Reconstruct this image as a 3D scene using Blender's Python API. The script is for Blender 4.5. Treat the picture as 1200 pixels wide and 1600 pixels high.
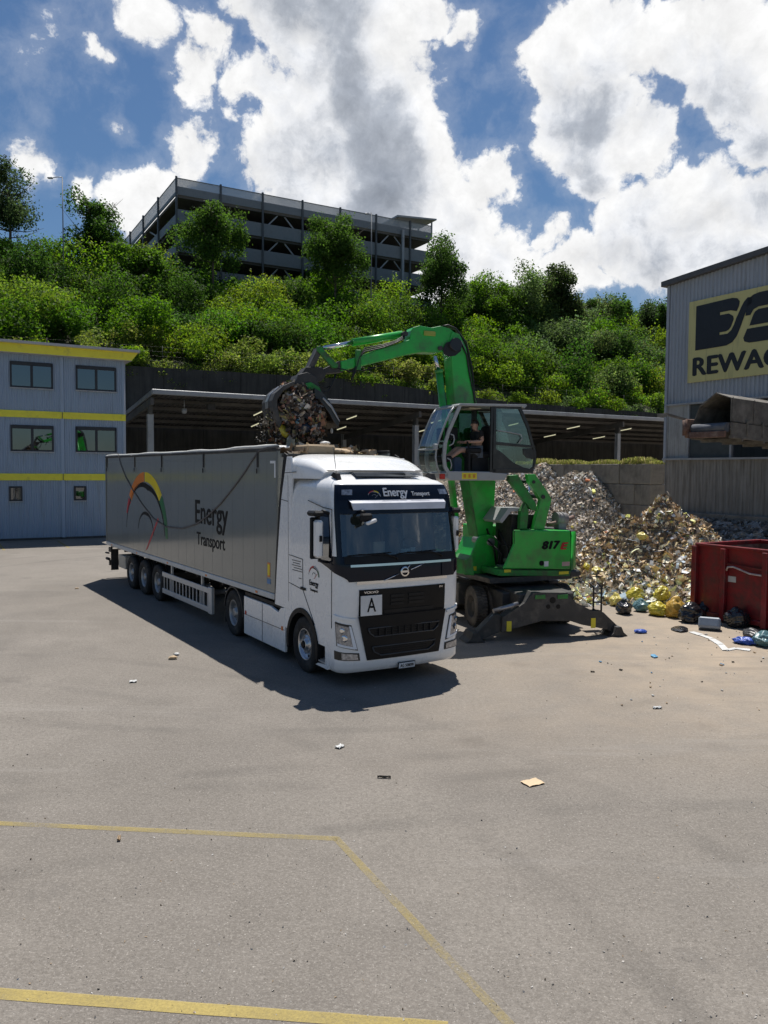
import bpy, bmesh, math, random
import numpy as np
from mathutils import Vector, Matrix
R = math.radians
PI = math.pi
scene = bpy.context.scene
for o in list(bpy.data.objects):
    bpy.data.objects.remove(o)

# ------------------------------------------------------------------ camera
F_PX, PITCH, ROLL, CAM_H = 1229.0, R(2.974), R(0.396), 3.644     # focal length in pixels of a 1200x1600 frame
cam_data = bpy.data.cameras.new('camera')
cam = bpy.data.objects.new('camera', cam_data)
scene.collection.objects.link(cam)
scene.camera = cam
cam_data.sensor_fit = 'VERTICAL'
cam_data.sensor_height = 32.0
cam_data.lens = 32.0 * F_PX / 1600.0
cam_data.clip_start = 0.1
cam_data.clip_end = 3000
_D = Vector((0, -math.sin(PITCH), -math.cos(PITCH)))
_X = Vector((1, 0, 0))
_fw = Vector((0, math.cos(PITCH), -math.sin(PITCH)))
_r = math.cos(ROLL) * _X - math.sin(ROLL) * _D
_u = -(math.sin(ROLL) * _X + math.cos(ROLL) * _D)
m = Matrix((( _r.x, _u.x, -_fw.x, 0), (_r.y, _u.y, -_fw.y, 0), (_r.z, _u.z, -_fw.z, CAM_H), (0, 0, 0, 1)))
cam.matrix_world = m
scene.render.resolution_x = 768
scene.render.resolution_y = 1024

def ray(px, py):
    """direction in which a point of the survey photograph lies"""
    a0, b0 = px - 600.0, py - 800.0
    c, s = math.cos(ROLL), math.sin(ROLL)
    a, b = a0 * c + b0 * s, -a0 * s + b0 * c
    return Vector((a / F_PX, math.cos(PITCH) - b / F_PX * math.sin(PITCH), -math.sin(PITCH) - b / F_PX * math.cos(PITCH)))
def ground(px, py, z=0.0):
    d = ray(px, py)
    t = (z - CAM_H) / d.z
    return Vector((d.x * t, d.y * t, z))
def at(px, py, Y):
    d = ray(px, py)
    t = Y / d.y
    return Vector((d.x * t, Y, CAM_H + d.z * t))

# ------------------------------------------------------------------ sky and sun
SUN = Vector((0.03, 0.44, 1.0)).normalized()
SUN_EL = math.asin(SUN.z)
SUN_ROT = math.atan2(SUN.x, SUN.y)
world = bpy.data.worlds.new('World')
scene.world = world
world.use_nodes = True
wt = world.node_tree
wt.nodes.clear()
def wn(t, **k):
    n = wt.nodes.new(t)
    for a, b in k.items():
        setattr(n, a, b)
    return n
def wl(a, b):
    wt.links.new(a, b)
def wmath(op, a, b=None, clamp=False):
    n = wn('ShaderNodeMath', operation=op, use_clamp=clamp)
    for i, v in enumerate((a, b)):
        if v is None:
            continue
        if isinstance(v, (int, float)):
            n.inputs[i].default_value = v
        else:
            wl(v, n.inputs[i])
    return n.outputs[0]
sky = wn('ShaderNodeTexSky', sky_type='NISHITA', sun_disc=False)
sky.sun_elevation = SUN_EL
sky.sun_rotation = SUN_ROT
sky.altitude = 500
sky.air_density = 1.25
sky.dust_density = 0.6
sky.ozone_density = 2.2
geo = wn('ShaderNodeTexCoord')
nrm = wn('ShaderNodeVectorMath', operation='NORMALIZE')
wl(geo.outputs['Generated'], nrm.inputs[0])
DIR = nrm.outputs[0]
# where the cumulus banks stand: (direction by survey pixel, radius in pixels, weight)
BANKS = [(700, 400, 130, .95), (560, 420, 130, .9), (760, 290, 80, .85), (300, 110, 60, .7), (430, 30, 125, .9), (530, 110, 165, 1), (620, 215, 165, 1), (470, 240, 150, 1), (700, 270, 120, .95), (610, 330, 150, 1),
         (720, 340, 110, .9), (325, 75, 75, .7), (390, 130, 90, .8), (225, 315, 95, .8), (275, 235, 60, .65), (120, 300, 42, .55), (45, 265, 50, .5),
         (235, 15, 65, .6), (182, 225, 38, .55), (352, 190, 40, .6), (170, 90, 32, .42), (440, 370, 130, .9),
         (880, 110, 95, .85), (960, 80, 100, .9), (1060, 70, 95, .9), (920, 200, 110, .95), (1010, 240, 90, .8), (1130, 110, 120, .95), (1190, 215, 75, .75),
         (950, 300, 60, .7), (1080, 340, 110, .85), (1190, 340, 90, .9), (1010, 400, 120, .9), (1150, 430, 170, 1), (900, 430, 70, .8),
         (780, 400, 75, .8), (850, 385, 40, .5), (740, 60, 50, .5), (1180, 15, 55, .6), (790, 200, 35, .4), (690, 20, 60, .5),
         (-150, 300, 120, .8), (1400, 150, 250, .9), (1500, 420, 200, .8), (500, -160, 190, .9), (1000, -220, 160, .8), (100, -300, 130, .7)]
def field(vec):
    tot = None
    for px, py, rad, w in BANKS:
        d = ray(px, py).normalized()
        dt = wn('ShaderNodeVectorMath', operation='DISTANCE')
        wl(vec, dt.inputs[0])
        dt.inputs[1].default_value = d
        mr = wn('ShaderNodeMapRange', interpolation_type='SMOOTHSTEP')
        wl(dt.outputs['Value'], mr.inputs['Value'])
        rr = rad / F_PX * 1.11 * (1.0 if py > 100 else 0.92)
        mr.inputs['From Min'].default_value = rr
        mr.inputs['From Max'].default_value = rr * 0.1
        mr.inputs['To Min'].default_value = 0.0
        mr.inputs['To Max'].default_value = w
        tot = mr.outputs[0] if tot is None else wmath('MAXIMUM', tot, mr.outputs[0])
    return tot
def cnoise(vec, scale, detail, rough, lac=2.1):
    n = wn('ShaderNodeTexNoise', noise_dimensions='3D')
    n.inputs['Scale'].default_value = scale
    n.inputs['Detail'].default_value = detail
    n.inputs['Roughness'].default_value = rough
    n.inputs['Lacunarity'].default_value = lac
    wl(vec, n.inputs['Vector'])
    return n
def vscale(v, s):
    n = wn('ShaderNodeVectorMath', operation='MULTIPLY')
    wl(v, n.inputs[0]); n.inputs[1].default_value = s
    return n.outputs[0]
def vadd(v, w):
    n = wn('ShaderNodeVectorMath', operation='ADD')
    wl(v, n.inputs[0])
    if isinstance(w, (tuple, Vector)):
        n.inputs[1].default_value = w
    else:
        wl(w, n.inputs[1])
    return n.outputs[0]
def swirl(v, sc, det, amp):
    n = cnoise(v, sc, det, .55)
    w_ = wn('ShaderNodeVectorMath', operation='SUBTRACT'); wl(n.outputs['Color'], w_.inputs[0]); w_.inputs[1].default_value = (.5, .5, .5)
    return vscale(w_.outputs[0], (amp, amp, amp))
W1 = swirl(DIR, 5.0, 3, .085)
W2 = swirl(DIR, 13.0, 5, .07)
DW = vadd(vadd(DIR, W1), W2)           # broad shapes are bent by both
DN = vadd(DIR, vscale(W2, (.5, .5, .5)))
def density(off, reuse=None):
    fld = reuse if reuse is not None else (field(vadd(DW, off)) if off else field(DW))
    FS.append(fld)
    v = vadd(DN, off) if off else DN
    a = cnoise(v, 7.5, 13, .60).outputs[0]
    b = cnoise(v, 24.0, 7, .66).outputs[0]
    s_ = wmath('ADD', wmath('MULTIPLY', wmath('SUBTRACT', a, .5), 2.1), wmath('MULTIPLY', wmath('SUBTRACT', b, .5), .55))
    return wmath('ADD', fld, s_)
def srange(v, a, b, c=0.0, d=1.0):
    n = wn('ShaderNodeMapRange', interpolation_type='SMOOTHSTEP'); wl(v, n.inputs['Value'])
    for k_, q_ in zip(('From Min', 'From Max', 'To Min', 'To Max'), (a, b, c, d)): n.inputs[k_].default_value = q_
    return n.outputs[0]
FS = []
d0 = density(None)
dA = density(Vector((0.0, -.006, .020)), FS[0])      # the air a little nearer the sun
dB = density(Vector((0.0, -.016, .060)))
cover = wmath('MAXIMUM', srange(d0, .28, .50), wmath('MULTIPLY', srange(d0, -.05, .40), .14))
# light that still reaches the point through the cloud above it
depth = wmath('ADD', wmath('MULTIPLY', d0, .22), wmath('ADD', wmath('MULTIPLY', dA, .33), wmath('MULTIPLY', dB, .45)))
shade = srange(depth, .47, 1.30)
relief = wn('ShaderNodeMapRange'); relief.clamp = True
wl(wmath('SUBTRACT', d0, dA), relief.inputs['Value'])
for k_, q_ in zip(('From Min', 'From Max', 'To Min', 'To Max'), (-.35, .35, .84, 1.14)): relief.inputs[k_].default_value = q_
ccol = wn('ShaderNodeValToRGB')
wl(shade, ccol.inputs[0])
e = ccol.color_ramp.elements
e[0].position = 0.0; e[0].color = (1.0, 1.0, 1.0, 1)
e[1].position = 1.0; e[1].color = (.30, .335, .40, 1)
x = ccol.color_ramp.elements.new(.30); x.color = (.86, .88, .92, 1)
x = ccol.color_ramp.elements.new(.62); x.color = (.50, .54, .61, 1)
cc = wn('ShaderNodeMix', data_type='RGBA', blend_type='MULTIPLY')
cc.inputs[0].default_value = 1.0
wl(ccol.outputs[0], cc.inputs[6])
cmb = wn('ShaderNodeCombineXYZ')
for i in range(3):
    wl(wmath('MULTIPLY', relief.outputs[0], 17.0), cmb.inputs[i])
wl(cmb.outputs[0], cc.inputs[7])
skyg = wn('ShaderNodeMix', data_type='RGBA', blend_type='MULTIPLY')
skyg.inputs[0].default_value = 1.0
wl(sky.outputs[0], skyg.inputs[6])
skyg.inputs[7].default_value = (.78, 1.00, 1.22, 1)
mx = wn('ShaderNodeMix', data_type='RGBA')
wl(cover, mx.inputs[0])
wl(skyg.outputs[2], mx.inputs[6])
wl(cc.outputs[2], mx.inputs[7])
bg = wn('ShaderNodeBackground')
bg.inputs['Strength'].default_value = 0.050
wl(mx.outputs[2], bg.inputs['Color'])
wo = wn('ShaderNodeOutputWorld')
wl(bg.outputs[0], wo.inputs['Surface'])

sun_data = bpy.data.lights.new('sun', 'SUN')
sun_data.energy = 5.0
sun_data.angle = R(0.53)
sun_data.color = (1.0, .955, .89)
sun = bpy.data.objects.new('sun', sun_data)
scene.collection.objects.link(sun)
sun.rotation_euler = SUN.to_track_quat('Z', 'Y').to_euler()
sun.location = (0, 0, 60)
vs = scene.view_settings
vs.view_transform = 'Standard'
vs.look = 'None'
vs.exposure = 0.15
vs.gamma = 1.0
vs.use_curve_mapping = False
scene.cycles.max_bounces = 7
scene.cycles.transparent_max_bounces = 12

# ------------------------------------------------------------------ helpers
COL = scene.collection
rnd = random.Random(7)
class MB:
    def __init__(s):
        s.v = []; s.f = []; s.m = []; s.sm = []; s.c = []
    def add(s, vs, fs, mat=0, smooth=False, M=None, col=None):
        b = len(s.v)
        s.v += [tuple(M @ Vector(v)) for v in vs] if M is not None else [tuple(v) for v in vs]
        for f in fs:
            s.f.append(tuple(b + i for i in f)); s.m.append(mat); s.sm.append(smooth); s.c.append(col)
        return s
    def box(s, x0, x1, y0, y1, z0, z1, mat=0, M=None, b=0.0):
        if b <= 0:
            vs = [(x, y, z) for x in (x0, x1) for y in (y0, y1) for z in (z0, z1)]
            fs = [(0, 1, 3, 2), (4, 6, 7, 5), (0, 4, 5, 1), (2, 3, 7, 6), (0, 2, 6, 4), (1, 5, 7, 3)]
            return s.add(vs, fs, mat, False, M)
        vs = []; idx = {}
        X, Y, Z = (x0, x1), (y0, y1), (z0, z1)
        def vid(i, j, k, ax):
            key = (i, j, k, ax)
            if key not in idx:
                p = [X[i] + (b if i == 0 else -b), Y[j] + (b if j == 0 else -b), Z[k] + (b if k == 0 else -b)]
                if ax == 0: p[0] = X[i]
                if ax == 1: p[1] = Y[j]
                if ax == 2: p[2] = Z[k]
                idx[key] = len(vs); vs.append(tuple(p))
            return idx[key]
        fs = []
        for i in (0, 1):
            q = [vid(i, 0, 0, 0), vid(i, 1, 0, 0), vid(i, 1, 1, 0), vid(i, 0, 1, 0)]
            fs.append(q if i else q[::-1])
            q = [vid(0, i, 0, 1), vid(1, i, 0, 1), vid(1, i, 1, 1), vid(0, i, 1, 1)]
            fs.append(q[::-1] if i else q)
            q = [vid(0, 0, i, 2), vid(1, 0, i, 2), vid(1, 1, i, 2), vid(0, 1, i, 2)]
            fs.append(q if i else q[::-1])
        for i in (0, 1):
            for j in (0, 1):
                fs.append([vid(i, j, 0, 0), vid(i, j, 1, 0), vid(i, j, 1, 1), vid(i, j, 0, 1)])
                fs.append([vid(i, 0, j, 0), vid(i, 1, j, 0), vid(i, 1, j, 2), vid(i, 0, j, 2)])
                fs.append([vid(0, i, j, 1), vid(1, i, j, 1), vid(1, i, j, 2), vid(0, i, j, 2)])
                for k in (0, 1):
                    fs.append([vid(i, j, k, 0), vid(i, j, k, 1), vid(i, j, k, 2)])
        cx = Vector(((x0 + x1) / 2, (y0 + y1) / 2, (z0 + z1) / 2))
        out = []
        for f in fs:
            P = [Vector(vs[q]) for q in f]
            n = (P[1] - P[0]).cross(P[2] - P[0])
            c = sum(P, Vector()) / len(P) - cx
            out.append(tuple(f) if n.dot(c) > 0 else tuple(f[::-1]))
        return s.add(vs, out, mat, False, M)
    def prism(s, poly, t0, t1, plane='yz', mat=0, M=None, smooth=False):
        """extrude a 2-D polygon; plane names its two axes, t runs along the third"""
        ax = {'yz': (1, 2, 0), 'xz': (0, 2, 1), 'xy': (0, 1, 2)}[plane]
        n = len(poly); vs = []
        for t in (t0, t1):
            for a, b in poly:
                p = [0, 0, 0]; p[ax[0]] = a; p[ax[1]] = b; p[ax[2]] = t
                vs.append(tuple(p))
        area = sum(poly[i][0] * poly[(i + 1) % n][1] - poly[(i + 1) % n][0] * poly[i][1] for i in range(n))
        flip = (area > 0) == (plane != 'xz')
        flip = flip if t1 > t0 else not flip
        a = tuple(range(n)); b = tuple(range(n, 2 * n))
        fs = [a[::-1], b] if flip else [a, b[::-1]]
        for i in range(n):
            j = (i + 1) % n
            q = (i, j, n + j, n + i)
            fs.append(q if flip else q[::-1])
        sm0 = len(s.f)
        s.add(vs, fs, mat, smooth, M)
        s.sm[sm0] = False; s.sm[sm0 + 1] = False
        return s
    def tube(s, pts, r, n=8, mat=0, M=None, smooth=True, caps=True):
        pts = [Vector(p) for p in pts]
        rs = r if isinstance(r, (list, tuple)) else [r] * len(pts)
        vs = []; fs = []; prev = None
        for i, p in enumerate(pts):
            d = (pts[min(i + 1, len(pts) - 1)] - pts[max(i - 1, 0)])
            if d.length < 1e-9: d = Vector((0, 0, 1))
            d.normalize()
            if prev is None:
                up = Vector((0, 0, 1)) if abs(d.z) < .9 else Vector((1, 0, 0))
                u = d.cross(up).normalized()
            else:
                u = (prev - d * prev.dot(d))
                u = u.normalized() if u.length > 1e-6 else d.orthogonal().normalized()
            prev = u
            w = d.cross(u)
            for k in range(n):
                a = 2 * PI * k / n
                vs.append(p + (u * math.cos(a) + w * math.sin(a)) * rs[i])
        for i in range(len(pts) - 1):
            for k in range(n):
                k2 = (k + 1) % n
                fs.append((i * n + k, i * n + k2, (i + 1) * n + k2, (i + 1) * n + k))
        s.add(vs, fs, mat, smooth, M)
        if caps:
            b = len(s.v) - len(vs)
            for f in (tuple(range(n))[::-1], tuple(range((len(pts) - 1) * n, len(pts) * n))):
                s.f.append(tuple(b + q for q in f)); s.m.append(mat); s.sm.append(False); s.c.append(None)
        return s
    def bar(s, p0, p1, w, h, mat=0, M=None, up=(0, 0, 1)):
        """rectangular bar between two points; h along up, w across"""
        p0, p1 = Vector(p0), Vector(p1)
        d = (p1 - p0).normalized(); up = Vector(up)
        u = d.cross(up)
        u = u.normalized() if u.length > 1e-5 else Vector((1, 0, 0))
        v = u.cross(d).normalized()
        vs = []
        for p in (p0, p1):
            for a, b in ((-1, -1), (1, -1), (1, 1), (-1, 1)):
                vs.append(p + u * a * w / 2 + v * b * h / 2)
        fs = [(3, 2, 1, 0), (4, 5, 6, 7), (0, 1, 5, 4), (1, 2, 6, 5), (2, 3, 7, 6), (3, 0, 4, 7)]
        return s.add(vs, fs, mat, False, M)
    def lathe(s, prof, n=24, mat=0, M=None, axis='z', smooth=True, mats=None):
        """profile of (radius, height) turned about an axis"""
        vs = []; fs = []; ms = []
        for r, h in prof:
            for k in range(n):
                a = 2 * PI * k / n
                c, q = r * math.cos(a), r * math.sin(a)
                vs.append({'z': (c, q, h), 'x': (h, c, q), 'y': (q, h, c)}[axis])
        b = len(s.v)
        for i in range(len(prof) - 1):
            for k in range(n):
                k2 = (k + 1) % n
                fs.append((i * n + k, i * n + k2, (i + 1) * n + k2, (i + 1) * n + k)); ms.append(mats[i] if mats else mat)
        s.add(vs, fs, mat, smooth, M)
        if mats:
            s.m[-len(fs):] = ms
        return s
    def grid(s, rows, mat=0, smooth=True, M=None, close=False, fmat=None):
        nr, nc = len(rows), len(rows[0])
        vs = [p for r in rows for p in r]; fs = []; ms = []
        for i in range(nr - 1):
            for j in range(nc if close else nc - 1):
                j2 = (j + 1) % nc
                mm = fmat(i, j) if fmat else mat
                if mm is None: continue
                fs.append((i * nc + j, i * nc + j2, (i + 1) * nc + j2, (i + 1) * nc + j)); ms.append(mm)
        s.add(vs, fs, mat, smooth, M)
        if fmat: s.m[len(s.m) - len(fs):] = ms
        return s
    def build(s, name, mats, parent=None, bevel=0, M=None, solid=0, norm=False):
        me = bpy.data.meshes.new(name)
        me.from_pydata(s.v, [], s.f)
        mats = mats if isinstance(mats, (list, tuple)) else [mats]
        for mm in mats: me.materials.append(mm)
        me.polygons.foreach_set('material_index', s.m)
        me.polygons.foreach_set('use_smooth', s.sm)
        if any(c is not None for c in s.c):
            ca = me.color_attributes.new('tint', 'FLOAT_COLOR', 'CORNER')
            buf = np.ones((len(me.loops), 4), np.float32); k = 0
            for f, c in zip(s.f, s.c):
                if c is not None: buf[k:k + len(f), :3] = c
                k += len(f)
            ca.data.foreach_set('color', buf.ravel())
        if norm:
            bm = bmesh.new(); bm.from_mesh(me); bmesh.ops.recalc_face_normals(bm, faces=bm.faces); bm.to_mesh(me); bm.free()
        me.update()
        o = bpy.data.objects.new(name, me)
        COL.objects.link(o)
        if parent: o.parent = parent
        if M is not None: o.matrix_local = M
        if solid:
            md = o.modifiers.new('solid', 'SOLIDIFY'); md.thickness = solid; md.offset = 0
        if bevel:
            md = o.modifiers.new('bevel', 'BEVEL'); md.width = bevel; md.segments = 2; md.limit_method = 'ANGLE'; md.angle_limit = R(40)
            md.harden_normals = False
        return o
def tag(o, label=None, cat=None, group=None, kind=None):
    if label: o['label'] = label
    if cat: o['category'] = cat
    if group: o['group'] = group
    if kind: o['kind'] = kind
    return o
def empty(name, loc, rz=0.0, label=None, cat=None, group=None, kind=None):
    o = bpy.data.objects.new(name, None)
    COL.objects.link(o)
    o.location = loc; o.rotation_euler = (0, 0, rz)
    return tag(o, label, cat, group, kind)
KIDS = {}
def copy_tree(o, parent=None):
    c = o.copy(); COL.objects.link(c); c.parent = parent
    for ch in [q for q in bpy.data.objects if q.parent == o and q != c]:
        d = copy_tree(ch, c)
    return c
def text_obj(name, body, size, mat, parent, M, depth=0.004, bold=0.0, shear=0.0, align='CENTER', sx=1.0, space=1.0):
    cu = bpy.data.curves.new(name, 'FONT')
    cu.body = body; cu.size = size; cu.extrude = depth; cu.shear = shear
    cu.align_x = align; cu.align_y = 'CENTER'; cu.space_character = space; cu.resolution_u = 4
    t = bpy.data.objects.new(name, cu); COL.objects.link(t)
    dg = bpy.context.evaluated_depsgraph_get()
    me = bpy.data.meshes.new_from_object(t.evaluated_get(dg))
    bpy.data.objects.remove(t); bpy.data.curves.remove(cu)
    me.name = name
    if bold > 0:
        # heavier strokes: the same letters again, shifted a little and each a hair further out
        co = np.array([v.co[:] for v in me.vertices]); fs = [tuple(p_.vertices) for p_ in me.polygons]
        V_, F_ = [], []
        for i_, (dx, dy) in enumerate(((-1, 0), (1, 0), (0, .6), (0, -.6), (0, 0))):
            b_ = len(V_); V_ += [(c[0] + dx * bold, c[1] + dy * bold, c[2] + i_ * .0007) for c in co]; F_ += [tuple(q + b_ for q in f) for f in fs]
        me = bpy.data.meshes.new(name); me.from_pydata(V_, [], F_)
    me.transform(Matrix.Diagonal((sx, 1, 1, 1)))
    me.materials.clear(); me.materials.append(mat)
    o = bpy.data.objects.new(name, me); COL.objects.link(o)
    o.parent = parent; o.matrix_local = M
    return o
def frame(origin, x, y):
    """matrix whose local x and y run along the given directions"""
    x = Vector(x).normalized(); y = Vector(y); z = x.cross(y).normalized(); y = z.cross(x)
    return Matrix(((x.x, y.x, z.x, origin[0]), (x.y, y.y, z.y, origin[1]), (x.z, y.z, z.z, origin[2]), (0, 0, 0, 1)))

# ------------------------------------------------------------------ materials
MAT = {}
def pm(name, color, rough=.6, metal=0.0, var=.12, scale=3.0, bump=0.0, bscale=40.0, dirt=None, dirt_amt=0.0, dscale=1.2, coat=0.0, spec=.5, tint=False, trans=0.0, emit=None, estr=0.0, rvar=.12, streak=False, sub=None):
    mt = bpy.data.materials.new(name); mt.use_nodes = True
    nt = mt.node_tree; N = nt.nodes; L = nt.links
    bs = N['Principled BSDF']
    tc = N.new('ShaderNodeTexCoord')
    n1 = N.new('ShaderNodeTexNoise'); n1.inputs['Scale'].default_value = scale; n1.inputs['Detail'].default_value = 6; n1.inputs['Roughness'].default_value = .6
    L.new(tc.outputs['Object'], n1.inputs['Vector'])
    mr = N.new('ShaderNodeMapRange'); mr.inputs['From Min'].default_value = .3; mr.inputs['From Max'].default_value = .7
    mr.inputs['To Min'].default_value = 1 - var; mr.inputs['To Max'].default_value = 1 + var
    L.new(n1.outputs[0], mr.inputs['Value'])
    hs = N.new('ShaderNodeHueSaturation')
    L.new(mr.outputs[0], hs.inputs['Value'])
    if tint:
        at_ = N.new('ShaderNodeVertexColor'); at_.layer_name = 'tint'
        L.new(at_.outputs[0], hs.inputs['Color'])
    else:
        hs.inputs['Color'].default_value = (*color, 1)
    out = hs.outputs[0]
    if dirt is not None:
        n2 = N.new('ShaderNodeTexNoise'); n2.inputs['Scale'].default_value = dscale; n2.inputs['Detail'].default_value = 9; n2.inputs['Roughness'].default_value = .68
        mp = N.new('ShaderNodeMapping'); L.new(tc.outputs['Object'], mp.inputs[0])
        if streak: mp.inputs['Scale'].default_value = (6, 6, .5)
        L.new(mp.outputs[0], n2.inputs['Vector'])
        m2 = N.new('ShaderNodeMapRange'); m2.inputs['From Min'].default_value = .62 - .25 * dirt_amt; m2.inputs['From Max'].default_value = .80 - .15 * dirt_amt
        m2.inputs['To Max'].default_value = min(1, .5 + .5 * dirt_amt)
        L.new(n2.outputs[0], m2.inputs['Value'])
        mix = N.new('ShaderNodeMix'); mix.data_type = 'RGBA'
        L.new(m2.outputs[0], mix.inputs[0]); L.new(out, mix.inputs[6]); mix.inputs[7].default_value = (*dirt, 1)
        out = mix.outputs[2]
    L.new(out, bs.inputs['Base Color'])
    r2 = N.new('ShaderNodeMapRange'); r2.inputs['From Min'].default_value = .3; r2.inputs['From Max'].default_value = .7
    r2.inputs['To Min'].default_value = max(.02, rough * (1 - rvar)); r2.inputs['To Max'].default_value = min(1, rough * (1 + rvar))
    n3 = N.new('ShaderNodeTexNoise'); n3.inputs['Scale'].default_value = scale * 2.3; n3.inputs['Detail'].default_value = 5
    L.new(tc.outputs['Object'], n3.inputs['Vector']); L.new(n3.outputs[0], r2.inputs['Value'])
    L.new(r2.outputs[0], bs.inputs['Roughness'])
    bs.inputs['Metallic'].default_value = metal
    bs.inputs['Coat Weight'].default_value = coat
    bs.inputs['Coat Roughness'].default_value = .06
    bs.inputs['Specular IOR Level'].default_value = spec
    if trans: bs.inputs['Transmission Weight'].default_value = trans
    if emit:
        bs.inputs['Emission Color'].default_value = (*emit, 1); bs.inputs['Emission Strength'].default_value = estr
    if bump > 0:
        n4 = N.new('ShaderNodeTexNoise'); n4.inputs['Scale'].default_value = bscale; n4.inputs['Detail'].default_value = 5
        L.new(tc.outputs['Object'], n4.inputs['Vector'])
        bp = N.new('ShaderNodeBump'); bp.inputs['Strength'].default_value = bump; bp.inputs['Distance'].default_value = .02
        L.new(n4.outputs[0], bp.inputs['Height']); L.new(bp.outputs[0], bs.inputs['Normal'])
    MAT[name] = mt
    return mt
M_white = pm('white_truck_paint', (.86, .86, .85), .28, var=.015, coat=.6, dirt=(.52, .49, .44), dirt_amt=.08, dscale=.9)
M_navy = pm('dark_navy_paint', (.006, .010, .021), .16, var=.1, coat=.15, spec=.22)
M_blackp = pm('black_plastic', (.012, .012, .013), .5, spec=.25, var=.2, bump=.1, bscale=120)
M_grille = pm('black_grille', (.006, .006, .007), .45, spec=.22, var=.15)
M_chrome = pm('chrome', (.75, .75, .76), .12, metal=1, var=.02)
M_steel = pm('steel', (.36, .36, .37), .38, metal=.8, var=.1, dirt=(.12, .10, .08), dirt_amt=.5, dscale=3)
M_alu = pm('aluminium_rail', (.58, .58, .57), .42, metal=.35, var=.06, dirt=(.25, .23, .2), dirt_amt=.3, dscale=2)
M_rubber = pm('tyre_rubber', (.022, .021, .020), .85, var=.2, bump=.25, bscale=60, dirt=(.13, .115, .10), dirt_amt=.35, dscale=4)
M_chassis = pm('chassis_black', (.025, .024, .023), .6, var=.25, dirt=(.10, .085, .07), dirt_amt=.5, dscale=2.5)
M_trail = pm('grey_trailer_panel', (.225, .235, .215), .13, var=.04, scale=.8, coat=.25, dirt=(.20, .195, .175), dirt_amt=.2, dscale=.7)
_nt = M_trail.node_tree; _tc = _nt.nodes.new('ShaderNodeTexCoord'); _mp = _nt.nodes.new('ShaderNodeMapping'); _mp.inputs['Scale'].default_value = (1, 7, .12)
_nz = _nt.nodes.new('ShaderNodeTexNoise'); _nz.inputs['Scale'].default_value = 1.6; _nz.inputs['Detail'].default_value = 2; _bp = _nt.nodes.new('ShaderNodeBump'); _bp.inputs['Strength'].default_value = .10; _bp.inputs['Distance'].default_value = .02
_nt.links.new(_tc.outputs['Object'], _mp.inputs[0]); _nt.links.new(_mp.outputs[0], _nz.inputs['Vector']); _nt.links.new(_nz.outputs[0], _bp.inputs['Height']); _nt.links.new(_bp.outputs[0], _nt.nodes['Principled BSDF'].inputs['Normal'])
M_green = pm('green_machine_paint', (.024, .43, .048), .34, var=.10, scale=2.2, coat=.25, dirt=(.075, .085, .05), dirt_amt=.62, dscale=1.6, bump=.05, bscale=18)
M_greend = pm('green_worn_paint', (.015, .25, .034), .5, var=.16, scale=3, dirt=(.06, .05, .035), dirt_amt=.75, dscale=3.5)
M_dgrey = pm('dark_grey_steel', (.038, .037, .036), .55, var=.2, dirt=(.14, .125, .105), dirt_amt=.5, dscale=2.6, bump=.15, bscale=30)
M_cabgrey = pm('light_grey_cab_paint', (.36, .37, .37), .4, var=.05, coat=.2, dirt=(.2, .18, .15), dirt_amt=.3, dscale=3)
M_black = pm('black_paint', (.012, .012, .013), .35, var=.2, coat=.2, dirt=(.07, .065, .06), dirt_amt=.3, dscale=3)
M_hose = pm('black_hose', (.012, .012, .012), .55)
M_red = pm('red_container_paint', (.25, .008, .013), .42, var=.18, scale=2.5, coat=.12, dirt=(.045, .022, .018), dirt_amt=.85, dscale=2.6, bump=.14, bscale=14)
M_rust = pm('rusty_inner_steel', (.17, .095, .07), .75, var=.3, dirt=(.28, .22, .18), dirt_amt=.6, dscale=3, bump=.2)
M_conc = pm('weathered_concrete', (.235, .215, .18), .92, var=.16, scale=1.3, dirt=(.085, .078, .066), dirt_amt=.65, dscale=1.1, bump=.5, bscale=14)
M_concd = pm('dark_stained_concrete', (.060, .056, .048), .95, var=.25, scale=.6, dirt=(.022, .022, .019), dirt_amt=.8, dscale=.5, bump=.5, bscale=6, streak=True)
M_yband = pm('yellow_band_paint', (.86, .78, .06), .5, var=.05, dirt=(.36, .32, .10), dirt_amt=.3, dscale=2)
M_lead = pm('white_sign_face', (.72, .72, .71), .5)
M_skin = pm('skin', (.46, .27, .19), .5, var=.05)
M_shirt = pm('black_tshirt', (.012, .012, .013), .85)
M_short = pm('grey_shorts', (.10, .12, .15), .85)
M_hair = pm('dark_hair', (.02, .014, .01), .6)
M_sock = pm('work_trousers_blue', (.09, .13, .20), .8)
M_yellow = pm('yellow_label', (.75, .62, .03), .5, var=.03)
M_rubble = pm('grey_dust', (.2, .19, .18), .9)
M_tube = pm('fluorescent_tube', (.8, .78, .6), .4, emit=(1, .95, .62), estr=.55)
M_lamp = pm('headlamp_lens', (.34, .35, .37), .10, metal=.55, var=.5, scale=22)
M_drl = pm('daytime_light_strip', (.85, .87, .9), .2)
M_orange = pm('orange_lens', (.75, .18, .02), .3)
M_redl = pm('red_marker', (.5, .02, .01), .4)
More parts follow.
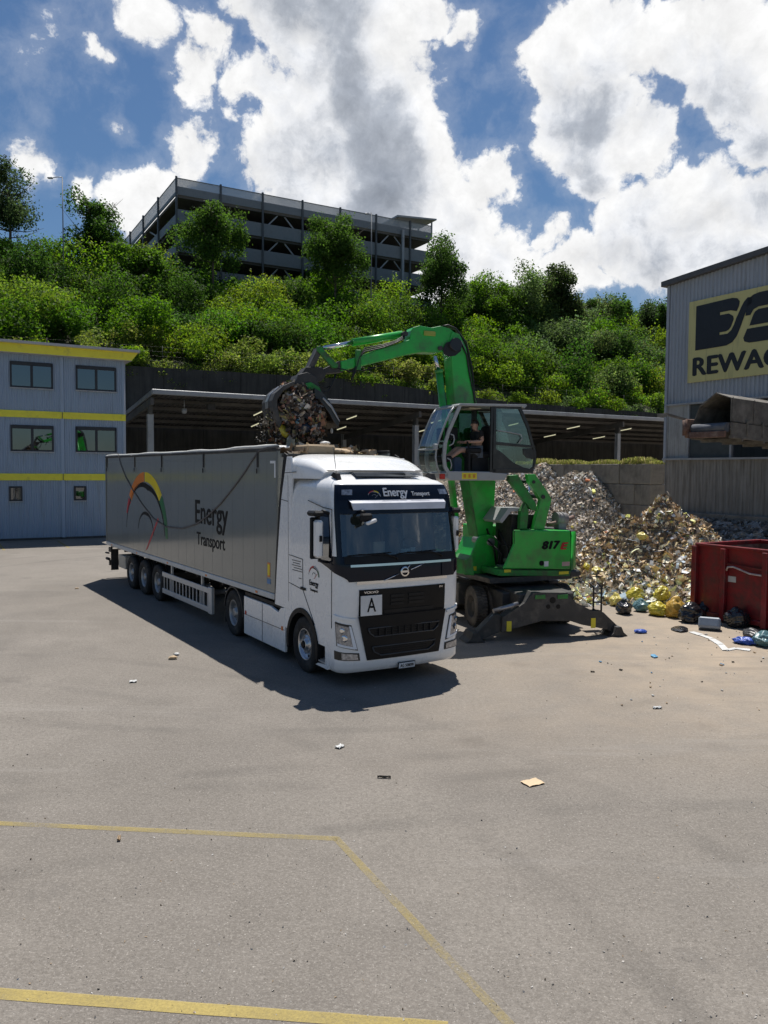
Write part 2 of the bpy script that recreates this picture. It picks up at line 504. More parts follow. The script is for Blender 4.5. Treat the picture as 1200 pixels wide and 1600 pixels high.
def glass(name, tint_, alpha_dark=.2, rough=.02, top=1.0):
    """thin tinted pane: partly see-through, mirror-like at grazing angles"""
    mt = bpy.data.materials.new(name); mt.use_nodes = True
    N = mt.node_tree.nodes; L = mt.node_tree.links; N.clear()
    o = N.new('ShaderNodeOutputMaterial'); g = N.new('ShaderNodeBsdfGlossy'); t = N.new('ShaderNodeBsdfTransparent'); fr = N.new('ShaderNodeFresnel'); mx_ = N.new('ShaderNodeMixShader')
    g.inputs['Roughness'].default_value = rough; g.inputs['Color'].default_value = (.9, .95, 1, 1)
    t.inputs['Color'].default_value = (*tint_, 1); fr.inputs['IOR'].default_value = 1.6
    mp = N.new('ShaderNodeMapRange'); L.new(fr.outputs[0], mp.inputs['Value']); mp.inputs['To Min'].default_value = alpha_dark; mp.inputs['To Max'].default_value = top
    L.new(mp.outputs[0], mx_.inputs[0]); L.new(t.outputs[0], mx_.inputs[1]); L.new(g.outputs[0], mx_.inputs[2]); L.new(mx_.outputs[0], o.inputs[0])
    MAT[name] = mt
    return mt
G_wind = glass('windscreen_glass', (.74, .82, .82), .075)
G_side = glass('dark_side_glass', (.10, .12, .12), .07, .03, .42)
G_cab = glass('excavator_cab_glass', (.62, .74, .70), .07)
G_house = glass('office_window_glass', (.10, .11, .12), .15, .015)
G_roof = glass('roof_hatch_glass', (.015, .03, .06), .05, .02, .35)

# site axes: the buildings all share one orientation
SITE = R(29.57)
AX = Vector((math.cos(SITE), math.sin(SITE), 0)); BX = Vector((-math.sin(SITE), math.cos(SITE), 0))
C0 = Vector((-13.874, 42.328, 0))
def site(a, b, z=0.0):
    return C0 + AX * a + BX * b + Vector((0, 0, z))
# tint colour noise shader for scattered scraps and leaves
def leaf_mat(name, translucency=.52):
    mt = bpy.data.materials.new(name); mt.use_nodes = True
    N = mt.node_tree.nodes; L = mt.node_tree.links; N.clear()
    o = N.new('ShaderNodeOutputMaterial'); d = N.new('ShaderNodeBsdfPrincipled'); t = N.new('ShaderNodeBsdfTranslucent'); mx_ = N.new('ShaderNodeMixShader')
    vc = N.new('ShaderNodeVertexColor'); vc.layer_name = 'tint'
    d.inputs['Roughness'].default_value = .6; d.inputs['Specular IOR Level'].default_value = .12
    L.new(vc.outputs[0], d.inputs['Base Color'])
    hs = N.new('ShaderNodeHueSaturation'); hs.inputs['Hue'].default_value = .492; hs.inputs['Saturation'].default_value = 1.1; hs.inputs['Value'].default_value = 1.9
    L.new(vc.outputs[0], hs.inputs['Color']); L.new(hs.outputs[0], t.inputs['Color'])
    mx_.inputs[0].default_value = translucency
    L.new(d.outputs[0], mx_.inputs[1]); L.new(t.outputs[0], mx_.inputs[2]); L.new(mx_.outputs[0], o.inputs[0])
    return mt
M_leaf = leaf_mat('leaves')
M_bark = pm('bark', (.10, .085, .065), .9, bump=.4)
def quads_mesh(name, P, U, V, col, mats, extra=None):
    """many free quads as one mesh: centres P, half-axes U and V, colours per quad (numpy)"""
    n = len(P)
    v = np.empty((n, 4, 3), np.float32)
    v[:, 0] = P - U - V; v[:, 1] = P + U - V; v[:, 2] = P + U + V; v[:, 3] = P - U + V
    me = bpy.data.meshes.new(name)
    me.vertices.add(n * 4); me.vertices.foreach_set('co', v.ravel())
    me.loops.add(n * 4); me.loops.foreach_set('vertex_index', np.arange(n * 4, dtype=np.int32))
    me.polygons.add(n); me.polygons.foreach_set('loop_start', np.arange(n, dtype=np.int32) * 4)
    me.polygons.foreach_set('loop_total', np.full(n, 4, np.int32))
    me.update()
    ca = me.color_attributes.new('tint', 'FLOAT_COLOR', 'CORNER')
    c = np.ones((n, 4, 4), np.float32); c[:, :, :3] = col[:, None, :]
    ca.data.foreach_set('color', c.ravel())
    for mm in mats: me.materials.append(mm)
    me.validate()
    return me
def obj_of(name, me, parent=None, loc=None):
    o = bpy.data.objects.new(name, me); COL.objects.link(o)
    if parent: o.parent = parent
    if loc is not None: o.location = loc
    return o
# ================================================================== the setting
def ground_mat():
    mt = bpy.data.materials.new('old_asphalt'); mt.use_nodes = True
    nt = mt.node_tree; N = nt.nodes; L = nt.links; bs = N['Principled BSDF']
    tc = N.new('ShaderNodeTexCoord')
    def noise(sc, det=6, ro=.6, vec=None, w=None):
        n = N.new('ShaderNodeTexNoise'); n.inputs['Scale'].default_value = sc; n.inputs['Detail'].default_value = det; n.inputs['Roughness'].default_value = ro
        L.new(vec or tc.outputs['Object'], n.inputs['Vector']); return n.outputs[0]
    def rng(v, a, b, c=0.0, d=1.0):
        n = N.new('ShaderNodeMapRange'); L.new(v, n.inputs['Value'])
        for i, q in zip(('From Min', 'From Max', 'To Min', 'To Max'), (a, b, c, d)): n.inputs[i].default_value = q
        return n.outputs[0]
    def mixc(f, c1, c2):
        n = N.new('ShaderNodeMix'); n.data_type = 'RGBA'
        if isinstance(f, float): n.inputs[0].default_value = f
        else: L.new(f, n.inputs[0])
        for i, c in ((6, c1), (7, c2)):
            if isinstance(c, tuple): n.inputs[i].default_value = (*c, 1)
            else: L.new(c, n.inputs[i])
        return n.outputs[2]
    def mt_(op, a, b):
        n = N.new('ShaderNodeMath'); n.operation = op
        for i, q in enumerate((a, b)):
            if isinstance(q, (int, float)): n.inputs[i].default_value = q
            else: L.new(q, n.inputs[i])
        return n.outputs[0]
    base = mixc(rng(noise(.22, 7, .62), .36, .64), (.168, .150, .130), (.242, .218, .190))
    base = mixc(rng(noise(1.3, 8, .65), .40, .70, 0, .55), base, (.146, .129, .110))
    # fine aggregate: pale and dark stones
    v1 = N.new('ShaderNodeTexVoronoi'); v1.inputs['Scale'].default_value = 55; L.new(tc.outputs['Object'], v1.inputs['Vector'])
    sep = N.new('ShaderNodeSeparateColor'); L.new(v1.outputs['Color'], sep.inputs[0])
    near = rng(v1.outputs['Distance'], .30, .22)
    base = mixc(mt_('MULTIPLY', rng(sep.outputs[0], .80, .86), mt_('MULTIPLY', near, .75)), base, (.50, .46, .41))
    base = mixc(mt_('MULTIPLY', rng(sep.outputs[1], .66, .74), mt_('MULTIPLY', near, .75)), base, (.065, .06, .055))
    base = mixc(rng(noise(.09, 5, .6), .40, .62, 0, .38), base, (.295, .264, .226))
    base = mixc(rng(noise(.16, 8, .7), .52, .66, 0, .50), base, (.118, .107, .096))
    base = mixc(rng(noise(16, 5, .75), .40, .64, 0, .62), base, (.130, .115, .098))
    base = mixc(rng(noise(38, 4, .75), .50, .66, 0, .55), base, (.345, .318, .282))
    v3 = N.new('ShaderNodeTexVoronoi'); v3.inputs['Scale'].default_value = 15; L.new(tc.outputs['Object'], v3.inputs['Vector'])
    s3 = N.new('ShaderNodeSeparateColor'); L.new(v3.outputs['Color'], s3.inputs[0])
    base = mixc(mt_('MULTIPLY', rng(s3.outputs[0], .93, .95), rng(v3.outputs['Distance'], .13, .09, 0, .7)), base, (.50, .47, .42))
    base = mixc(mt_('MULTIPLY', rng(noise(120, 3, .6), .56, .68), .35), base, (.36, .34, .31))
    base = mixc(mt_('MULTIPLY', rng(noise(95, 3, .6), .57, .66), .38), base, (.095, .09, .083))
    # oily stains and tyre polish
    base = mixc(mt_('MULTIPLY', rng(noise(.55, 9, .7), .60, .74), .62), base, (.118, .108, .098))
    v4 = N.new('ShaderNodeTexVoronoi'); v4.inputs['Scale'].default_value = .55; v4.inputs['Randomness'].default_value = 1.0
    ad = N.new('ShaderNodeVectorMath'); ad.operation = 'ADD'; nz4 = N.new('ShaderNodeTexNoise'); nz4.inputs['Scale'].default_value = 5; nz4.inputs['Detail'].default_value = 6; L.new(tc.outputs['Object'], nz4.inputs['Vector']); sc4 = N.new('ShaderNodeVectorMath'); sc4.operation = 'SCALE'; sc4.inputs['Scale'].default_value = .35; L.new(nz4.outputs['Color'], sc4.inputs[0]); L.new(tc.outputs['Object'], ad.inputs[0]); L.new(sc4.outputs[0], ad.inputs[1]); L.new(ad.outputs[0], v4.inputs['Vector'])
    base = mixc(mt_('MULTIPLY', rng(v4.outputs['Distance'], .17, .05), .42), base, (.085, .076, .068))
    # faint curved tyre marks of turning lorries
    tyre = None
    for cx, cy, rr in ((-9.0, 2.0, 11.5), (-9.0, 2.0, 13.4), (14.0, -1.0, 10.2), (14.0, -1.0, 12.1), (-2.0, 24.0, 13.2), (-2.0, 24.0, 15.1), (5.0, -14.0, 22.5), (5.0, -14.0, 24.3)):
        dn = N.new('ShaderNodeVectorMath'); dn.operation = 'DISTANCE'; L.new(tc.outputs['Object'], dn.inputs[0]); dn.inputs[1].default_value = (cx, cy, 0)
        ab = mt_('ABSOLUTE', mt_('SUBTRACT', dn.outputs['Value'], rr), 0.0)
        q_ = rng(ab, .20, .07)
        tyre = q_ if tyre is None else mt_('MAXIMUM', tyre, q_)
    base = mixc(mt_('MULTIPLY', mt_('MULTIPLY', tyre, rng(noise(.6, 6, .65), .42, .62)), .30), base, (.085, .078, .070))
    # brown dust and trodden dirt near the waste heaps
    sx = N.new('ShaderNodeSeparateXYZ'); L.new(tc.outputs['Object'], sx.inputs[0])
    dx = rng(mt_('ADD', mt_('SUBTRACT', sx.outputs[0], mt_('MULTIPLY', mt_('SUBTRACT', sx.outputs[1], 17.0), .35)), mt_('MULTIPLY', mt_('SUBTRACT', noise(.5, 6, .6), .5), 5.0)), 1.0, 7.0)
    dy = rng(sx.outputs[1], 8.5, 15.5)
    dm = mt_('MULTIPLY', mt_('MULTIPLY', dx, dy), rng(noise(1.1, 8, .7), .30, .62, .35, 1.0))
    base = mixc(mt_('MULTIPLY', dm, .9), base, (.40, .32, .235))
    mp = N.new('ShaderNodeMapping'); L.new(tc.outputs['Object'], mp.inputs[0]); mp.inputs['Rotation'].default_value = (0, 0, R(-20)); mp.inputs['Scale'].default_value = (.22, 2.2, 1)
    track = rng(noise(1.0, 6, .6, mp.outputs[0]), .56, .70)
    base = mixc(mt_('MULTIPLY', mt_('MULTIPLY', track, dm), .55), base, (.17, .145, .12))
    mp2 = N.new('ShaderNodeMapping'); L.new(tc.outputs['Object'], mp2.inputs[0]); mp2.inputs['Rotation'].default_value = (0, 0, R(35)); mp2.inputs['Scale'].default_value = (.10, 1.1, 1)
    base = mixc(rng(noise(1.0, 7, .62, mp2.outputs[0]), .57, .72, 0, .30), base, (.33, .31, .285))
    # hairline cracks, only here and there
    wv_ = N.new('ShaderNodeVectorMath'); wv_.operation = 'ADD'
    nz = N.new('ShaderNodeTexNoise'); nz.inputs['Scale'].default_value = 1.6; nz.inputs['Detail'].default_value = 6; L.new(tc.outputs['Object'], nz.inputs['Vector'])
    L.new(tc.outputs['Object'], wv_.inputs[0]); L.new(nz.outputs['Color'], wv_.inputs[1])
    v2 = N.new('ShaderNodeTexVoronoi'); v2.feature = 'DISTANCE_TO_EDGE'; v2.inputs['Scale'].default_value = .42; L.new(wv_.outputs[0], v2.inputs['Vector'])
    crack = mt_('MULTIPLY', rng(v2.outputs['Distance'], .006, .002), rng(noise(.35, 3, .5), .64, .70))
    base = mixc(mt_('MULTIPLY', crack, .4), base, (.06, .055, .05))
    L.new(base, bs.inputs['Base Color'])
    bs.inputs['Roughness'].default_value = .88
    bs.inputs['Specular IOR Level'].default_value = .3
    bp = N.new('ShaderNodeBump'); bp.inputs['Strength'].default_value = .55; bp.inputs['Distance'].default_value = .012
    hh = mt_('ADD', mt_('MULTIPLY', v1.outputs['Distance'], .6), mt_('MULTIPLY', noise(3, 5, .6), 1.6))
    L.new(mt_('SUBTRACT', hh, mt_('MULTIPLY', crack, 1.5)), bp.inputs['Height']); L.new(bp.outputs[0], bs.inputs['Normal'])
    return mt
g = MB(); g.add([(-900, -300, 0), (900, -300, 0), (900, 1500, 0), (-900, 1500, 0)], [(0, 1, 2, 3)])
tag(g.build('ground', ground_mat()), kind='structure')

# worn yellow line paint: thin sheets that thin out where wheels rubbed them off
def paint_mat():
    mt = bpy.data.materials.new('worn_yellow_road_paint'); mt.use_nodes = True
    N = mt.node_tree.nodes; L = mt.node_tree.links; bs = N['Principled BSDF']
    tc = N.new('ShaderNodeTexCoord')
    vc = N.new('ShaderNodeVertexColor'); vc.layer_name = 'tint'
    n = N.new('ShaderNodeTexNoise'); n.inputs['Scale'].default_value = 40; n.inputs['Detail'].default_value = 9; n.inputs['Roughness'].default_value = .85
    L.new(tc.outputs['Object'], n.inputs['Vector'])
    n2 = N.new('ShaderNodeTexNoise'); n2.inputs['Scale'].default_value = 2.2; n2.inputs['Detail'].default_value = 4
    L.new(tc.outputs['Object'], n2.inputs['Vector'])
    sp = N.new('ShaderNodeSeparateColor'); L.new(vc.outputs[0], sp.inputs[0])
    a = N.new('ShaderNodeMath'); a.operation = 'MULTIPLY_ADD'; L.new(n2.outputs[0], a.inputs[0]); a.inputs[1].default_value = .5; L.new(n.outputs[0], a.inputs[2])
    b = N.new('ShaderNodeMath'); b.operation = 'ADD'; L.new(a.outputs[0], b.inputs[0]); L.new(sp.outputs[0], b.inputs[1])
    mr = N.new('ShaderNodeMapRange'); L.new(b.outputs[0], mr.inputs['Value']); mr.inputs['From Min'].default_value = 1.08; mr.inputs['From Max'].default_value = 1.68
    L.new(mr.outputs[0], bs.inputs['Alpha'])
    bs.inputs['Base Color'].default_value = (.44, .34, .10, 1); bs.inputs['Roughness'].default_value = .75
    return mt
M_line = paint_mat()
def line(p, q, w, wear, name='painted_line'):
    p, q = Vector(p), Vector(q); d = (q - p).normalized(); n = Vector((-d.y, d.x, 0)) * w / 2
    b = MB(); k = 14
    rows = [[p.lerp(q, i / k) - n * (1 + rnd.uniform(-.06, .06)), p.lerp(q, i / k) + n * (1 + rnd.uniform(-.06, .06))] for i in range(k + 1)]
    for i in range(k):
        b.add([(*rows[i][0][:2], .004), (*rows[i + 1][0][:2], .004), (*rows[i + 1][1][:2], .004), (*rows[i][1][:2], .004)], [(0, 1, 2, 3)], col=(wear, wear, wear))
    return tag(b.build(name, M_line), kind='structure')
line(ground(-60, 1284), ground(528, 1311), .095, .53)
line(ground(524, 1309), ground(800, 1606), .08, .46)
line(ground(-80, 1547), ground(700, 1606), .115, .72)
for a_ in (-9.0, -6.3, -3.6, -0.9, 1.8):
    line(site(a_, -4.9), site(a_ + .0, -.9), .12, .62)
line(site(-9, -.55), site(2, -.55), .12, .6)

# ---------------------------------------------------------------- hill and retaining wall
def ztop(a):
    return 11.15 - 1.1 * min(1, max(0, (a - 22) / 16.0)) + .25 * math.sin(a * .05)
def zhill(a, b):
    t = (b - 16.3)
    ex = 3.6 * min(1, max(0, (a - 42) / 14.0)) * min(1, max(0, (b - 22) / 14))
    z0 = ztop(a) - .35
    if t < 0: return z0
    s = min(t, 22.0)
    z = z0 + 11.0 * (s / 22.0) ** .92
    if t > 22: z += (t - 22) * .02
    return z + ex
b_ = MB()
aa = [-90 + i * 4 for i in range(70)]; bb = [16.3, 17.5, 19, 21, 24, 27, 30, 33, 36, 38.5, 41, 46, 60, 90, 140, 220]
b_.grid([[tuple(site(a, b, zhill(a, b) + (rnd.uniform(-.25, .25) if b > 17 and b < 40 else 0))) for a in aa] for b in bb])
M_soil = pm('hill_soil', (.045, .05, .02), .95, var=.3, dirt=(.03, .035, .012), dirt_amt=.5)
tag(b_.build('hill', M_soil), kind='structure')
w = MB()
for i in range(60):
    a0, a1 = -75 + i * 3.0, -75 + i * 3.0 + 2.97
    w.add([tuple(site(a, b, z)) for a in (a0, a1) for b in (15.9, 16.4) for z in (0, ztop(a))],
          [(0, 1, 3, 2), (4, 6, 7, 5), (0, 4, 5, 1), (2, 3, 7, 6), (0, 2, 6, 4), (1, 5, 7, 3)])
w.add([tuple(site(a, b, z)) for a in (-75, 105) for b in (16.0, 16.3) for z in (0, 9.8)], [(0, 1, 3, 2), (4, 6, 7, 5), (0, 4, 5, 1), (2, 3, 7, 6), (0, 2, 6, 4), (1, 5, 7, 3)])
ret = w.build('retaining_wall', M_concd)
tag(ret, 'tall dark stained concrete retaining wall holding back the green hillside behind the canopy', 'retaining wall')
# thin wire fence along the top of the wall
fr = empty('wire_fence', site(0, 16.2, 0), SITE, 'thin wire mesh fence on slim posts along the top of the dark retaining wall', 'fence')
pmh = MB(); pmh.tube([(0, 0, 0), (0, 0, 1.7)], .02, 6)
pme = None
for i in range(26):
    a = -22 + i * 4.0
    if pme is None:
        o = pmh.build('fence_post', M_dgrey, fr); pme = o.data
    else: o = obj_of('fence_post', pme, fr)
    o.location = (a, 0, ztop(a) - .05)
wi = MB()
for k in range(5):
    wi.tube([(a, 0, ztop(a) + .2 + .34 * k) for a in range(-22, 79, 4)], .0035, 4)
wi.build('wire', M_dgrey, fr)

# ---------------------------------------------------------------- stacked office containers
M_cladb = pm('blue_grey_cladding', (.315, .395, .50), .5, var=.04, scale=.6, dirt=(.22, .24, .26), dirt_amt=.35, dscale=.9, streak=True)
M_framed = pm('dark_window_frame', (.022, .024, .03), .45)
M_sill = pm('grey_sill', (.42, .43, .44), .5)
M_roofe = pm('grey_roof_edge', (.46, .46, .46), .55, var=.08)
bl = empty('office_building', C0, SITE, 'three storey blue grey office of stacked containers with yellow bands and a pitched roof edge', 'building')
A0, DEP = -27.7, 7.0  # unseen bays on the left, added to darken what the trailer side mirrors
wins = [(-5.58, -3.58, 7.72, 9.02), (-2.48, -.46, 7.75, 9.03), (-5.60, -3.59, 4.52, 5.84), (-2.52, -.47, 4.53, 5.86), (-5.71, -5.10, 2.0, 2.75), (-2.64, -2.04, 2.0, 2.75), ] + [(-2.48 - 3.08 * k, -.46 - 3.08 * k, z0_, z0_ + 1.3) for k in range(2, 9) for z0_ in (7.74, 4.53)]
fl = [(.10, 3.05), (3.40, 6.23), (6.58, 9.42)]
core = MB()
core.box(A0, 0, .12, DEP, .0, 9.9)
core.build('wall', M_cladb, bl)
def in_win(a, z0, z1):
    return [w_ for w_ in wins if w_[0] - .03 < a < w_[1] + .03 and w_[2] < z1 and w_[3] > z0]
for fi, (z0, z1) in enumerate(fl):
    rib = MB()
    a = A0 + .03
    while a < -.06:
        hit = in_win(a + .035, z0, z1)
        segs = [(z0, z1)]
        if hit: segs = [(z0, hit[0][2] - .02), (hit[0][3] + .02, z1)]
        for s0, s1 in segs:
            if s1 - s0 > .02:
                rib.prism([(a, .08), (a + .02, .05), (a + .055, .05), (a + .075, .08), (a + .075, .14), (a, .14)], s0, s1, 'xy')
        a += .115
    # plain backing sheet between ribs with window holes
    for s0, s1 in ((A0, 0),):
        edges = sorted({A0, 0} | {x_ for w_ in wins if w_[2] < z1 and w_[3] > z0 for x_ in (w_[0], w_[1])})
        for e0, e1 in zip(edges, edges[1:]):
            mid = (e0 + e1) / 2
            hit = [w_ for w_ in wins if w_[0] < mid < w_[1] and w_[2] < z1 and w_[3] > z0]
            for q0, q1 in ([(z0, z1)] if not hit else [(z0, hit[0][2]), (hit[0][3], z1)]):
                rib.box(e0, e1, .082, .125, q0, q1)
    for a in [-3.16 - 3.08 * k_ for k_ in range(8)] + [-.07, A0 + .07]:
        rib.box(a - .075, a + .075, .02, .12, z0 - .01, z1 + .01)
    rib.build('ribbed_panel', M_cladb, bl)
for z0, z1 in ((3.05, 3.40), (6.23, 6.58)):
    y = MB()
    for a0, a1 in [(-3.18 - 3.08 * (k_ + 1) + .04, -3.18 - 3.08 * k_) for k_ in range(8)] + [(-3.14, 0.01)]:
        y.box(a0, a1, .0, .1, z0, z1, b=.012)
        y.box(a0 + .02, a1 - .02, -.012, 0, z0 + .155, z0 + .195)
        y.box(a0 + .05, a0 + .25, -.03, -.0, z0 + .06, z1 - .06, b=.01); y.box(a1 - .25, a1 - .05, -.03, -.0, z0 + .06, z1 - .06, b=.01)
    y.box(-.0, .012, .1, DEP, z0, z1)
    y.build('yellow_band', M_yband, bl)
y = MB(); y.prism([(A0, 9.42), (.28, 9.42), (.62, 9.86), (A0, 9.93)], -.36, -.30, 'xz')
y.build('fascia', M_yband, bl)
y = MB()
y.prism([(A0 - .3, 9.93), (.66, 9.84), (.66, 9.96), (A0 - .3, 10.06)], -.62, DEP + .5, 'xz')
y.box(A0, .28, -.34, .1, 9.40, 9.42)
y.box(.03, .30, -.3, DEP, 9.42, 9.45)
y.tube([(-.04, .04, 9.4), (-.04, .04, .2)], .03, 8)
y.build('roof', M_roofe, bl)
bs_ = MB(); bs_.box(A0 + .05, -.05, .06, DEP - .2, 0, .12); bs_.build('plinth', M_dgrey, bl)
blind = pm('window_blind', (.16, .165, .17), .7)
M_inside = pm('dim_office_interior', (.05, .05, .055), .8)
for i, (a0, a1, z0, z1) in enumerate(wins):
    f = MB(); t = .085
    f.box(a0, a1, .0, .10, z1 - t - (.09 if i not in (4, 5) else 0), z1, b=.01); f.box(a0, a1, .0, .10, z0, z0 + t, b=.01)
    f.box(a0, a0 + t, .0, .10, z0 + t, z1 - t); f.box(a1 - t, a1, .0, .10, z0 + t, z1 - t)
    if i not in (4, 5): f.box((a0 + a1) / 2 - .06, (a0 + a1) / 2 + .06, .01, .10, z0 + t, z1 - t)
    w_ = f.build('window', M_framed, bl)
    s_ = MB(); s_.box(a0 - .03, a1 + .03, -.05, .02, z0 - .05, z0, b=.008); s_.build('sill', M_sill, w_)
    for q0, q1 in ([(a0 + t, (a0 + a1) / 2 - .06), ((a0 + a1) / 2 + .06, a1 - t)] if i not in (4, 5) else [(a0 + t, a1 - t)]):
        p_ = MB(); p_.box(q0, q1, .055, .065, z0 + t, z1 - t); p_.build('pane', G_house, w_)

# ---------------------------------------------------------------- open canopy in front of the retaining wall
M_galv = pm('galvanised_canopy_steel', (.34, .35, .355), .5, metal=.2, var=.08, scale=1.2, dirt=(.16, .15, .13), dirt_amt=.4, dscale=1.4)
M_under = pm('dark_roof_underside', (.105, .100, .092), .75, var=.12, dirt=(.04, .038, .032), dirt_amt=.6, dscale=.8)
cb = 3.0
cn = empty('canopy', site(2.17, cb, 0), SITE, 'long low open canopy with pale steel front edge and columns below the retaining wall', 'canopy')
LEN, DP, ZF, DROP = 60.0, 12.6, 8.25, 1.35
def zc(b): return ZF - DROP * b / DP
sh = MB()
sh.add([(0, 0, ZF), (LEN, 0, ZF), (LEN, DP, zc(DP)), (0, DP, zc(DP)), (0, 0, ZF - .05), (LEN, 0, ZF - .05), (LEN, DP, zc(DP) - .05), (0, DP, zc(DP) - .05)],
       [(0, 1, 2, 3), (7, 6, 5, 4), (0, 4, 5, 1), (3, 2, 6, 7), (0, 3, 7, 4), (1, 5, 6, 2)])
a = .1
while a < LEN:
    sh.add([(a, .1, ZF - .06), (a + .09, .1, ZF - .06), (a + .09, DP, zc(DP) - .06), (a, DP, zc(DP) - .06), (a + .02, .1, ZF - .12), (a + .07, .1, ZF - .12), (a + .07, DP, zc(DP) - .12), (a + .02, DP, zc(DP) - .12)],
           [(4, 5, 6, 7), (0, 4, 7, 3), (1, 2, 6, 5), (0, 1, 5, 4)])
    a += .33
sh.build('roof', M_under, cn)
e_ = MB()
e_.box(-.1, LEN, -.16, 0, ZF - .24, ZF + .06, b=.03)
e_.build('front_edge', M_galv, cn)
e_ = MB()
e_.bar((-.05, -.02, ZF - .12), (-.05, DP, zc(DP) - .12), .1, .26, up=(0, 0, 1))
e_.build('side_edge', M_galv, cn)
pl = MB()
for k, b in enumerate((2.0, 4.4, 6.8, 9.2, 11.6)):
    pl.box(0.02, LEN, b - .06, b + .06, zc(b) - .34, zc(b) - .13)
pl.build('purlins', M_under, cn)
colm = None
for k in range(4):
    a = (-.02, 18.4, 38.1, 57.2)[k]
    c_ = MB()
    c_.box(-.17, .17, -.16, -.13, 0, 6.9); c_.box(-.17, .17, .13, .16, 0, 6.9); c_.box(-.02, .02, -.13, .13, 0, 6.9)
    c_.box(-.25, .25, -.25, .25, 0, .03)
    if colm is None: o = c_.build('column', M_galv, cn); colm = o.data
    else: o = obj_of('column', colm, cn)
    o.location = (a, .7, 0)
    rf = MB(); rf.bar((0, .1, zc(0) - .62), (0, DP - .1, zc(DP) - .55), .18, .42); rf.box(-.1, .1, .5, .9, 6.88, 7.65)
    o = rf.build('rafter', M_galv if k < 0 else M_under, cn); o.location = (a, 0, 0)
    o = colm and obj_of('column', colm, cn); o.location = (a, DP - .6, 0)
# fluorescent tubes under the roof
tm = None
def canopy_lamp(a, b):
    global tm
    t = MB(); t.box(-.05, .05, -.8, .8, .03, .09, 1); t.tube([(0, -.75, 0), (0, .75, 0)], .035, 8, 0)
    if tm is None: o = t.build('light_tube', [M_tube, M_galv], cn); tm = o.data
    else: o = obj_of('light_tube', tm, cn)
    o.location = (a, b, zc(b) - .5); o.rotation_euler = (-math.atan(DROP / DP), 0, 0)
for a in (7.6, 14.6, 21.8, 29.0, 35.5, 41.5):
    for b in (3.2, 7.8):
        canopy_lamp(a + (1.5 if b > 5 else 0), b)
cc_ = MB(); cc_.tube([(2.2, 1.4, 7.9), (2.2, 1.4, 7.35)], .03, 6); cc_.lathe([(.0, 7.05), (.12, 7.08), (.17, 7.2), (.16, 7.38), (.0, 7.4)], 12, M=Matrix.Translation((2.2, 1.4, 0)))
cc_.build('dome_camera', M_galv, cn)
cc_ = MB(); cc_.box(3.6, 4.1, 1.2, 1.5, 7.35, 7.75, b=.03); cc_.build('floodlight', M_dgrey, cn)

# ---------------------------------------------------------------- multi-storey car park on the hill
M_cpw = pm('grey_parapet_panel', (.20, .215, .225), .6, var=.05, dirt=(.12, .13, .13), dirt_amt=.3)
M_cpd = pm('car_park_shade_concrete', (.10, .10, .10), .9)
M_cpp = pm('dark_grey_column', (.085, .094, .10), .6)
def meshmat():
    mt = bpy.data.materials.new('perforated_screen'); mt.use_nodes = True
    N = mt.node_tree.nodes; L = mt.node_tree.links; bs = N['Principled BSDF']
    bs.inputs['Base Color'].default_value = (.42, .45, .47, 1); bs.inputs['Roughness'].default_value = .5; bs.inputs['Alpha'].default_value = .62
    return mt
M_mesh = meshmat()
cpO = Vector((-22.0, 84.0, 0)); cp = empty('car_park', cpO, SITE, 'grey multi storey car park with open decks and mesh parapet standing above the hill', 'building')
W_, D_, ZT = 31.9, 30.0, 34.2
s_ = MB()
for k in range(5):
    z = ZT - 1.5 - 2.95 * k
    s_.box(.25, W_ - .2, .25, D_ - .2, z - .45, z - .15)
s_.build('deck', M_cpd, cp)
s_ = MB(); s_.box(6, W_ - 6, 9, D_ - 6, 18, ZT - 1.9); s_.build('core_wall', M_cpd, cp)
for k in range(5):
    z = ZT - 1.5 - 2.95 * k
    s_ = MB(); h0, h1 = (z - .22, z + .62) if k == 0 else (z - .22, z + 1.24)
    s_.box(.1, W_, 0.0, .12, h0, h1); s_.box(0, .12, .12, D_, h0, h1 - .5); s_.box(W_ - .12, W_, .12, D_, h0, h1)
    s_.build('parapet', M_cpw, cp)
s_ = MB(); s_.box(.05, W_, .02, .06, ZT - .90, ZT - .05); s_.build('mesh_screen', M_mesh, cp)
s_ = MB(); s_.box(.02, .06, .1, D_, ZT - 1.40, ZT - .05); s_.build('mesh_screen', M_mesh, cp)
s_ = MB(); s_.box(.02, W_, -.02, .05, ZT - .08, ZT); s_.box(-.02, .05, 0, D_, ZT - .08, ZT); s_.build('handrail', M_cpw, cp)
for k in range(7):
    s_ = MB(); a = 4.78 * k
    s_.box(a - .10, a + .10, -.16, .0, 15, ZT + .10); s_.build('column', M_cpp, cp)
for k in range(1, 5):
    s_ = MB(); s_.box(-.18, .0, 7.4 * k - .13, 7.4 * k + .13, 15, ZT + .10); s_.build('column', M_cpp, cp)
for k in (2, 5):
    for l_ in range(3):
        z0, z1 = ZT - 4.2 - 2.95 * l_, ZT - 1.85 - 2.95 * l_
        s_ = MB(); a = 4.78 * k
        s_.bar((a + .6, .5, z0 + .8), (a + 2.39 - .4, .5, z1 - .1), .12, .14); s_.bar((a + 4.78 - .6, .5, z0 + .8), (a + 2.39 + .4, .5, z1 - .1), .12, .14)
        s_.build('cross_brace', M_galv, cp)
for l_ in range(4):
    z0, z1 = ZT - 4.4 - 2.95 * l_, ZT - 1.8 - 2.95 * l_
    s_ = MB(); s_.bar((.5, 15.3, z0), (.5, 21.6, z1), .12, .14); s_.bar((.5, 7.9, z0), (.5, 14.3, z1), .12, .14); s_.build('cross_brace', M_galv, cp)
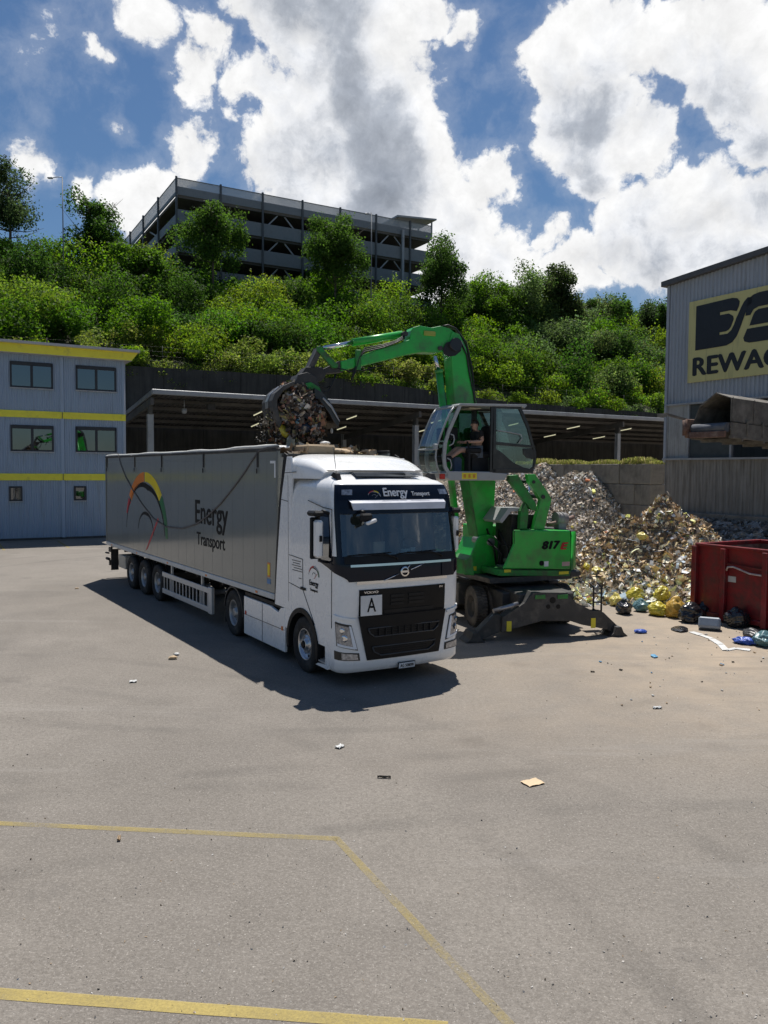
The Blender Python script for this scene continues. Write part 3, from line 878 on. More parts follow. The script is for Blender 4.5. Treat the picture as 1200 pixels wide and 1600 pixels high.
s_ = MB(); s_.prism([(26.6, ZT + .15), (W_ + .35, ZT + .62), (W_ + .35, ZT + .80), (26.6, ZT + .36)], -.5, 3.6, 'xz'); s_.build('roof_shelter', M_galv, cp)
s_ = MB()
for a in (27.0, W_):
    for b in (.1, 3.2): s_.box(a - .08, a + .08, b - .08, b + .08, ZT - 1.6, ZT + .3 + (.25 if a > 28 else -.1))
s_.build('shelter_posts', M_galv, cp)
s_ = MB(); s_.box(27.4, 27.7, -.34, -.04, 16, ZT - 1.2); s_.build('downpipe', M_galv, cp)

# ---------------------------------------------------------------- sorting hall with the big sign
M_hall = pm('hall_cladding', (.36, .39, .43), .5, var=.05, scale=.5, dirt=(.20, .20, .20), dirt_amt=.45, dscale=.7, streak=True)
M_hlow = pm('stained_lower_cladding', (.27, .255, .225), .65, var=.12, scale=.6, dirt=(.10, .085, .065), dirt_amt=.75, dscale=.8, streak=True)
M_flash = pm('dark_flashing', (.09, .09, .09), .6)
M_pale = pm('pale_wall_panel', (.34, .345, .335), .7, var=.08, dirt=(.15, .14, .12), dirt_amt=.6, dscale=1.2, streak=True)
HQ = at(1045, 450, 44); HQ.z = 0
hall = empty('sorting_hall', HQ, SITE - PI / 2, 'large grey corrugated sorting hall with a lower stained wall and an opening for the conveyor', 'building')
HL = 30.0
def zr(s): return 14.02 + .062 * s
h = MB()
h.prism([(0, 7.42), (HL, 7.42), (HL, zr(HL)), (0, zr(0))], .06, .20, 'xz')
s = .12
while s < HL:
    h.prism([(s, .06), (s + .03, .0), (s + .10, .0), (s + .13, .06)], 7.44, 13.9, 'xy') if False else h.add(
        [(s, .06, 7.42), (s + .035, .0, 7.42), (s + .115, .0, 7.42), (s + .15, .06, 7.42), (s, .06, zr(s)), (s + .035, .0, zr(s)), (s + .115, .0, zr(s)), (s + .15, .06, zr(s))],
        [(0, 1, 5, 4), (1, 2, 6, 5), (2, 3, 7, 6)])
    s += .235
h.build('upper_cladding', M_hall, hall, norm=True)
h = MB(); h.box(0, .2, .2, 24, 0, zr(0)); h.box(.2, HL, 12, 12.2, 0, 13.9); h.box(-.06, .10, -.05, .2, 0, zr(0)); h.box(HL - .2, HL, .2, 24, 0, 14); h.build('side_wall', M_hall, hall)
h = MB(); h.prism([(-.30, 13.92), (HL, zr(HL) - .02), (HL, zr(HL) + .24), (-.30, 14.20)], -.28, 24.4, 'xz'); h.build('roof', M_flash, hall)
h = MB(); h.box(.10, 1.52, .02, .12, 4.46, 7.40); h.box(.14, .2, -.02, .05, 4.46, 7.4); h.build('pale_panel', M_pale, hall)
h = MB(); h.box(1.52, 4.12, .10, .16, 4.46, 7.40); h.build('dark_panel', pm('dark_green_grey_panel', (.05, .06, .062), .4, var=.2), hall)
for x0_, y0_ in ((4.10, .02), (1.46, .0), (11.6, .02)): h = MB(); h.box(x0_, x0_ + .12, y0_, .2, 4.46, 7.42); h.build('opening_post', M_galv, hall)
h = MB(); h.box(0, HL, -.20, .2, 4.36, 4.46); h.box(0.02, HL, -.12, .12, 7.34, 7.44); h.build('sill_rail', M_galv, hall)
h = MB(); h.box(.05, HL, .0, .15, .5, 4.36)
s = .08
while s < HL:
    h.box(s, s + .10, -.014, .0, .9, 4.36); s += .20
h.build('lower_cladding', M_hlow, hall)
h = MB(); h.box(0, HL, -.5, .0, 0, 1.55, b=.03); h.build('concrete_kicker', M_conc, hall)
# sign board
M_sign = pm('cream_yellow_sign', (.60, .545, .235), .6, var=.04, scale=.5, dirt=(.30, .28, .14), dirt_amt=.35, dscale=.9, streak=True)
M_sblk = pm('black_sign_paint', (.016, .018, .022), .5)
sg = empty('sign_board', hall.matrix_world @ Vector((0, 0, 0)), 0, 'big cream yellow sign with a bold black emblem and black capital letters on the hall', 'sign')
sg.location = HQ; sg.rotation_euler = (0, 0, SITE - PI / 2)
h = MB(); h.box(1.48, 9.6, -.10, -.03, 8.49, 12.79, b=.01); h.build('board', M_sign, sg)
def arc(cx, cz, r, a0, a1, n=6):
    return [(cx + r * math.cos(R(a0 + (a1 - a0) * i / n)), cz + r * math.sin(R(a0 + (a1 - a0) * i / n))) for i in range(n + 1)]
def sprism(mb, poly, y): mb.prism(poly, y - .006, y, 'xz')
# emblem: three black shapes split by slanting gaps
em = MB()
left = [(1.95, 10.14), (3.95, 10.19)] + [(4.28, 10.32), (4.50, 10.62), (4.80, 11.35), (5.04, 12.0)] + [(5.22, 12.34), (5.55, 12.52), (9.1, 12.52), (9.1, 11.86), (5.95, 11.82), (5.48, 11.74), (5.22, 11.45), (4.93, 10.72), (4.63, 10.16)]
# body of the first letter, with two prongs of background let in from the right
b1 = [(1.95, 10.15), (3.80, 10.19), (4.18, 10.30), (4.44, 10.62), (4.70, 11.3), (4.98, 12.02), (5.2, 12.38), (5.50, 12.52), (9.1, 12.52), (9.1, 11.86), (5.9, 11.84), (5.55, 11.76), (5.32, 11.52), (5.02, 10.82), (4.72, 10.13), (4.4, 10.13)]
poly1 = [(1.95, 10.16), (3.86, 10.18), (4.16, 10.27), (4.36, 10.50), (4.52, 10.86), (4.80, 11.50), (5.0, 12.05), (5.18, 12.35), (5.50, 12.52), (9.1, 12.52), (9.1, 11.86), (5.62, 11.83), (5.36, 11.72), (5.20, 11.45), (4.66, 10.15)]
up = [(1.95, 12.49), (4.10, 12.53), (4.40, 12.47), (4.55, 12.28), (4.50, 12.05), (4.40, 11.80), (4.28, 11.86), (4.0, 11.92), (3.43, 11.92), (3.43, 11.78), (3.9, 11.78), (4.2, 11.66), (4.24, 11.42), (4.10, 11.10), (3.98, 10.96), (3.8, 10.90), (3.43, 10.90), (3.43, 10.77), (3.9, 10.77), (4.08, 10.83), (4.2, 10.95), (4.36, 11.30), (4.52, 11.70), (4.70, 12.15), (4.83, 12.52), (5.5, 12.52), (5.18, 12.35), (5.0, 12.05), (4.80, 11.50), (4.52, 10.86), (4.36, 10.50), (4.16, 10.27), (3.86, 10.18), (1.95, 10.16)]
Y0 = -.112
sprism(em, [(1.95, 10.16), (3.43, 10.17), (3.43, 12.52), (1.95, 12.49)], Y0)
sprism(em, [(3.428, 11.92), (4.05, 11.92), (4.40, 11.82), (4.52, 12.05), (4.56, 12.28), (4.42, 12.46), (4.12, 12.53), (3.428, 12.52)], Y0)
sprism(em, [(3.428, 10.90), (3.80, 10.90), (3.98, 10.96), (4.10, 11.10), (4.24, 11.45), (4.20, 11.62), (3.95, 11.78), (3.428, 11.78)], Y0)
sprism(em, [(3.428, 10.17), (3.86, 10.18), (4.20, 10.30), (4.44, 10.56), (4.62, 10.95), (4.84, 11.50), (4.40, 11.50), (4.26, 11.16), (4.12, 10.92), (3.9, 10.77), (3.428, 10.77)], Y0)
sprism(em, [(4.838, 11.50), (5.04, 11.98), (5.24, 12.08), (5.24, 12.36), (5.0, 12.40), (4.80, 12.22), (4.66, 12.0), (4.402, 11.50)], Y0)
sprism(em, [(5.02, 12.30), (5.30, 12.47), (5.62, 12.53), (9.1, 12.53), (9.1, 11.86), (5.60, 11.84), (5.34, 11.74), (5.18, 11.50), (4.90, 11.50)], Y0)
sprism(em, [(5.14, 10.98), (9.1, 10.98), (9.1, 11.72), (5.62, 11.72), (5.42, 11.62), (5.30, 11.40)], Y0)
sprism(em, [(5.02, 10.84), (9.1, 10.84), (9.1, 10.12), (5.15, 10.14), (4.88, 10.24), (4.82, 10.42)], Y0)
em.build('emblem', M_sblk, sg)
text_obj('lettering', 'REWAG', 1.32, M_sblk, sg, frame((4.40, -.105, 9.25), (1, 0, 0), (0, 0, 1)), .008, .055, sx=1.13)

# ---------------------------------------------------------------- conveyor sticking out of the hall
CQ = at(1142, 659, 32); cvz = CQ.z
cv = empty('conveyor', (CQ.x, CQ.y, 0), SITE, 'dusty elevated conveyor with a six sided metal hood sticking out of the hall', 'conveyor')
M_dust = pm('dust_covered_steel', (.13, .12, .105), .8, var=.25, dirt=(.26, .24, .21), dirt_amt=.7, dscale=2.0, bump=.5, bscale=10)
M_belt = pm('rubber_belt', (.10, .11, .13), .6, var=.2, dirt=(.25, .22, .2), dirt_amt=.4)
CWd = 1.82
hood = [(0, cvz + .02), (0, cvz + .97), (.72, cvz + 1.22), (1.55, cvz + .70), (CWd, cvz + .02)]
hi = [(.03, cvz + .02), (.03, cvz + .95), (.72, cvz + 1.19), (1.53, cvz + .68), (CWd - .03, cvz + .02)]
def ramp(x): return -0.045 * x
rows = []
c_ = MB()
for pol, flip in ((hood, 0), (hi, 1)):
    c_.grid([[(x, y_, z_ + ramp(x)) for (y_, z_) in pol] for x in (0, 2.5, 5, 9)], smooth=False)
c_.grid([[(0, *p_) for p_ in hood], [(0, *p_) for p_ in hi]], smooth=False)
for x in (.03, 1.4, 2.8, 4.2, 5.6, 7.0):
    c_.grid([[(x + dx_, y_ * 1.0 + (-.03 if y_ < .5 else .03), z_ + .03 + ramp(x)) for (y_, z_) in hood] for dx_ in (0, .06)], smooth=False)
c_.build('hood', M_dust, cv, norm=False)
c_ = MB(); c_.prism([(0, cvz - .55), (9, cvz - .55 - .4), (9, cvz - .1 - .4), (0, cvz - .02)], -.06, .0, 'xz'); c_.prism([(0, cvz - .55), (9, cvz - .95), (9, cvz - .5), (0, cvz - .02)], CWd, CWd + .06, 'xz')
c_.bar((0, 0, cvz - .60), (9, 0, cvz - 1.0), .16, .1); c_.bar((0, CWd, cvz - .60), (9, CWd, cvz - 1.0), .16, .1)
for x in (0.6, 2, 3.4, 4.8, 6.2): c_.box(x, x + .08, -.1, CWd + .1, cvz - .75 + ramp(x), cvz - .62 + ramp(x))
for x in (.9, 1.9, 2.6, 3.9): c_.box(x, x + .10, -.12, -.06, cvz - .5 + ramp(x), cvz + .1 + ramp(x), b=.01)
c_.build('frame', M_dust, cv)
c_ = MB(); c_.tube([(-.1, .08, cvz - .22), (-.1, CWd - .08, cvz - .22)], .19, 18); c_.box(-.1, 9, .08, CWd - .08, cvz - .05, cvz - .02); c_.build('belt', M_belt, cv)
c_ = MB(); c_.box(-.30, -.18, .05, CWd, cvz - .62, cvz - .36, b=.02); c_.box(-.36, .5, CWd, CWd + .16, cvz - .60, cvz + .2, b=.03); c_.tube([(-.4, CWd + .1, cvz - .5), (-.4, CWd + .1, cvz + .15)], .1, 8); c_.build('scraper', M_rust, cv)
c_ = MB(); c_.bar((.1, CWd + .15, cvz + .12), (-1.15, CWd + .55, cvz + .42), .12, .09); c_.bar((-1.1, CWd + .45, cvz + .36), (-1.35, CWd + .75, cvz + .34), .2, .14); c_.build('probe_arm', M_dust, cv)
c_ = MB()
for x in (7.2, 7.8):
    for y_ in (-.05, CWd + .05): c_.box(x, x + .14, y_ - .07, y_ + .07, 0, cvz - .6)
c_.bar((7.3, 0, .5), (7.3, CWd, cvz - 1.4), .08, .08)
c_.build('support', M_dust, cv)

# ---------------------------------------------------------------- block wall with grass on top
BW = Vector((10.15, 30.0, 0))
bw = empty('concrete_block_wall', BW, SITE, 'weathered wall of big stacked concrete blocks behind the grey waste heap with grass on top', 'wall')
bme = []
for k in range(3):
    q = MB(); q.box(.0, .80, .008, 1.592, .006, .794, b=.02); o = q.build('concrete_block', M_conc, bw); bme.append(o)
first = list(bme)
for r_ in range(5):
    for j in range(11):
        if j == 0 and r_ in (1, 3):
            pass
        o = first.pop() if first else obj_of('concrete_block', bme[(r_ * 3 + j) % 3].data, bw)
        if r_ < 2 and j > 4 and o in bme: pass
        half = (r_ % 2 == 1 and j == 0)
        o.location = (rnd.uniform(-.012, .012), 0 if half else j * 1.6 - (.8 if r_ % 2 else 0), r_ * .8)
        if half: o.scale = (1, .5, 1)
# ================================================================== vehicles
def fit_text(name, body, w, h, mat, parent, M, depth=.004, bold=0.0, shear=0.0):
    """flat lettering scaled to a measured width and height (height of the whole word's box)"""
    o = text_obj(name, body, 1.0, mat, parent, Matrix.Identity(4), depth, bold * 1.2 + .004, shear)
    co = np.array([v.co[:] for v in o.data.vertices]); mn, mx_ = co.min(0), co.max(0)
    T = Matrix.Diagonal((w / (mx_[0] - mn[0]), h / (mx_[1] - mn[1]), 1, 1)) @ Matrix.Translation((-(mn[0] + mx_[0]) / 2, -(mn[1] + mx_[1]) / 2, 0))
    o.data.transform(T); o.matrix_local = M
    return o
def make_wheel(parent, x, y, side, rad=.505, wide=.30, style='steel', twin=False, tmat=None):
    """side -1: outer face looks to -x"""
    tm_ = tmat or M_rubber
    Mx = Matrix.Translation((x, y, rad)) @ (Matrix.Identity(4) if side > 0 else Matrix.Rotation(PI, 4, 'Z'))
    h = wide / 2
    t = MB()
    rr = .29 * rad / .505
    prof = [(rr, -h), (rad * .80, -h * 1.06), (rad * .93, -h * .98), (rad * .985, -h * .84), (rad, -h * .55), (rad, -h * .18), (rad - .012, -h * .16), (rad - .012, -h * .10), (rad, -h * .08),
            (rad, h * .08), (rad - .012, h * .10), (rad - .012, h * .16), (rad, h * .18), (rad, h * .55), (rad * .985, h * .84), (rad * .93, h * .98), (rad * .80, h * 1.06), (rr + .02, h * .97), (rr, h * .86)]
    t.lathe(prof, 40, axis='x')
    r_ = MB()
    if style == 'steel':   # steer wheel: bright disc bulging out with hand holes
        r_.lathe([(rr, h * .86), (rr - .015, h * .90), (rr - .03, h * .70), (rr - .045, h * .35), (.20, h * .30), (.175, h * .60), (.165, h * .72), (.10, h * .74), (.10, h * .95), (.085, h * 1.02), (0, h * 1.03)], 36, axis='x')
    else:                  # drive / trailer wheel: deep dished disc
        r_.lathe([(rr, h * .86), (rr - .015, h * .90), (rr - .03, h * .55), (rr - .04, h * .1), (.22, -h * .05), (.17, h * .05), (.16, h * .35), (.11, h * .40), (.105, h * .78), (.08, h * .84), (0, h * .85)], 36, axis='x')
    w_ = r_.build('wheel', MAT['wheel_' + style], parent); w_.matrix_local = Mx
    t.build('tyre', tm_, w_)
    n_ = MB()
    q = .60 if style == 'steel' else .16
    for k in range(10):
        a = 2 * PI * k / 10
        n_.tube([(h * (q - .05), .14 * math.cos(a), .14 * math.sin(a)), (h * q + .028, .14 * math.cos(a), .14 * math.sin(a))], [.017, .014], 6)
    if style == 'steel':
        n_.tube([(h * 1.0, 0, 0), (h * 1.0 + .03, 0, 0)], [.075, .06], 16, 1)
        for k in range(10):
            a = 2 * PI * (k + .5) / 10
            n_.tube([(h * .38, .222 * math.cos(a), .222 * math.sin(a)), (h * .43, .222 * math.cos(a), .222 * math.sin(a))], .021, 8, 1)
    else:
        for k in range(10):
            a = 2 * PI * (k + .5) / 10
            n_.tube([(h * .0, .215 * math.cos(a), .215 * math.sin(a)), (h * .07, .215 * math.cos(a), .215 * math.sin(a))], .026, 8, 1)
    n_.build('wheel_nuts', [M_steel, M_grille], w_)
    if twin:
        t2 = MB(); t2.lathe([(a_, b_ - wide * 1.12) for a_, b_ in prof], 40, axis='x'); t2.build('inner_tyre', tm_, w_)
    return w_
pm('wheel_steel', (.56, .56, .57), .28, metal=.85, var=.08, dirt=(.16, .14, .12), dirt_amt=.35, dscale=8)
pm('wheel_dished', (.38, .385, .39), .42, metal=.6, var=.1, dirt=(.10, .09, .08), dirt_amt=.5, dscale=6)
pm('wheel_dark', (.06, .055, .05), .7, var=.2, dirt=(.14, .12, .1), dirt_amt=.5, dscale=6)

TY = R(30.86)
TO = Vector((.387, 13.417, 0))
truck = empty('truck_tractor', TO, TY, 'white truck tractor with black front panel and dark roof header standing in the yard', 'truck')
# --- cab surface: parameter t runs round the front (0 = middle), z up
RC = .20
ZS = [1.20, 1.45, 1.67, 1.80, 2.07, 2.22, 2.45, 2.70, 2.93, 3.00, 3.15, 3.28, 3.41, 3.47, 3.53, 3.585, 3.63]
YF = [.075, .06, .055, .055, .065, .10, .14, .185, .225, .235, .26, .30, .37, .47, .66, .98, 1.35]
WW = [1.24, 1.24, 1.24, 1.24, 1.24, 1.24, 1.235, 1.23, 1.225, 1.222, 1.212, 1.19, 1.15, 1.10, 1.02, .90, .70]
def interp(z, xs, ys):
    if z <= xs[0]: return ys[0]
    for i in range(len(xs) - 1):
        if z <= xs[i + 1]:
            f = (z - xs[i]) / (xs[i + 1] - xs[i]); return ys[i] + (ys[i + 1] - ys[i]) * f
    return ys[-1]
TF = 1.04; TA = TF + RC * PI / 2
def surf(t, z, off=0.0, yf=None, w=None, rear=2.15, bulge=.07):
    yf = interp(z, ZS, YF) if yf is None else yf
    w = interp(z, ZS, WW) if w is None else w
    s = -1 if t < 0 else 1; a = abs(t)
    f = w - RC
    if a <= TF:
        x = a / TF * f; y = yf + bulge * (x / w) ** 2; n = Vector((2 * bulge * x / w / w * .9, -1, 0)).normalized()
    elif a <= TA:
        th = (a - TF) / (TA - TF) * PI / 2
        yc = yf + bulge * (f / w) ** 2 + RC
        x = f + RC * math.sin(th); y = yc - RC * math.cos(th); n = Vector((math.sin(th), -math.cos(th), 0))
    else:
        yc = yf + bulge * (f / w) ** 2 + RC
        u = (a - TA) / 1.75
        x = w; y = yc + (rear - yc) * u; n = Vector((1, 0, 0))
    return (s * (x + n.x * off), y + n.y * off, z)
def patch(mb, tl, tr, z0, z1, off, nt=12, nz=3, mat=0, thick=.012, **k):
    """sheet laid on the cab surface between curves tl(z) and tr(z); its rim is closed back onto the cab"""
    tl_ = tl if callable(tl) else (lambda z: tl); tr_ = tr if callable(tr) else (lambda z: tr)
    rows = []
    for i in range(nz + 1):
        z = z0 + (z1 - z0) * i / nz
        L_, R_ = tl_(z), tr_(z)
        rows.append([surf(L_ + (R_ - L_) * j / nt, z, off, **k) for j in range(nt + 1)])
    mb.grid(rows, mat, True)
    per = [(i, 0) for i in range(nz + 1)] + [(nz, j) for j in range(1, nt + 1)] + [(i, nt) for i in range(nz - 1, -1, -1)] + [(0, j) for j in range(nt - 1, 0, -1)]
    outer = []; inner = []
    for i, j in per:
        z = z0 + (z1 - z0) * i / nz; L_, R_ = tl_(z), tr_(z); t = L_ + (R_ - L_) * j / nt
        outer.append(surf(t, z, off, **k)); inner.append(surf(t, z, off - thick, **k))
    mb.grid([inner, outer], mat, False, close=True)
ts = [-(TA + 1.75), -(TA + 1.35), -(TA + .95), -(TA + .60), -(TA + .56), -(TA + .30), -(TA + .07), -(TA + .03), -TA, -(TA + TF * 1) / 2 - .0, -1.30, -1.25, -1.15, -1.10, -TF, -.85, -.65, -.45, -.22, 0]
ts = sorted(set(round(v, 4) for v in ts)); ts = ts + [-v for v in ts[::-1] if v != 0]
zr_ = [1.20, 1.45, 1.67, 1.80, 1.92, 2.07, 2.12, 2.22, 2.45, 2.70, 2.86, 2.93, 3.00, 3.15, 3.22, 3.28, 3.35, 3.41, 3.44, 3.47, 3.50, 3.53, 3.56, 3.585, 3.61, 3.63]
def cabmat(i, j):
    zm = (zr_[i] + zr_[i + 1]) / 2; tm__ = abs((ts[j] + ts[j + 1]) / 2)
    if tm__ < 1.15 and 2.22 < zm < 2.93: return None
    if TA + .07 < tm__ < TA + .56 and 2.12 < zm < 2.86: return None
    if 2.07 < zm < 3.41 and tm__ < 1.25: return 1
    if 1.80 < zm < 2.07 and tm__ < 1.0: return 1
    if 2.07 < zm < 2.22 and tm__ < TA + .56: return 1
    if 2.12 < zm < 2.93 and TA + .03 < tm__ < TA + .60: return 1
    return 0
c_ = MB()
c_.grid([[surf(t, z) for t in ts] for z in zr_], fmat=cabmat)
top = [surf(t, 3.63) for t in ts]
c_.add(top + [(0, 1.8, 3.66)], [(i, i + 1, len(top)) for i in range(len(top) - 1)], smooth=True)
c_.box(-1.22, 1.22, 2.13, 2.18, 1.1, 3.6)
cab = c_.build('cab', [M_white, M_navy], truck, norm=True)
# --- glass
g_ = MB(); g_.grid([[surf(t, z, -.012) for t in [q for q in ts if abs(q) <= 1.151]] for z in (2.22, 2.45, 2.70, 2.86, 2.93)]); g_.build('windscreen', G_wind, truck)
for s in (-1, 1):
    g_ = MB(); g_.grid([[surf(s * t, z, -.012) for t in (TA + .07, TA + .3, TA + .56)] for z in (2.12, 2.45, 2.70, 2.86)]); g_.build('door_window', G_side, truck)
# --- inside of the cab
i_ = MB()
i_.box(-1.15, 1.15, .32, .85, 1.75, 2.18, b=.05); i_.box(-1.15, 1.15, 1.95, 2.1, 1.2, 3.3); i_.box(-1.15, 1.15, .3, 2.0, 1.3, 1.36)
i_.box(-1.1, 1.1, .5, 1.9, 3.05, 3.1)
i_.box(.05, .35, .45, .70, 2.18, 2.24)
i_.build('dashboard', pm('grey_cab_plastic', (.17, .175, .175), .7), cab)
for sx_ in (-.62, .62):
    i_ = MB(); i_.box(sx_ - .25, sx_ + .25, 1.0, 1.5, 1.75, 1.9, b=.05); i_.box(sx_ - .24, sx_ + .24, 1.42, 1.58, 1.9, 2.55, b=.05); i_.box(sx_ - .13, sx_ + .13, 1.45, 1.56, 2.57, 2.8, b=.04)
    i_.build('seat', pm('seat_fabric', (.13, .13, .14), .9), cab)
i_ = MB()
cx_, cy_, cz_ = .62, .78, 2.24
ring = [(cx_ + .22 * math.cos(2 * PI * k / 24), cy_ + .22 * math.sin(2 * PI * k / 24) * .55, cz_ + .22 * math.sin(2 * PI * k / 24) * .8) for k in range(25)]
i_.tube(ring, .018, 8); i_.tube([(cx_, cy_, cz_), (cx_, cy_ - .15, cz_ - .2)], .04, 8); i_.bar((cx_ - .2, cy_, cz_), (cx_ + .2, cy_, cz_), .03, .05)
i_.build('steering_wheel', M_blackp, cab)
i_ = MB(); i_.box(-.42, -.18, .40, .44, 2.22, 2.42, b=.01); i_.box(-.12, .10, .42, .60, 2.2, 2.62, 1, b=.02); i_.box(.12, .30, .34, .40, 2.20, 2.28, 2, b=.01); i_.box(.32, .42, .36, .42, 2.2, 2.30, 2)
i_.build('dashboard_items', [pm('cardboard_note', (.30, .30, .25), .8), M_blackp, pm('pale_papers', (.5, .6, .6), .7)], cab)
# --- header, visor, chrome
h = MB(); patch(h, lambda z: -.98 + (3.12 - z) * .35, lambda z: .98 - (3.12 - z) * .35, 2.99, 3.105, .09, 16, 2, thick=.03)
rows = [[surf(t, 3.105, .09) for t in np.linspace(-.97, .97, 15)], [surf(t, 3.16, .0) for t in np.linspace(-1.0, 1.0, 15)]]
h.grid(rows)
h.build('sun_visor', pm('translucent_visor_white', (.66, .67, .72), .3, coat=.4), truck)
h = MB(); patch(h, -1.18, 1.18, 2.925, 3.005, .035, 20, 1, thick=.05); patch(h, lambda z: -1.18, lambda z: 1.18, 3.16, 3.40, .012, 24, 4, thick=.03); h.build('roof_header', M_navy, truck)
for s in (-1, 1):
    h = MB(); patch(h, s * 1.12, s * .93, 3.24, 3.33, .022, 4, 1, thick=.02); h.build('marker_lamp', M_lamp, truck)
h = MB(); patch(h, -1.03, 1.0, 2.045, 2.085, .026, 20, 1, thick=.03); patch(h, -.92, .90, 1.755, 1.80, .026, 20, 1, thick=.03); h.build('chrome_trim', M_chrome, truck)
h = MB(); patch(h, -1.12, 1.12, 2.10, 2.22, .02, 16, 1, thick=.02); h.build('cowl', M_blackp, truck)
for s in (-1, 1):
    h = MB(); patch(h, s * .80, (lambda z, s=s: s * (1.06 + .80 * ((z - 1.80) / .29) ** 1.7)), 1.80, 2.09, .016, 28, 8, thick=.03); h.build('corner_panel', M_navy, truck)
h = MB()
h.tube([surf(-.42, 1.79, .022), surf(-.12, 1.89, .022)], .010, 6); h.tube([surf(.12, 1.95, .022), surf(.42, 2.045, .022)], .010, 6)
ey = surf(0, 1.92, .0)[1]
h.lathe([(.062, -.03), (.085, -.03), (.088, -.02), (.088, 0), (.058, 0)], 28, M=Matrix.Translation((0, ey, 1.925)), axis='y')
h.tube([(.055, ey - .02, 1.98), (.105, ey - .02, 2.03)], .008, 6); h.bar((-.07, ey - .025, 1.925), (.07, ey - .025, 1.925), .012, .034)
h.build('grille_emblem', M_chrome, truck)
# wipers
for s in (-1, 0):
    h = MB(); b0 = (s + .1) * .95 + .35
    p = [surf(b0 + .35, 2.17, .05), surf(b0 + .15, 2.235, .045), surf(b0 - .38, 2.25, .03)]
    h.tube(p, .012, 6); h.tube([surf(b0 + .25, 2.26, .025), surf(b0 - .55, 2.235, .025)], .010, 5); h.tube([surf(b0 + .35, 2.14, .0), surf(b0 + .35, 2.19, .06)], .025, 8)
    h.build('wiper', M_blackp, truck)
# upper grille
h = MB(); patch(h, -.87, .87, 1.21, 1.655, .014, 14, 2, thick=.03); h.build('upper_grille', M_grille, truck)
h = MB()
for z0 in (1.50, 1.43, 1.36):
    patch(h, -.28, -.02, z0, z0 + .045, .026, 4, 1); patch(h, .08, .40, z0, z0 + .045, .026, 4, 1)
patch(h, -.40, .62, 1.225, 1.29, .024, 10, 1); h.build('grille_slats', M_blackp, truck)
fit_text('maker_lettering', 'VOLVO', .27, .040, M_chrome, truck, frame(surf(-.66, 1.612, .030), (1, -.05, 0), (0, 0, 1)), .003, .03)
fit_text('model_lettering', 'FH', .07, .035, M_chrome, truck, frame(surf(.76, 1.615, .030), (1, .09, 0), (0, 0, 1)), .003, .02)
h = MB(); p0 = surf(-.66, 1.39, .045); h.box(-.20, .20, -.008, .004, -.17, .17, b=.002)
ob = h.build('a_plate', M_lead, truck, M=frame(p0, (1, -.05, 0), (0, 1, .0)))
fit_text('plate_letter', 'A', .165, .235, pm('sign_black', (.008, .008, .009), .55, spec=.15), ob, frame((0, -.011, .01), (1, 0, 0), (0, 0, 1)), .002, .004)
# --- bumper
RCB = .20
def bs(t, z, off=0.0): return surf(t, z, off, yf=interp(z, [.26, .34, .47, 1.22], [.10, .035, .03, .075]), w=interp(z, [.26, .34, 1.22], [1.19, 1.235, 1.24]), rear=.62, bulge=.085)
bt = [q for q in np.linspace(-(TA + 1.75), -TA, 4)] + [q for q in np.linspace(-TA, -TF, 6)[1:]] + [q for q in np.linspace(-TF, 0, 8)[1:]]
bt = bt + [-q for q in bt[::-1]][1:]
h = MB(); h.grid([[bs(t, z) for t in bt] for z in (.26, .29, .34, .47, .70, .95, 1.20)], fmat=lambda i, j: 0)
h.grid([[bs(t, .26) for t in bt], [(bs(t, .26)[0] * .9, bs(t, .26)[1] + .25, .28) for t in bt]])
h.build('bumper', M_white, truck, norm=True)
kb = dict(yf=.035, w=1.235, rear=.62, bulge=.085)
h = MB(); patch(h, lambda z: -(.735 + (z - .46) * .20), lambda z: .735 + (z - .46) * .20, .46, 1.205, .016, 16, 4, thick=.04, **kb); h.build('lower_grille', M_grille, truck)
def gframe(mb, z0, z1, x0, x1, slope):
    zt, zb = z1, z0
    P = [(-x1, zt), (x1, zt), (x1 - .03, zt - .08), (x0, zb), (-x0, zb), (-x1 + .03, zt - .08), (-x1, zt)]
    mb.tube([(p[0], surf(p[0], 1, .03, **kb)[1], p[1]) for p in P], .013, 6)
h = MB(); gframe(h, .855, 1.0, .60, .72, 0); gframe(h, .53, .68, .48, .64, 0)
h.build('grille_frame', pm('grey_grille_frame', (.05, .052, .055), .45), truck)
h = MB()
for z0 in (.89, .93, .96): patch(h, -.60, .60, z0, z0 + .012, .026, 10, 1, thick=.02, **kb)
for z0 in (.57, .61, .645): patch(h, -.48, .48, z0, z0 + .012, .026, 10, 1, thick=.02, **kb)
for x_ in np.linspace(-.52, .52, 9): h.box(x_ - .01, x_ + .01, .0, .03, .87, .99)
h.build('grille_mesh', M_blackp, truck)
h = MB(); patch(h, -.84, .84, 1.195, 1.225, .03, 14, 1, thick=.05); h.build('grille_gap', M_grille, truck)
def quadpatch(mb, P, off, n=5, mat=0, thick=.02):
    """four-cornered sheet (t,z corners) on the bumper surface"""
    def q(u, v, o_):
        a = [P[0][k] * (1 - u) + P[1][k] * u for k in (0, 1)]; b = [P[3][k] * (1 - u) + P[2][k] * u for k in (0, 1)]
        c = [a[k] * (1 - v) + b[k] * v for k in (0, 1)]; return bs(c[0], c[1], o_)
    mb.grid([[q(j / n, i / n, off) for j in range(n + 1)] for i in range(n + 1)], mat, True)
    per = [(j / n, 0) for j in range(n)] + [(1, i / n) for i in range(n)] + [(1 - j / n, 1) for j in range(n)] + [(0, 1 - i / n) for i in range(n)]
    mb.grid([[q(u, v, off - thick) for u, v in per], [q(u, v, off) for u, v in per]], mat, False, close=True)
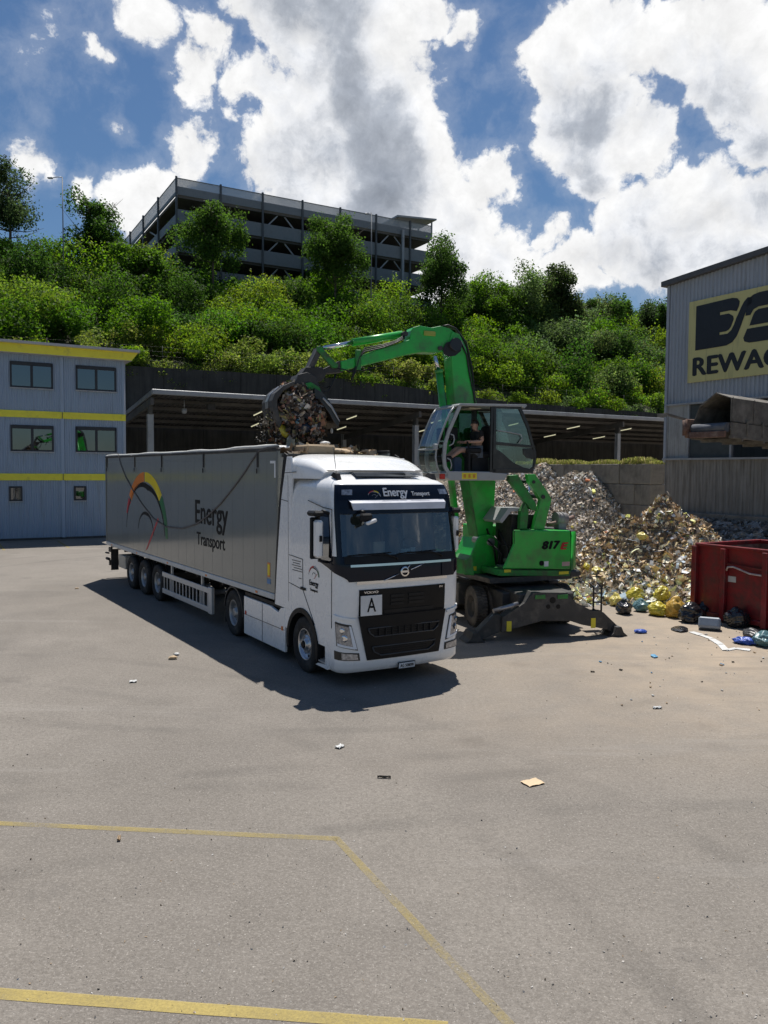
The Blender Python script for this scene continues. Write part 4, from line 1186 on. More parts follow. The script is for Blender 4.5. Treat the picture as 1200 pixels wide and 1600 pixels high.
for s in (-1, 1):
    hl = MB(); quadpatch(hl, [(s * 1.27, .73), (s * .895, .64), (s * 1.0, 1.07), (s * 1.285, 1.13)], .010); hh = hl.build('headlight', M_black, truck)
    hl = MB(); quadpatch(hl, [(s * 1.255, .75), (s * .99, .695), (s * 1.055, 1.045), (s * 1.265, 1.10)], .018); hl.build('lens', M_lamp, hh)
    hl = MB(); quadpatch(hl, [(s * .985, .68), (s * .915, .665), (s * 1.012, 1.055), (s * 1.05, 1.06)], .026); quadpatch(hl, [(s * 1.24, .735), (s * .95, .665), (s * .955, .70), (s * 1.24, .775)], .027); hl.build('light_strip', M_drl, hh)
    hl = MB()
    for (t, z, r_) in ((1.16, .99, .045), (1.13, .86, .06)):
        p = bs(s * t, z, .02); hl.lathe([(r_, 0), (r_ * .9, -.012), (r_ * .3, -.004), (0, -.004)], 16, M=Matrix.Translation(p) @ Matrix.Rotation(s * R(52), 4, 'Z'), axis='y')
    hl.build('reflector', M_chrome, hh)
    hl = MB(); quadpatch(hl, [(s * 1.33, .50), (s * .86, .47), (s * .875, .595), (s * 1.33, .645)], .008); f_ = hl.build('fog_light', M_black, truck)
    hl = MB(); quadpatch(hl, [(s * 1.18, .505), (s * .90, .49), (s * .91, .575), (s * 1.18, .615)], .016); hl.build('lens', M_lamp, f_)
    hl = MB(); quadpatch(hl, [(s * 1.30, 1.20), (s * .93, 1.13), (s * .93, 1.17), (s * 1.30, 1.25)], .035, thick=.06); hl.build('corner_trim', M_white, truck)
h = MB(); h.box(-.16, .16, -.006, .006, -.045, .045, b=.002)
pl_ = h.build('number_plate', M_lead, truck, M=Matrix.Translation((.03, .0, .305)))
h = MB(); h.box(-.175, .175, .004, .014, -.06, .06); h.build('plate_holder', M_blackp, pl_)
fit_text('plate_lettering', 'AG 508098', .27, .055, MAT['sign_black'], pl_, frame((0, -.0075, 0), (1, 0, 0), (0, 0, 1)), .001, .01)
# --- lower sides of the cab, arch, steps
def arch_poly(y0, y1, z0, z1, cy, cz, r, n=18):
    """side panel outline with a wheel arch cut from below (arch reaches the lower edge)"""
    a0 = math.asin(max(-1, min(1, (z0 - cz) / r)))
    pts = [(cy + r * math.cos(PI - a0 - (PI - 2 * a0) * i / n), cz + r * math.sin(PI - a0 - (PI - 2 * a0) * i / n)) for i in range(n + 1)]
    return [(y0, z0)] + pts + [(y1, z0), (y1, z1), (y0, z1)]
for s in (-1, 1):
    x0, x1 = (-1.24, -1.19) if s < 0 else (1.19, 1.24)
    p_ = MB(); p_.prism(arch_poly(.40, 2.36, .68, 1.21, 1.53, .50, .655), x0, x1, 'yz')
    p_.build('side_panel', M_white, truck, bevel=.006, norm=True)
    p_ = MB(); n = 24; r0, r1 = .575, .665
    xo = s * 1.262; xi = s * 1.0
    ang = [R(-14) + (PI + R(28)) * i / n for i in range(n + 1)]
    for xa, ra, rb in ((xo, r0, r1),):
        p_.grid([[(xa, 1.53 + rr_ * math.cos(a), .5 + rr_ * math.sin(a)) for a in ang] for rr_ in (r0, r1)], smooth=False)
        p_.grid([[(x_, 1.53 + r1 * math.cos(a), .5 + r1 * math.sin(a)) for a in ang] for x_ in (xa, s * 1.20)], smooth=True)
        p_.grid([[(x_, 1.53 + r0 * math.cos(a), .5 + r0 * math.sin(a)) for a in ang] for x_ in (xa, s * .85)], smooth=True)
    p_.build('wheel_arch', M_blackp, truck, norm=True)
    p_ = MB()
    p_.prism([(.52, .26), (.98, .26), (.90, .30), (.52, .34)], s * 1.24, s * .95, 'yz'); p_.box(*sorted((s * 1.235, s * .98)), .50, 1.0, .64, .69); p_.box(*sorted((s * 1.05, s * .98)), .5, 1.0, .28, .66)
    p_.box(*sorted((s * 1.24, s * 1.0)), .48, .54, .28, .68)
    st = p_.build('entry_step', M_white, truck, norm=True)
    p_ = MB(); p_.box(*sorted((s * 1.235, s * 1.02)), .54, .96, .34, .36); p_.build('tread', M_alu, st)
    # extender behind the cab, leaning back towards its foot
    p_ = MB(); p_.prism([(2.0, 1.05), (2.78, 1.05), (2.66, 2.0), (2.48, 3.1), (2.22, 3.90), (2.05, 3.90), (1.98, 3.55), (2.05, 3.0)], s * 1.245, s * 1.20, 'yz')
    ex = p_.build('side_extender', M_white, truck, bevel=.008, norm=True)
    p_ = MB(); p_.prism([(2.78, 1.05), (2.84, 1.05), (2.76, 2.0), (2.60, 3.1), (2.38, 3.98), (2.22, 3.93), (2.48, 3.1), (2.66, 2.0)], s * 1.232, s * 1.21, 'yz'); p_.build('rubber_edge', M_blackp, ex, norm=True)
    # panel gaps: thin dark strips let into the paint
    p_ = MB()
    for (ya, za, yb, zb) in ((.37, 1.0, .37, 3.0), (1.02, .95, 1.52, 1.52), (2.12, 1.2, 2.16, 3.55), (2.16, 3.07, 2.50, 3.10), (1.80, 3.62, 2.30, 3.60), (1.5, 1.5, 2.12, 1.56), (1.5, 1.5, 1.52, 2.05), (1.52, 2.05, 2.12, 2.08), (.7, 3.02, 1.3, 3.12), (.37, 3.0, .7, 3.02)):
        p_.bar((s * 1.2425, ya, za), (s * 1.2425, yb, zb), .008, .012, up=(0, 0, 1) if abs(zb - za) < abs(yb - ya) else (0, 1, 0))
    p_.build('panel_gap', M_blackp, truck)
    # skirts between the axles
    p_ = MB(); p_.prism([(2.30, .20), (4.45, .18), (4.45, .98), (3.0, .98), (2.62, .92), (2.50, 1.02), (2.30, 1.06)], s * 1.245, s * 1.19, 'yz')
    sk = p_.build('side_skirt', M_white, truck, bevel=.01, norm=True)
    p_ = MB()
    p_.bar((s * 1.2465, 3.42, .2), (s * 1.2465, 3.42, .97), .008, .012, up=(0, 1, 0)); p_.bar((s * 1.2465, 2.32, .62), (s * 1.2465, 4.44, .60), .008, .010)
    p_.box(*sorted((s * 1.20, s * .7)), 2.5, 4.5, .99, 1.06); p_.build('skirt_trim', M_blackp, sk)
    for ya in (2.42, 4.34):
        p_ = MB(); p_.box(*sorted((s * 1.246, s * 1.256)), ya - .035, ya + .035, .60, .68, b=.003); p_.build('side_marker', M_redl if ya > 4 else M_orange, sk)
    # door handle, mirrors
    p_ = MB(); p_.box(*sorted((s * 1.242, s * 1.262)), 1.38, 1.58, 1.50, 1.55, b=.006); p_.build('door_handle', M_blackp, truck)
    mr_ = MB(); xm = s * 1.405
    mr_.box(xm - .065, xm + .065, .46, .64, 2.18, 2.82, b=.035); hd = mr_.build('mirror', M_white, truck, bevel=.01)
    mr_ = MB(); mr_.box(xm - .095, xm + .095, .642, .70, 2.15, 2.86, b=.02); mr_.box(xm - .03, xm + .02, .432, .445, 2.46, 2.56); mr_.build('mirror_shell', M_blackp, hd)
    mr_ = MB(); mr_.tube([(s * 1.22, .50, 2.92), (s * 1.32, .56, 2.97), (s * 1.40, .58, 2.86)], .03, 8); mr_.tube([(s * 1.24, .50, 2.10), (s * 1.36, .54, 2.12), (s * 1.40, .56, 2.2)], .022, 8)
    mr_.box(min(s * 1.52, s * 1.32), max(s * 1.52, s * 1.32), .48, .78, 2.88, 2.97, b=.03); mr_.build('mirror_arm', M_blackp, hd)
# front kerb mirror seen through the glass: black arm with pale back
mr_ = MB(); mr_.tube([surf(-.80, 2.98, .03), surf(-.80, 2.95, .20)], .03, 8); mr_.box(-.88, -.66, .0, .10, 2.80, 2.94, b=.03); k_ = mr_.build('front_mirror', M_blackp, truck)
mr_ = MB(); mr_.box(-.10, .10, -.03, .03, -.03, .03, b=.015); mr_.build('mirror_cover', M_white, k_, M=Matrix.Translation((-.70, -.01, 2.80)) @ Matrix.Rotation(R(-18), 4, 'Y'))
# --- roof deflector
d_ = MB(); rows = []
for i in range(9):
    u = i / 8; y = 1.02 + 1.18 * u
    zt = 3.66 + .30 * math.sin(u * PI / 2) ** .8 + .0 * u; wd = 1.06 + .17 * min(1, u * 1.8)
    prof = []
    for k in range(17):
        a = PI * k / 16; c, sn = math.cos(a), math.sin(a)
        prof.append((-wd * math.copysign(abs(c) ** .35, c), y + (.12 * (1 - abs(sn) ** .5) if i == 0 else 0), 3.50 + (zt - 3.50) * abs(sn) ** .42))
    rows.append(prof)
d_.grid(rows); d_.add(rows[0], [tuple(range(17))]); d_.add(rows[-1], [tuple(range(17))[::-1]])
d_.build('roof_deflector', M_white, truck, norm=True)
d_ = MB(); d_.grid([[(x_, 1.00, 3.635 + .0 * x_) for x_ in np.linspace(-1.0, 1.0, 9)], [(x_, 1.06, 3.665) for x_ in np.linspace(-1.02, 1.02, 9)]], smooth=False); d_.build('deflector_gap', M_blackp, truck)
d_ = MB(); d_.add([(-.66, .60, 3.552), (.66, .60, 3.552), (.52, .99, 3.634), (-.52, .99, 3.634)], [(0, 1, 2, 3)]); d_.add([(-.66, .60, 3.538), (.66, .60, 3.538), (.54, 1.0, 3.628), (-.54, 1.0, 3.628)], [(0, 1, 2, 3)], mat=1)
d_.build('roof_hatch', [G_roof, M_navy], truck)
for s in (-1, 1):
    d_ = MB(); d_.prism([(.58, 3.46), (.86, 3.56), (.76, 3.62), (.66, 3.60)], s * .98 - .04, s * .98 + .04, 'yz'); d_.build('roof_antenna', M_blackp, truck, norm=True)
d_ = MB(); d_.tube([(-.98, .72, 3.6), (-1.0, .80, 4.05)], .006, 5); d_.build('whip_antenna', M_blackp, truck)
# --- lettering on the cab
def arcs(parent, M, sc, mats, thick=.003):
    """gauge-like emblem: coloured outer ring, dark crescents and a red needle; x to the viewer's right"""
    def ring(a0, a1, r0, r1, w0, w1, n=12, sy=.86):
        o_ = []; i_ = []
        for k in range(n + 1):
            u = k / n; a = R(a0 + (a1 - a0) * u); wd = w0 + (w1 - w0) * u
            ro = r0 + (r1 - r0) * u
            o_.append((ro * math.cos(a), ro * sy * math.sin(a))); i_.append(((ro - wd) * math.cos(a), (ro - wd) * sy * math.sin(a)))
        return o_ + i_[::-1]
    segs = [('orange_arc', mats[0], [ring(92, 143, 1, 1, .155, .15)]), ('yellow_arc', mats[1], [ring(41, 90, 1, 1, .15, .155)]), ('green_arc', mats[2], [ring(0, 40, 1.0, 1.0, .09, .15)]),
            ('red_arc', mats[3], [ring(146, 163, 1, 1, .13, .04)]),
            ('dark_arc', mats[4], [ring(80, 178, .81, .98, .095, .005), ring(2, 80, .88, .81, .005, .095), ring(80, 170, .36, .36, .055, .01), ring(0, 80, .40, .36, .01, .055)])]
    for nme, mt_, polys in segs:
        q = MB()
        for pl__ in polys: q.prism([(a * sc, b * sc) for a, b in pl__], 0, thick, 'xy')
        q.build(nme, mt_, parent, M=M, norm=True)
    q = MB(); q.prism([(.00 * sc, -.24 * sc), (.10 * sc, -.2 * sc), (.62 * sc, .23 * sc), (.585 * sc, .255 * sc)], 0, thick, 'xy'); q.build('needle', mats[3], parent, M=M, norm=True)
C_or = pm('orange_film', (.72, .20, .02), .4); C_ye = pm('yellow_film', (.78, .60, .01), .4); C_gr = pm('green_film', (.012, .14, .045), .4); C_rd = pm('red_film', (.50, .03, .04), .4); C_bk = MAT['sign_black']
C_lt = pm('pale_film', (.35, .36, .38), .4); C_wh = pm('white_film', (.8, .8, .8), .4)
Lf = frame((-1.2435, 1.05, 1.80), (0, -1, 0), (0, 0, 1))
arcs(truck, Lf, .21, [C_rd, C_lt, C_gr, C_rd, C_bk])
fit_text('side_lettering', 'Energy', .36, .13, C_bk, truck, frame((-1.2435, 1.05, 1.66), (0, -1, 0), (0, 0, 1)), .002, .01)
fit_text('side_lettering', 'Transport', .30, .065, C_bk, truck, frame((-1.2435, 1.05, 1.545), (0, -1, 0), (0, 0, 1)), .002, .01)
for k, (a, b) in enumerate(((0, .38), (.05, .36), (.0, .40), (.08, .42), (.02, .40), (.30, .42))):
    q = MB(); z = 1.99 - .045 * k - (.08 if k == 5 else 0); x_ = a
    while x_ < b:
        l_ = rnd.uniform(.015, .05); q.box(-1.2445, -1.2425, 1.98 - x_ - l_, 1.98 - x_, z, z + .014); x_ += l_ + .008
    q.build('small_print', M_chassis, truck)
HF = frame(surf(-.52, 3.275, .016), (1, -.055, -.0), (0, .22, 1))
arcs(truck, frame(surf(-.50, 3.21, .022), (1, -.05, 0), (0, .35, 1)), .125, [C_rd, C_ye, C_lt, C_lt, C_lt], .002)
fit_text('header_lettering', 'Energy', .50, .20, C_wh, truck, frame(surf(-.06, 3.262, .026), (1, 0, 0), (0, .38, 1)), .003, .02)
fit_text('header_lettering', 'Transport', .39, .10, C_wh, truck, frame(surf(.48, 3.245, .028), (1, .035, 0), (0, .38, 1)), .003, .022)
# --- chassis, fifth wheel, wheels
q = MB(); q.box(-.45, -.36, .6, 6.0, .62, .92); q.box(.36, .45, .6, 6.0, .62, .92); q.box(-.36, .36, 5.9, 6.0, .62, .9); q.box(-1.1, 1.1, .3, .5, .4, 1.2); q.box(-.9, .9, .6, 2.2, .75, 1.25)
q.box(-1.15, 1.15, 2.5, 4.3, .35, .95); q.tube([(-.8, 5.13, .5), (.8, 5.13, .5)], .09, 10); q.tube([(-.9, 1.5, .5), (.9, 1.5, .5)], .06, 10); q.build('chassis', M_chassis, truck)
q = MB(); q.box(-.5, .5, 4.3, 5.2, .95, 1.08, b=.03); q.build('fifth_wheel', M_dgrey, truck)
for s in (-1, 1):
    make_wheel(truck, s * 1.07, 1.50, s, style='steel', wide=.31)
    make_wheel(truck, s * 1.10, 5.13, s, style='dished', wide=.29, twin=True)
    q = MB(); n = 16; ang = [R(5) + R(175) * i / n for i in range(n + 1)]
    q.grid([[(s * x_, 5.13 + .60 * math.cos(a), .5 + .60 * math.sin(a)) for a in ang] for x_ in (1.24, .62)]); q.grid([[(s * 1.24, 5.13 + r_ * math.cos(a), .5 + r_ * math.sin(a)) for a in ang] for r_ in (.56, .60)], smooth=False)
    q.box(*sorted((s * 1.2, s * .66)), 5.74, 5.76, .2, .75)
    q.build('mudguard', M_dgrey, truck, norm=True)

# ================================================================== trailer
RY = R(32.99)
KP = Vector((TO.x - 4.6 * math.sin(TY), TO.y + 4.6 * math.cos(TY), 0))
trailer = empty('semi_trailer', KP, RY, 'long grey open top semi trailer with rainbow gauge emblem and black lettering behind the truck', 'trailer')
tx = Vector((math.cos(RY), math.sin(RY), 0)); ty = Vector((-math.sin(RY), math.cos(RY), 0))
def side_pt(px, py, x=-1.275):
    d = ray(px, py); o = Vector((0, 0, CAM_H)); P0 = KP + tx * x
    t = (P0 - o).dot(tx) / d.dot(tx); P = o + d * t
    return ((P - KP).dot(ty), P.z)
Y0_, Y1_ = -1.85, 11.52
WZ = 4.02
q = MB()
q.box(-1.275, -1.235, Y0_, Y1_, 1.24, WZ, b=.006); trw = q.build('side_wall', M_trail, trailer)
q = MB(); q.box(1.235, 1.275, Y0_, Y1_, 1.24, WZ, b=.006); q.build('side_wall', M_trail, trailer)
q = MB(); q.box(-1.235, 1.235, Y0_, Y0_ + .05, 1.1, WZ - .05); q.build('front_wall', M_trail, trailer)
q = MB(); q.box(-1.235, 1.235, Y1_ - .05, Y1_, 1.1, WZ - .05); q.build('rear_door', M_trail, trailer)
q = MB(); q.box(-1.235, 1.235, Y0_, Y1_, 1.12, 1.22); q.build('floor', M_dgrey, trailer)
q = MB()
for s in (-1, 1):
    a, b = sorted((s * 1.225, s * 1.29)); q.box(a, b, Y0_, Y1_, 1.115, 1.235, b=.012)
q.build('bottom_rail', pm('worn_white_rail', (.60, .60, .58), .45, var=.05, dirt=(.3, .28, .25), dirt_amt=.35, dscale=2), trailer)
q = MB()
for s in (-1, 1):
    a, b = sorted((s * 1.22, s * 1.288)); q.box(a, b, Y0_, Y1_, WZ - .01, WZ + .055, b=.01)
q.box(-1.2, 1.2, Y1_ - .06, Y1_ + .02, WZ, WZ + .06); q.box(-1.2, 1.2, Y0_ - .02, Y0_ + .06, WZ - .12, WZ - .06)
q.build('top_rail', M_chassis, trailer)
q = MB()
for s in (-1, 1):
    for ya, yb in ((Y0_ - .0, Y0_ + .06), (Y1_ - .08, Y1_)):
        a, b = sorted((s * 1.276, s * 1.292)); q.box(a, b, ya, yb, 1.24, WZ, b=.004)
q.build('corner_post', pm('grey_corner_post', (.16, .17, .16), .4), trailer)
q = MB(); y = Y0_ + .52
while y < Y1_ - .2:
    q.box(-1.2762, -1.2745, y - .002, y + .002, 1.25, WZ - .03); y += .60
q.box(-1.2772, -1.274, Y0_ + .1, Y1_ - .1, WZ - .145, WZ - .137)
q.build('panel_joint', pm('panel_joint_grey', (.11, .118, .108), .5), trailer)
# load visible along the top and rolled cover
rr2 = random.Random(3)
q = MB(); pts = []
for k in range(26):
    y = Y0_ + .1 + (Y1_ - Y0_ - .1) * k / 25
    pts.append((-1.24 + rr2.uniform(-.02, .02), y, WZ + .062 + .006 * math.sin(k * .9) + rr2.uniform(-.004, .004) + (.025 if k < 5 else 0)))
q.tube(pts, [.040 + .005 * math.sin(k * 1.7) for k in range(26)], 8)
M_tarp = pm('pale_folded_cover', (.55, .55, .52), .7, var=.15, dirt=(.25, .24, .22), dirt_amt=.4, dscale=3, bump=.4)
q.build('rolled_cover', M_tarp, trailer)
q = MB()
for k, yy in enumerate((Y0_ + .95, 2.2, 5.4, 8.0, Y1_ - .22)):
    q = MB(); q.box(-1.30, -1.28, yy - .03, yy + .03, WZ - .32, WZ + .02, b=.004); q.tube([(-1.305, yy, WZ - .34), (-1.305, yy, WZ - .44)], .014, 6); q.build('cover_buckle', M_chassis, trailer)
strap = [side_pt(160 + a / 4, 680 + b / 4) for a, b in ((100, 112), (118, 185), (150, 265), (195, 345), (250, 430), (320, 520), (400, 572), (500, 583), (590, 555), (660, 505), (740, 430), (820, 330), (890, 235), (940, 155), (985, 95), (1040, 78), (1110, 72))]
q = MB(); pts = [(-1.292 - .0 * i, y, z) for i, (y, z) in enumerate(strap)]
for a, b in zip(pts, pts[1:]): q.bar(a, b, .010, .036, up=(0, .3, 1) if abs(a[1] - b[1]) > abs(a[2] - b[2]) else (0, 1, 0))
q.build('slack_strap', pm('grey_webbing', (.11, .10, .095), .85), trailer)
# emblem and lettering
yc_, zc_ = 7.0, 1.80
arcs(trailer, frame((-1.2765, yc_, zc_), (0, -1, 0), (0, 0, 1)), 2.06, [C_or, C_ye, C_gr, C_rd, C_bk], .003)
fit_text('side_lettering', 'Energy', 2.10, .74, C_bk, trailer, frame((-1.2765, 1.76, 2.555), (0, -1, 0), (0, 0, 1)), .003, .014)
fit_text('side_lettering', 'Transport', 1.82, .40, C_bk, trailer, frame((-1.2765, 1.80, 1.955), (0, -1, 0), (0, 0, 1)), .003, .012)
q = MB(); q.box(-1.282, -1.276, Y0_ + .12, Y0_ + .36, 3.78, 3.83); q.box(-1.282, -1.276, Y0_ + .12, Y0_ + .17, 3.50, 3.78); q.build('corner_marking', C_wh, trailer)
q = MB(); q.box(-1.281, -1.276, -1.48, -1.36, 1.54, 1.82); q.build('warning_sticker', C_or, trailer)
q = MB(); q.box(-1.283, -1.281, -1.47, -1.37, 1.57, 1.79); q.build('sticker_centre', C_ye, trailer)
q = MB(); q.box(-1.281, -1.276, -1.50, -1.34, 1.40, 1.50); q.build('blue_sticker', pm('blue_film', (.08, .22, .45), .4), trailer)
# under-run guard, wheels, box, rear
q = MB(); q.box(-1.25, -1.21, 1.96, 5.55, .74, .87, b=.008); q.box(-1.25, -1.21, 1.96, 5.55, .29, .42, b=.008)
for k in range(14): y = 2.12 + k * .255; q.box(-1.235, -1.215, y - .018, y + .018, .42, .74)
q.box(-1.26, -1.18, 1.80, 2.02, .27, .90, b=.012)
for y in (2.6, 4.9): q.box(-1.2, -1.15, y - .04, y + .04, .4, 1.1)
q.build('side_guard', M_alu, trailer)
q = MB(); q.box(1.21, 1.25, 1.96, 5.55, .74, .87, b=.008); q.box(1.21, 1.25, 1.96, 5.55, .29, .42, b=.008); q.build('side_guard', M_alu, trailer)
for k in range(3):
    y = 6.02 + 1.31 * k
    for s in (-1, 1): make_wheel(trailer, s * 1.07, y, s, style='dished', wide=.37)
q = MB()
q.box(-.55, -.42, Y0_ + .4, Y1_ - .1, .85, 1.12); q.box(.42, .55, Y0_ + .4, Y1_ - .1, .85, 1.12)
for k in range(3): q.tube([(-.95, 6.02 + 1.31 * k, .5), (.95, 6.02 + 1.31 * k, .5)], .075, 10)
for y in np.linspace(Y0_ + .6, Y1_ - .3, 16): q.box(-1.2, 1.2, y - .03, y + .03, 1.04, 1.11)
q.box(-.9, .9, 5.6, 9.2, .6, .8); q.build('chassis', M_chassis, trailer)
q = MB()
for s in (-1, 1):
    q.box(s * .95 - .07, s * .95 + .07, .55, .72, .42, 1.1); q.box(s * .95 - .12, s * .95 + .12, .5, .77, .38, .42)
q.box(-.9, .9, .6, .66, .7, .8); q.build('landing_leg', M_dgrey, trailer)
q = MB(); q.box(-1.25, -1.22, 9.28, 10.08, .52, .92, b=.01); q.box(-1.252, -1.25, 9.45, 9.5, .74, .82); q.box(-1.252, -1.25, 9.85, 9.9, .74, .82); q.box(-1.22, -.7, 9.28, 10.08, .52, .92); q.build('tool_box', pm('cream_tool_box', (.52, .47, .38), .5, dirt=(.2, .17, .13), dirt_amt=.4), trailer)
q = MB(); q.box(-1.2, 1.2, Y1_ - .1, Y1_ + .02, .42, .60); q.box(-1.24, -1.0, Y1_ - .45, Y1_ - .42, .3, 1.0); q.box(-1.26, -1.2, Y1_ - .5, Y1_ - .2, .9, 1.05)
q.tube([(-1.28, Y1_ - .35, .66), (-1.28, Y1_ - .05, .66)], .05, 8); q.tube([(-1.28, Y1_ - .30, .86), (-1.28, Y1_ + .08, .84)], .03, 8); q.build('rear_bumper', M_chassis, trailer)
for k in range(5):
    q = MB(); q.box(-1.297, -1.288, -.9 + 2.9 * k, -.8 + 2.9 * k, 1.15, 1.19); q.build('side_marker', M_orange, trailer)
# ================================================================== material handler
ES = Vector((3.17, 19.4, 0)); EF = Vector((-.915, -.403, 0)).normalized(); EN = Vector((-EF.y, EF.x, 0))
ER = math.atan2(EF.y, EF.x)
exc = empty('material_handler', ES, ER, 'green wheeled material handler with a raised glass cab and long arm working beside the truck', 'excavator')
EM = Matrix.Translation(ES) @ Matrix.Rotation(ER, 4, 'Z')
def ept(px, py, y=0.0):
    """(forward, up) of a point of the photograph on the machine's vertical plane y to the left of its middle"""
    d = ray(px, py); P0 = ES + EN * y; o = Vector((0, 0, CAM_H)); t = (P0 - o).dot(EN) / d.dot(EN); P = o + d * t
    return ((P - ES).dot(EF), P.z)
def ep(pts, y=0.0): return [ept(a, b, y) for a, b in pts]
def c4(a, b): return (400 + a / 3.529, 490 + b / 3.529)
def c3(a, b): return (640 + a / 3.529, 600 + b / 3.529)
def c1z(a, b): return (660 + a / 6.0, 600 + b / 6.0)
def cg(a, b): return (400 + a / 8.571, 580 + b / 8.571)
def plate(name, pts, y0, y1, mat, parent=exc, bevel=.012, yref=None):
    q = MB(); q.prism(ep(pts, (y0 + y1) / 2 if yref is None else yref), y0, y1, 'xz'); return q.build(name, mat, parent, bevel=bevel, norm=True)
# --- undercarriage
SB = Vector((1.93, 16.77, 0)); SD = Vector((3.32, .77, 0)).normalized(); UO = SB + SD * 1.70
UMw = Matrix.Translation(UO) @ Matrix.Rotation(math.atan2(SD.y, SD.x), 4, 'Z')
UM = EM.inverted() @ UMw
SDn = Vector((-SD.y, SD.x, 0))
def upt(px, py, Y=0.0):
    d = ray(px, py); o = Vector((0, 0, CAM_H)); P0 = UO + SDn * Y; t = (P0 - o).dot(SDn) / d.dot(SDn); P = o + d * t
    return ((P - UO).dot(SD), max(0, P.z))
def c2s(a, b): return (680 + a / 4, 740 + b / 4)
q = MB(); q.box(-.62, .72, .12, 4.7, .50, .98, b=.03); q.box(-.80, -.55, .6, 3.9, .55, .93, b=.02); q.box(.65, .95, .6, 3.9, .55, .93, b=.02); q.box(-.9, .9, 4.6, 4.9, .3, .9)
q.tube([(-1.0, 1.63, .46), (1.15, 1.63, .46)], .12, 10); q.tube([(-1.0, 4.0, .46), (1.15, 4.0, .46)], .12, 10)
q.build('undercarriage', M_dgrey, exc, M=UM)
for x0_ in (-1.32, 1.03): q = MB(); q.box(x0_, x0_ + .29, 2.15, 3.35, .42, .95, b=.02); q.build('side_tank', M_dgrey, exc, M=UM)
q = MB(); q.prism([upt(*c2s(a, b)) for a, b in ((600, 738), (808, 740), (862, 800), (960, 848), (1020, 850), (1052, 905), (1060, 968), (900, 938), (830, 915), (650, 915), (400, 985), (408, 890), (545, 802))], -.13, .0, 'xz')
q.prism([upt(*c2s(a, b)) for a, b in ((600, 738), (808, 740), (862, 800), (960, 848), (955, 900), (820, 900), (650, 900), (430, 960), (420, 900), (545, 810))], .10, .28, 'xz')
pts = [upt(*c2s(a, b)) for a, b in ((545, 805), (600, 738), (808, 740), (862, 800), (1020, 850))]
q.add([(x_, y_, z_ + .004) for (x_, z_) in pts for y_ in (-.13, .28)], [(2 * i, 2 * i + 1, 2 * i + 3, 2 * i + 2) for i in range(4)])
st = q.build('stabiliser_frame', M_dgrey, exc, bevel=.01, M=UM, norm=True)
for nm, P in (('stabiliser_leg', ((418, 885), (372, 876), (262, 985), (240, 1025), (275, 1040), (400, 985))), ('stabiliser_leg', ((1008, 850), (1045, 865), (1138, 955), (1150, 985), (1095, 990), (1050, 962), (990, 905)))):
    q = MB(); q.prism([upt(*c2s(a, b)) for a, b in P], -.06, .2, 'xz'); q.build(nm, M_dgrey, exc, bevel=.01, M=UM, norm=True)
for cx_ in (-1.70, 1.66):
    q = MB(); q.prism([(cx_ - .22, 0.01), (cx_ + .22, 0.01), (cx_ + .12, .09), (cx_ + .06, .22), (cx_ - .06, .22), (cx_ - .12, .09)], -.2, .32, 'xz'); q.build('stabiliser_foot', M_dgrey, exc, bevel=.01, M=UM, norm=True)
q = MB(); a = upt(*c2s(365, 860), Y=-.1); b = upt(*c2s(520, 815), Y=-.1); q.tube([(a[0], -.08, a[1]), (b[0], -.08, b[1])], .05, 10); a = upt(*c2s(290, 990)); q.tube([(a[0], .05, a[1]), (upt(*c2s(370, 890))[0], .05, upt(*c2s(370, 890))[1])], .045, 8)
q.build('leg_cylinder', M_steel, exc, M=UM)
q = MB()
for (a, b) in ((640, 752), (780, 750)):
    x_, z_ = upt(*c2s(a, b)); q.box(x_ - .12, x_ + .12, -.15, -.132, z_ - .09, z_ + .0, b=.004)
q.build('lifting_lug', M_greend, exc, M=UM)
for (a, b) in ((447, 947), (970, 927)):
    x_, z_ = upt(*c2s(a, b)); q = MB(); q.box(x_ - .055, x_ + .055, -.137, -.131, z_ - .11, z_ + .11); q.build('warning_label', M_yellow, exc, M=UM)
for (a, b, r_) in ((718, 785, .07), (690, 825, .05), (752, 825, .05)):
    x_, z_ = upt(*c2s(a, b)); q = MB(); q.tube([(x_, -.128, z_), (x_, -.137, z_)], r_, 18); q.build('bolt_hole', M_grille, exc, M=UM)
M_tyred = pm('dusty_solid_tyre', (.085, .075, .064), .9, var=.2, bump=.3, bscale=50, dirt=(.21, .18, .15), dirt_amt=.6, dscale=4)
def solid_wheel(X, Y, s):
    rad, h = .47, .13
    for k, nm in ((0, 'wheel'), (1, 'wheel')):
        Mx = UM @ Matrix.Translation((X - s * .33 * k, Y, rad)) @ (Matrix.Identity(4) if s > 0 else Matrix.Rotation(PI, 4, 'Z'))
        r_ = MB(); r_.lathe([(.27, h), (.255, h * .9), (.24, -h * .2), (.13, -h * .1), (.12, h * .5), (0, h * .5)], 28, axis='x'); w_ = r_.build(nm, MAT['wheel_dark'], exc); w_.matrix_local = Mx
        t = MB(); t.lathe([(.26, -h), (rad * .9, -h), (rad * .975, -h * .8), (rad * .975, h * .8), (rad * .9, h), (.275, h), (.26, h * .9)], 36, axis='x')
        for j in range(36):
            a = 2 * PI * j / 36
            for sd in (-1, 1):
                Mr = Matrix.Rotation(a + (.08 if sd > 0 else 0), 4, 'X')
                t.box(sd * .012 if sd > 0 else -h * .97, h * .97 if sd > 0 else -.012, -.024, .024, rad * .95, rad + .008, M=Mr)
        t.build('tyre', M_tyred, w_)
for X in (-1, 1):
    for Y in (1.63, 4.0): solid_wheel(X * 1.05 + (.08 if X > 0 else 0), Y, X)
q = MB()
for x_ in (1.42, 1.62):
    q.tube([(x_, .55, .38), (x_, .55, 1.0), (x_ - .1, .6, 1.12)], .022, 6)
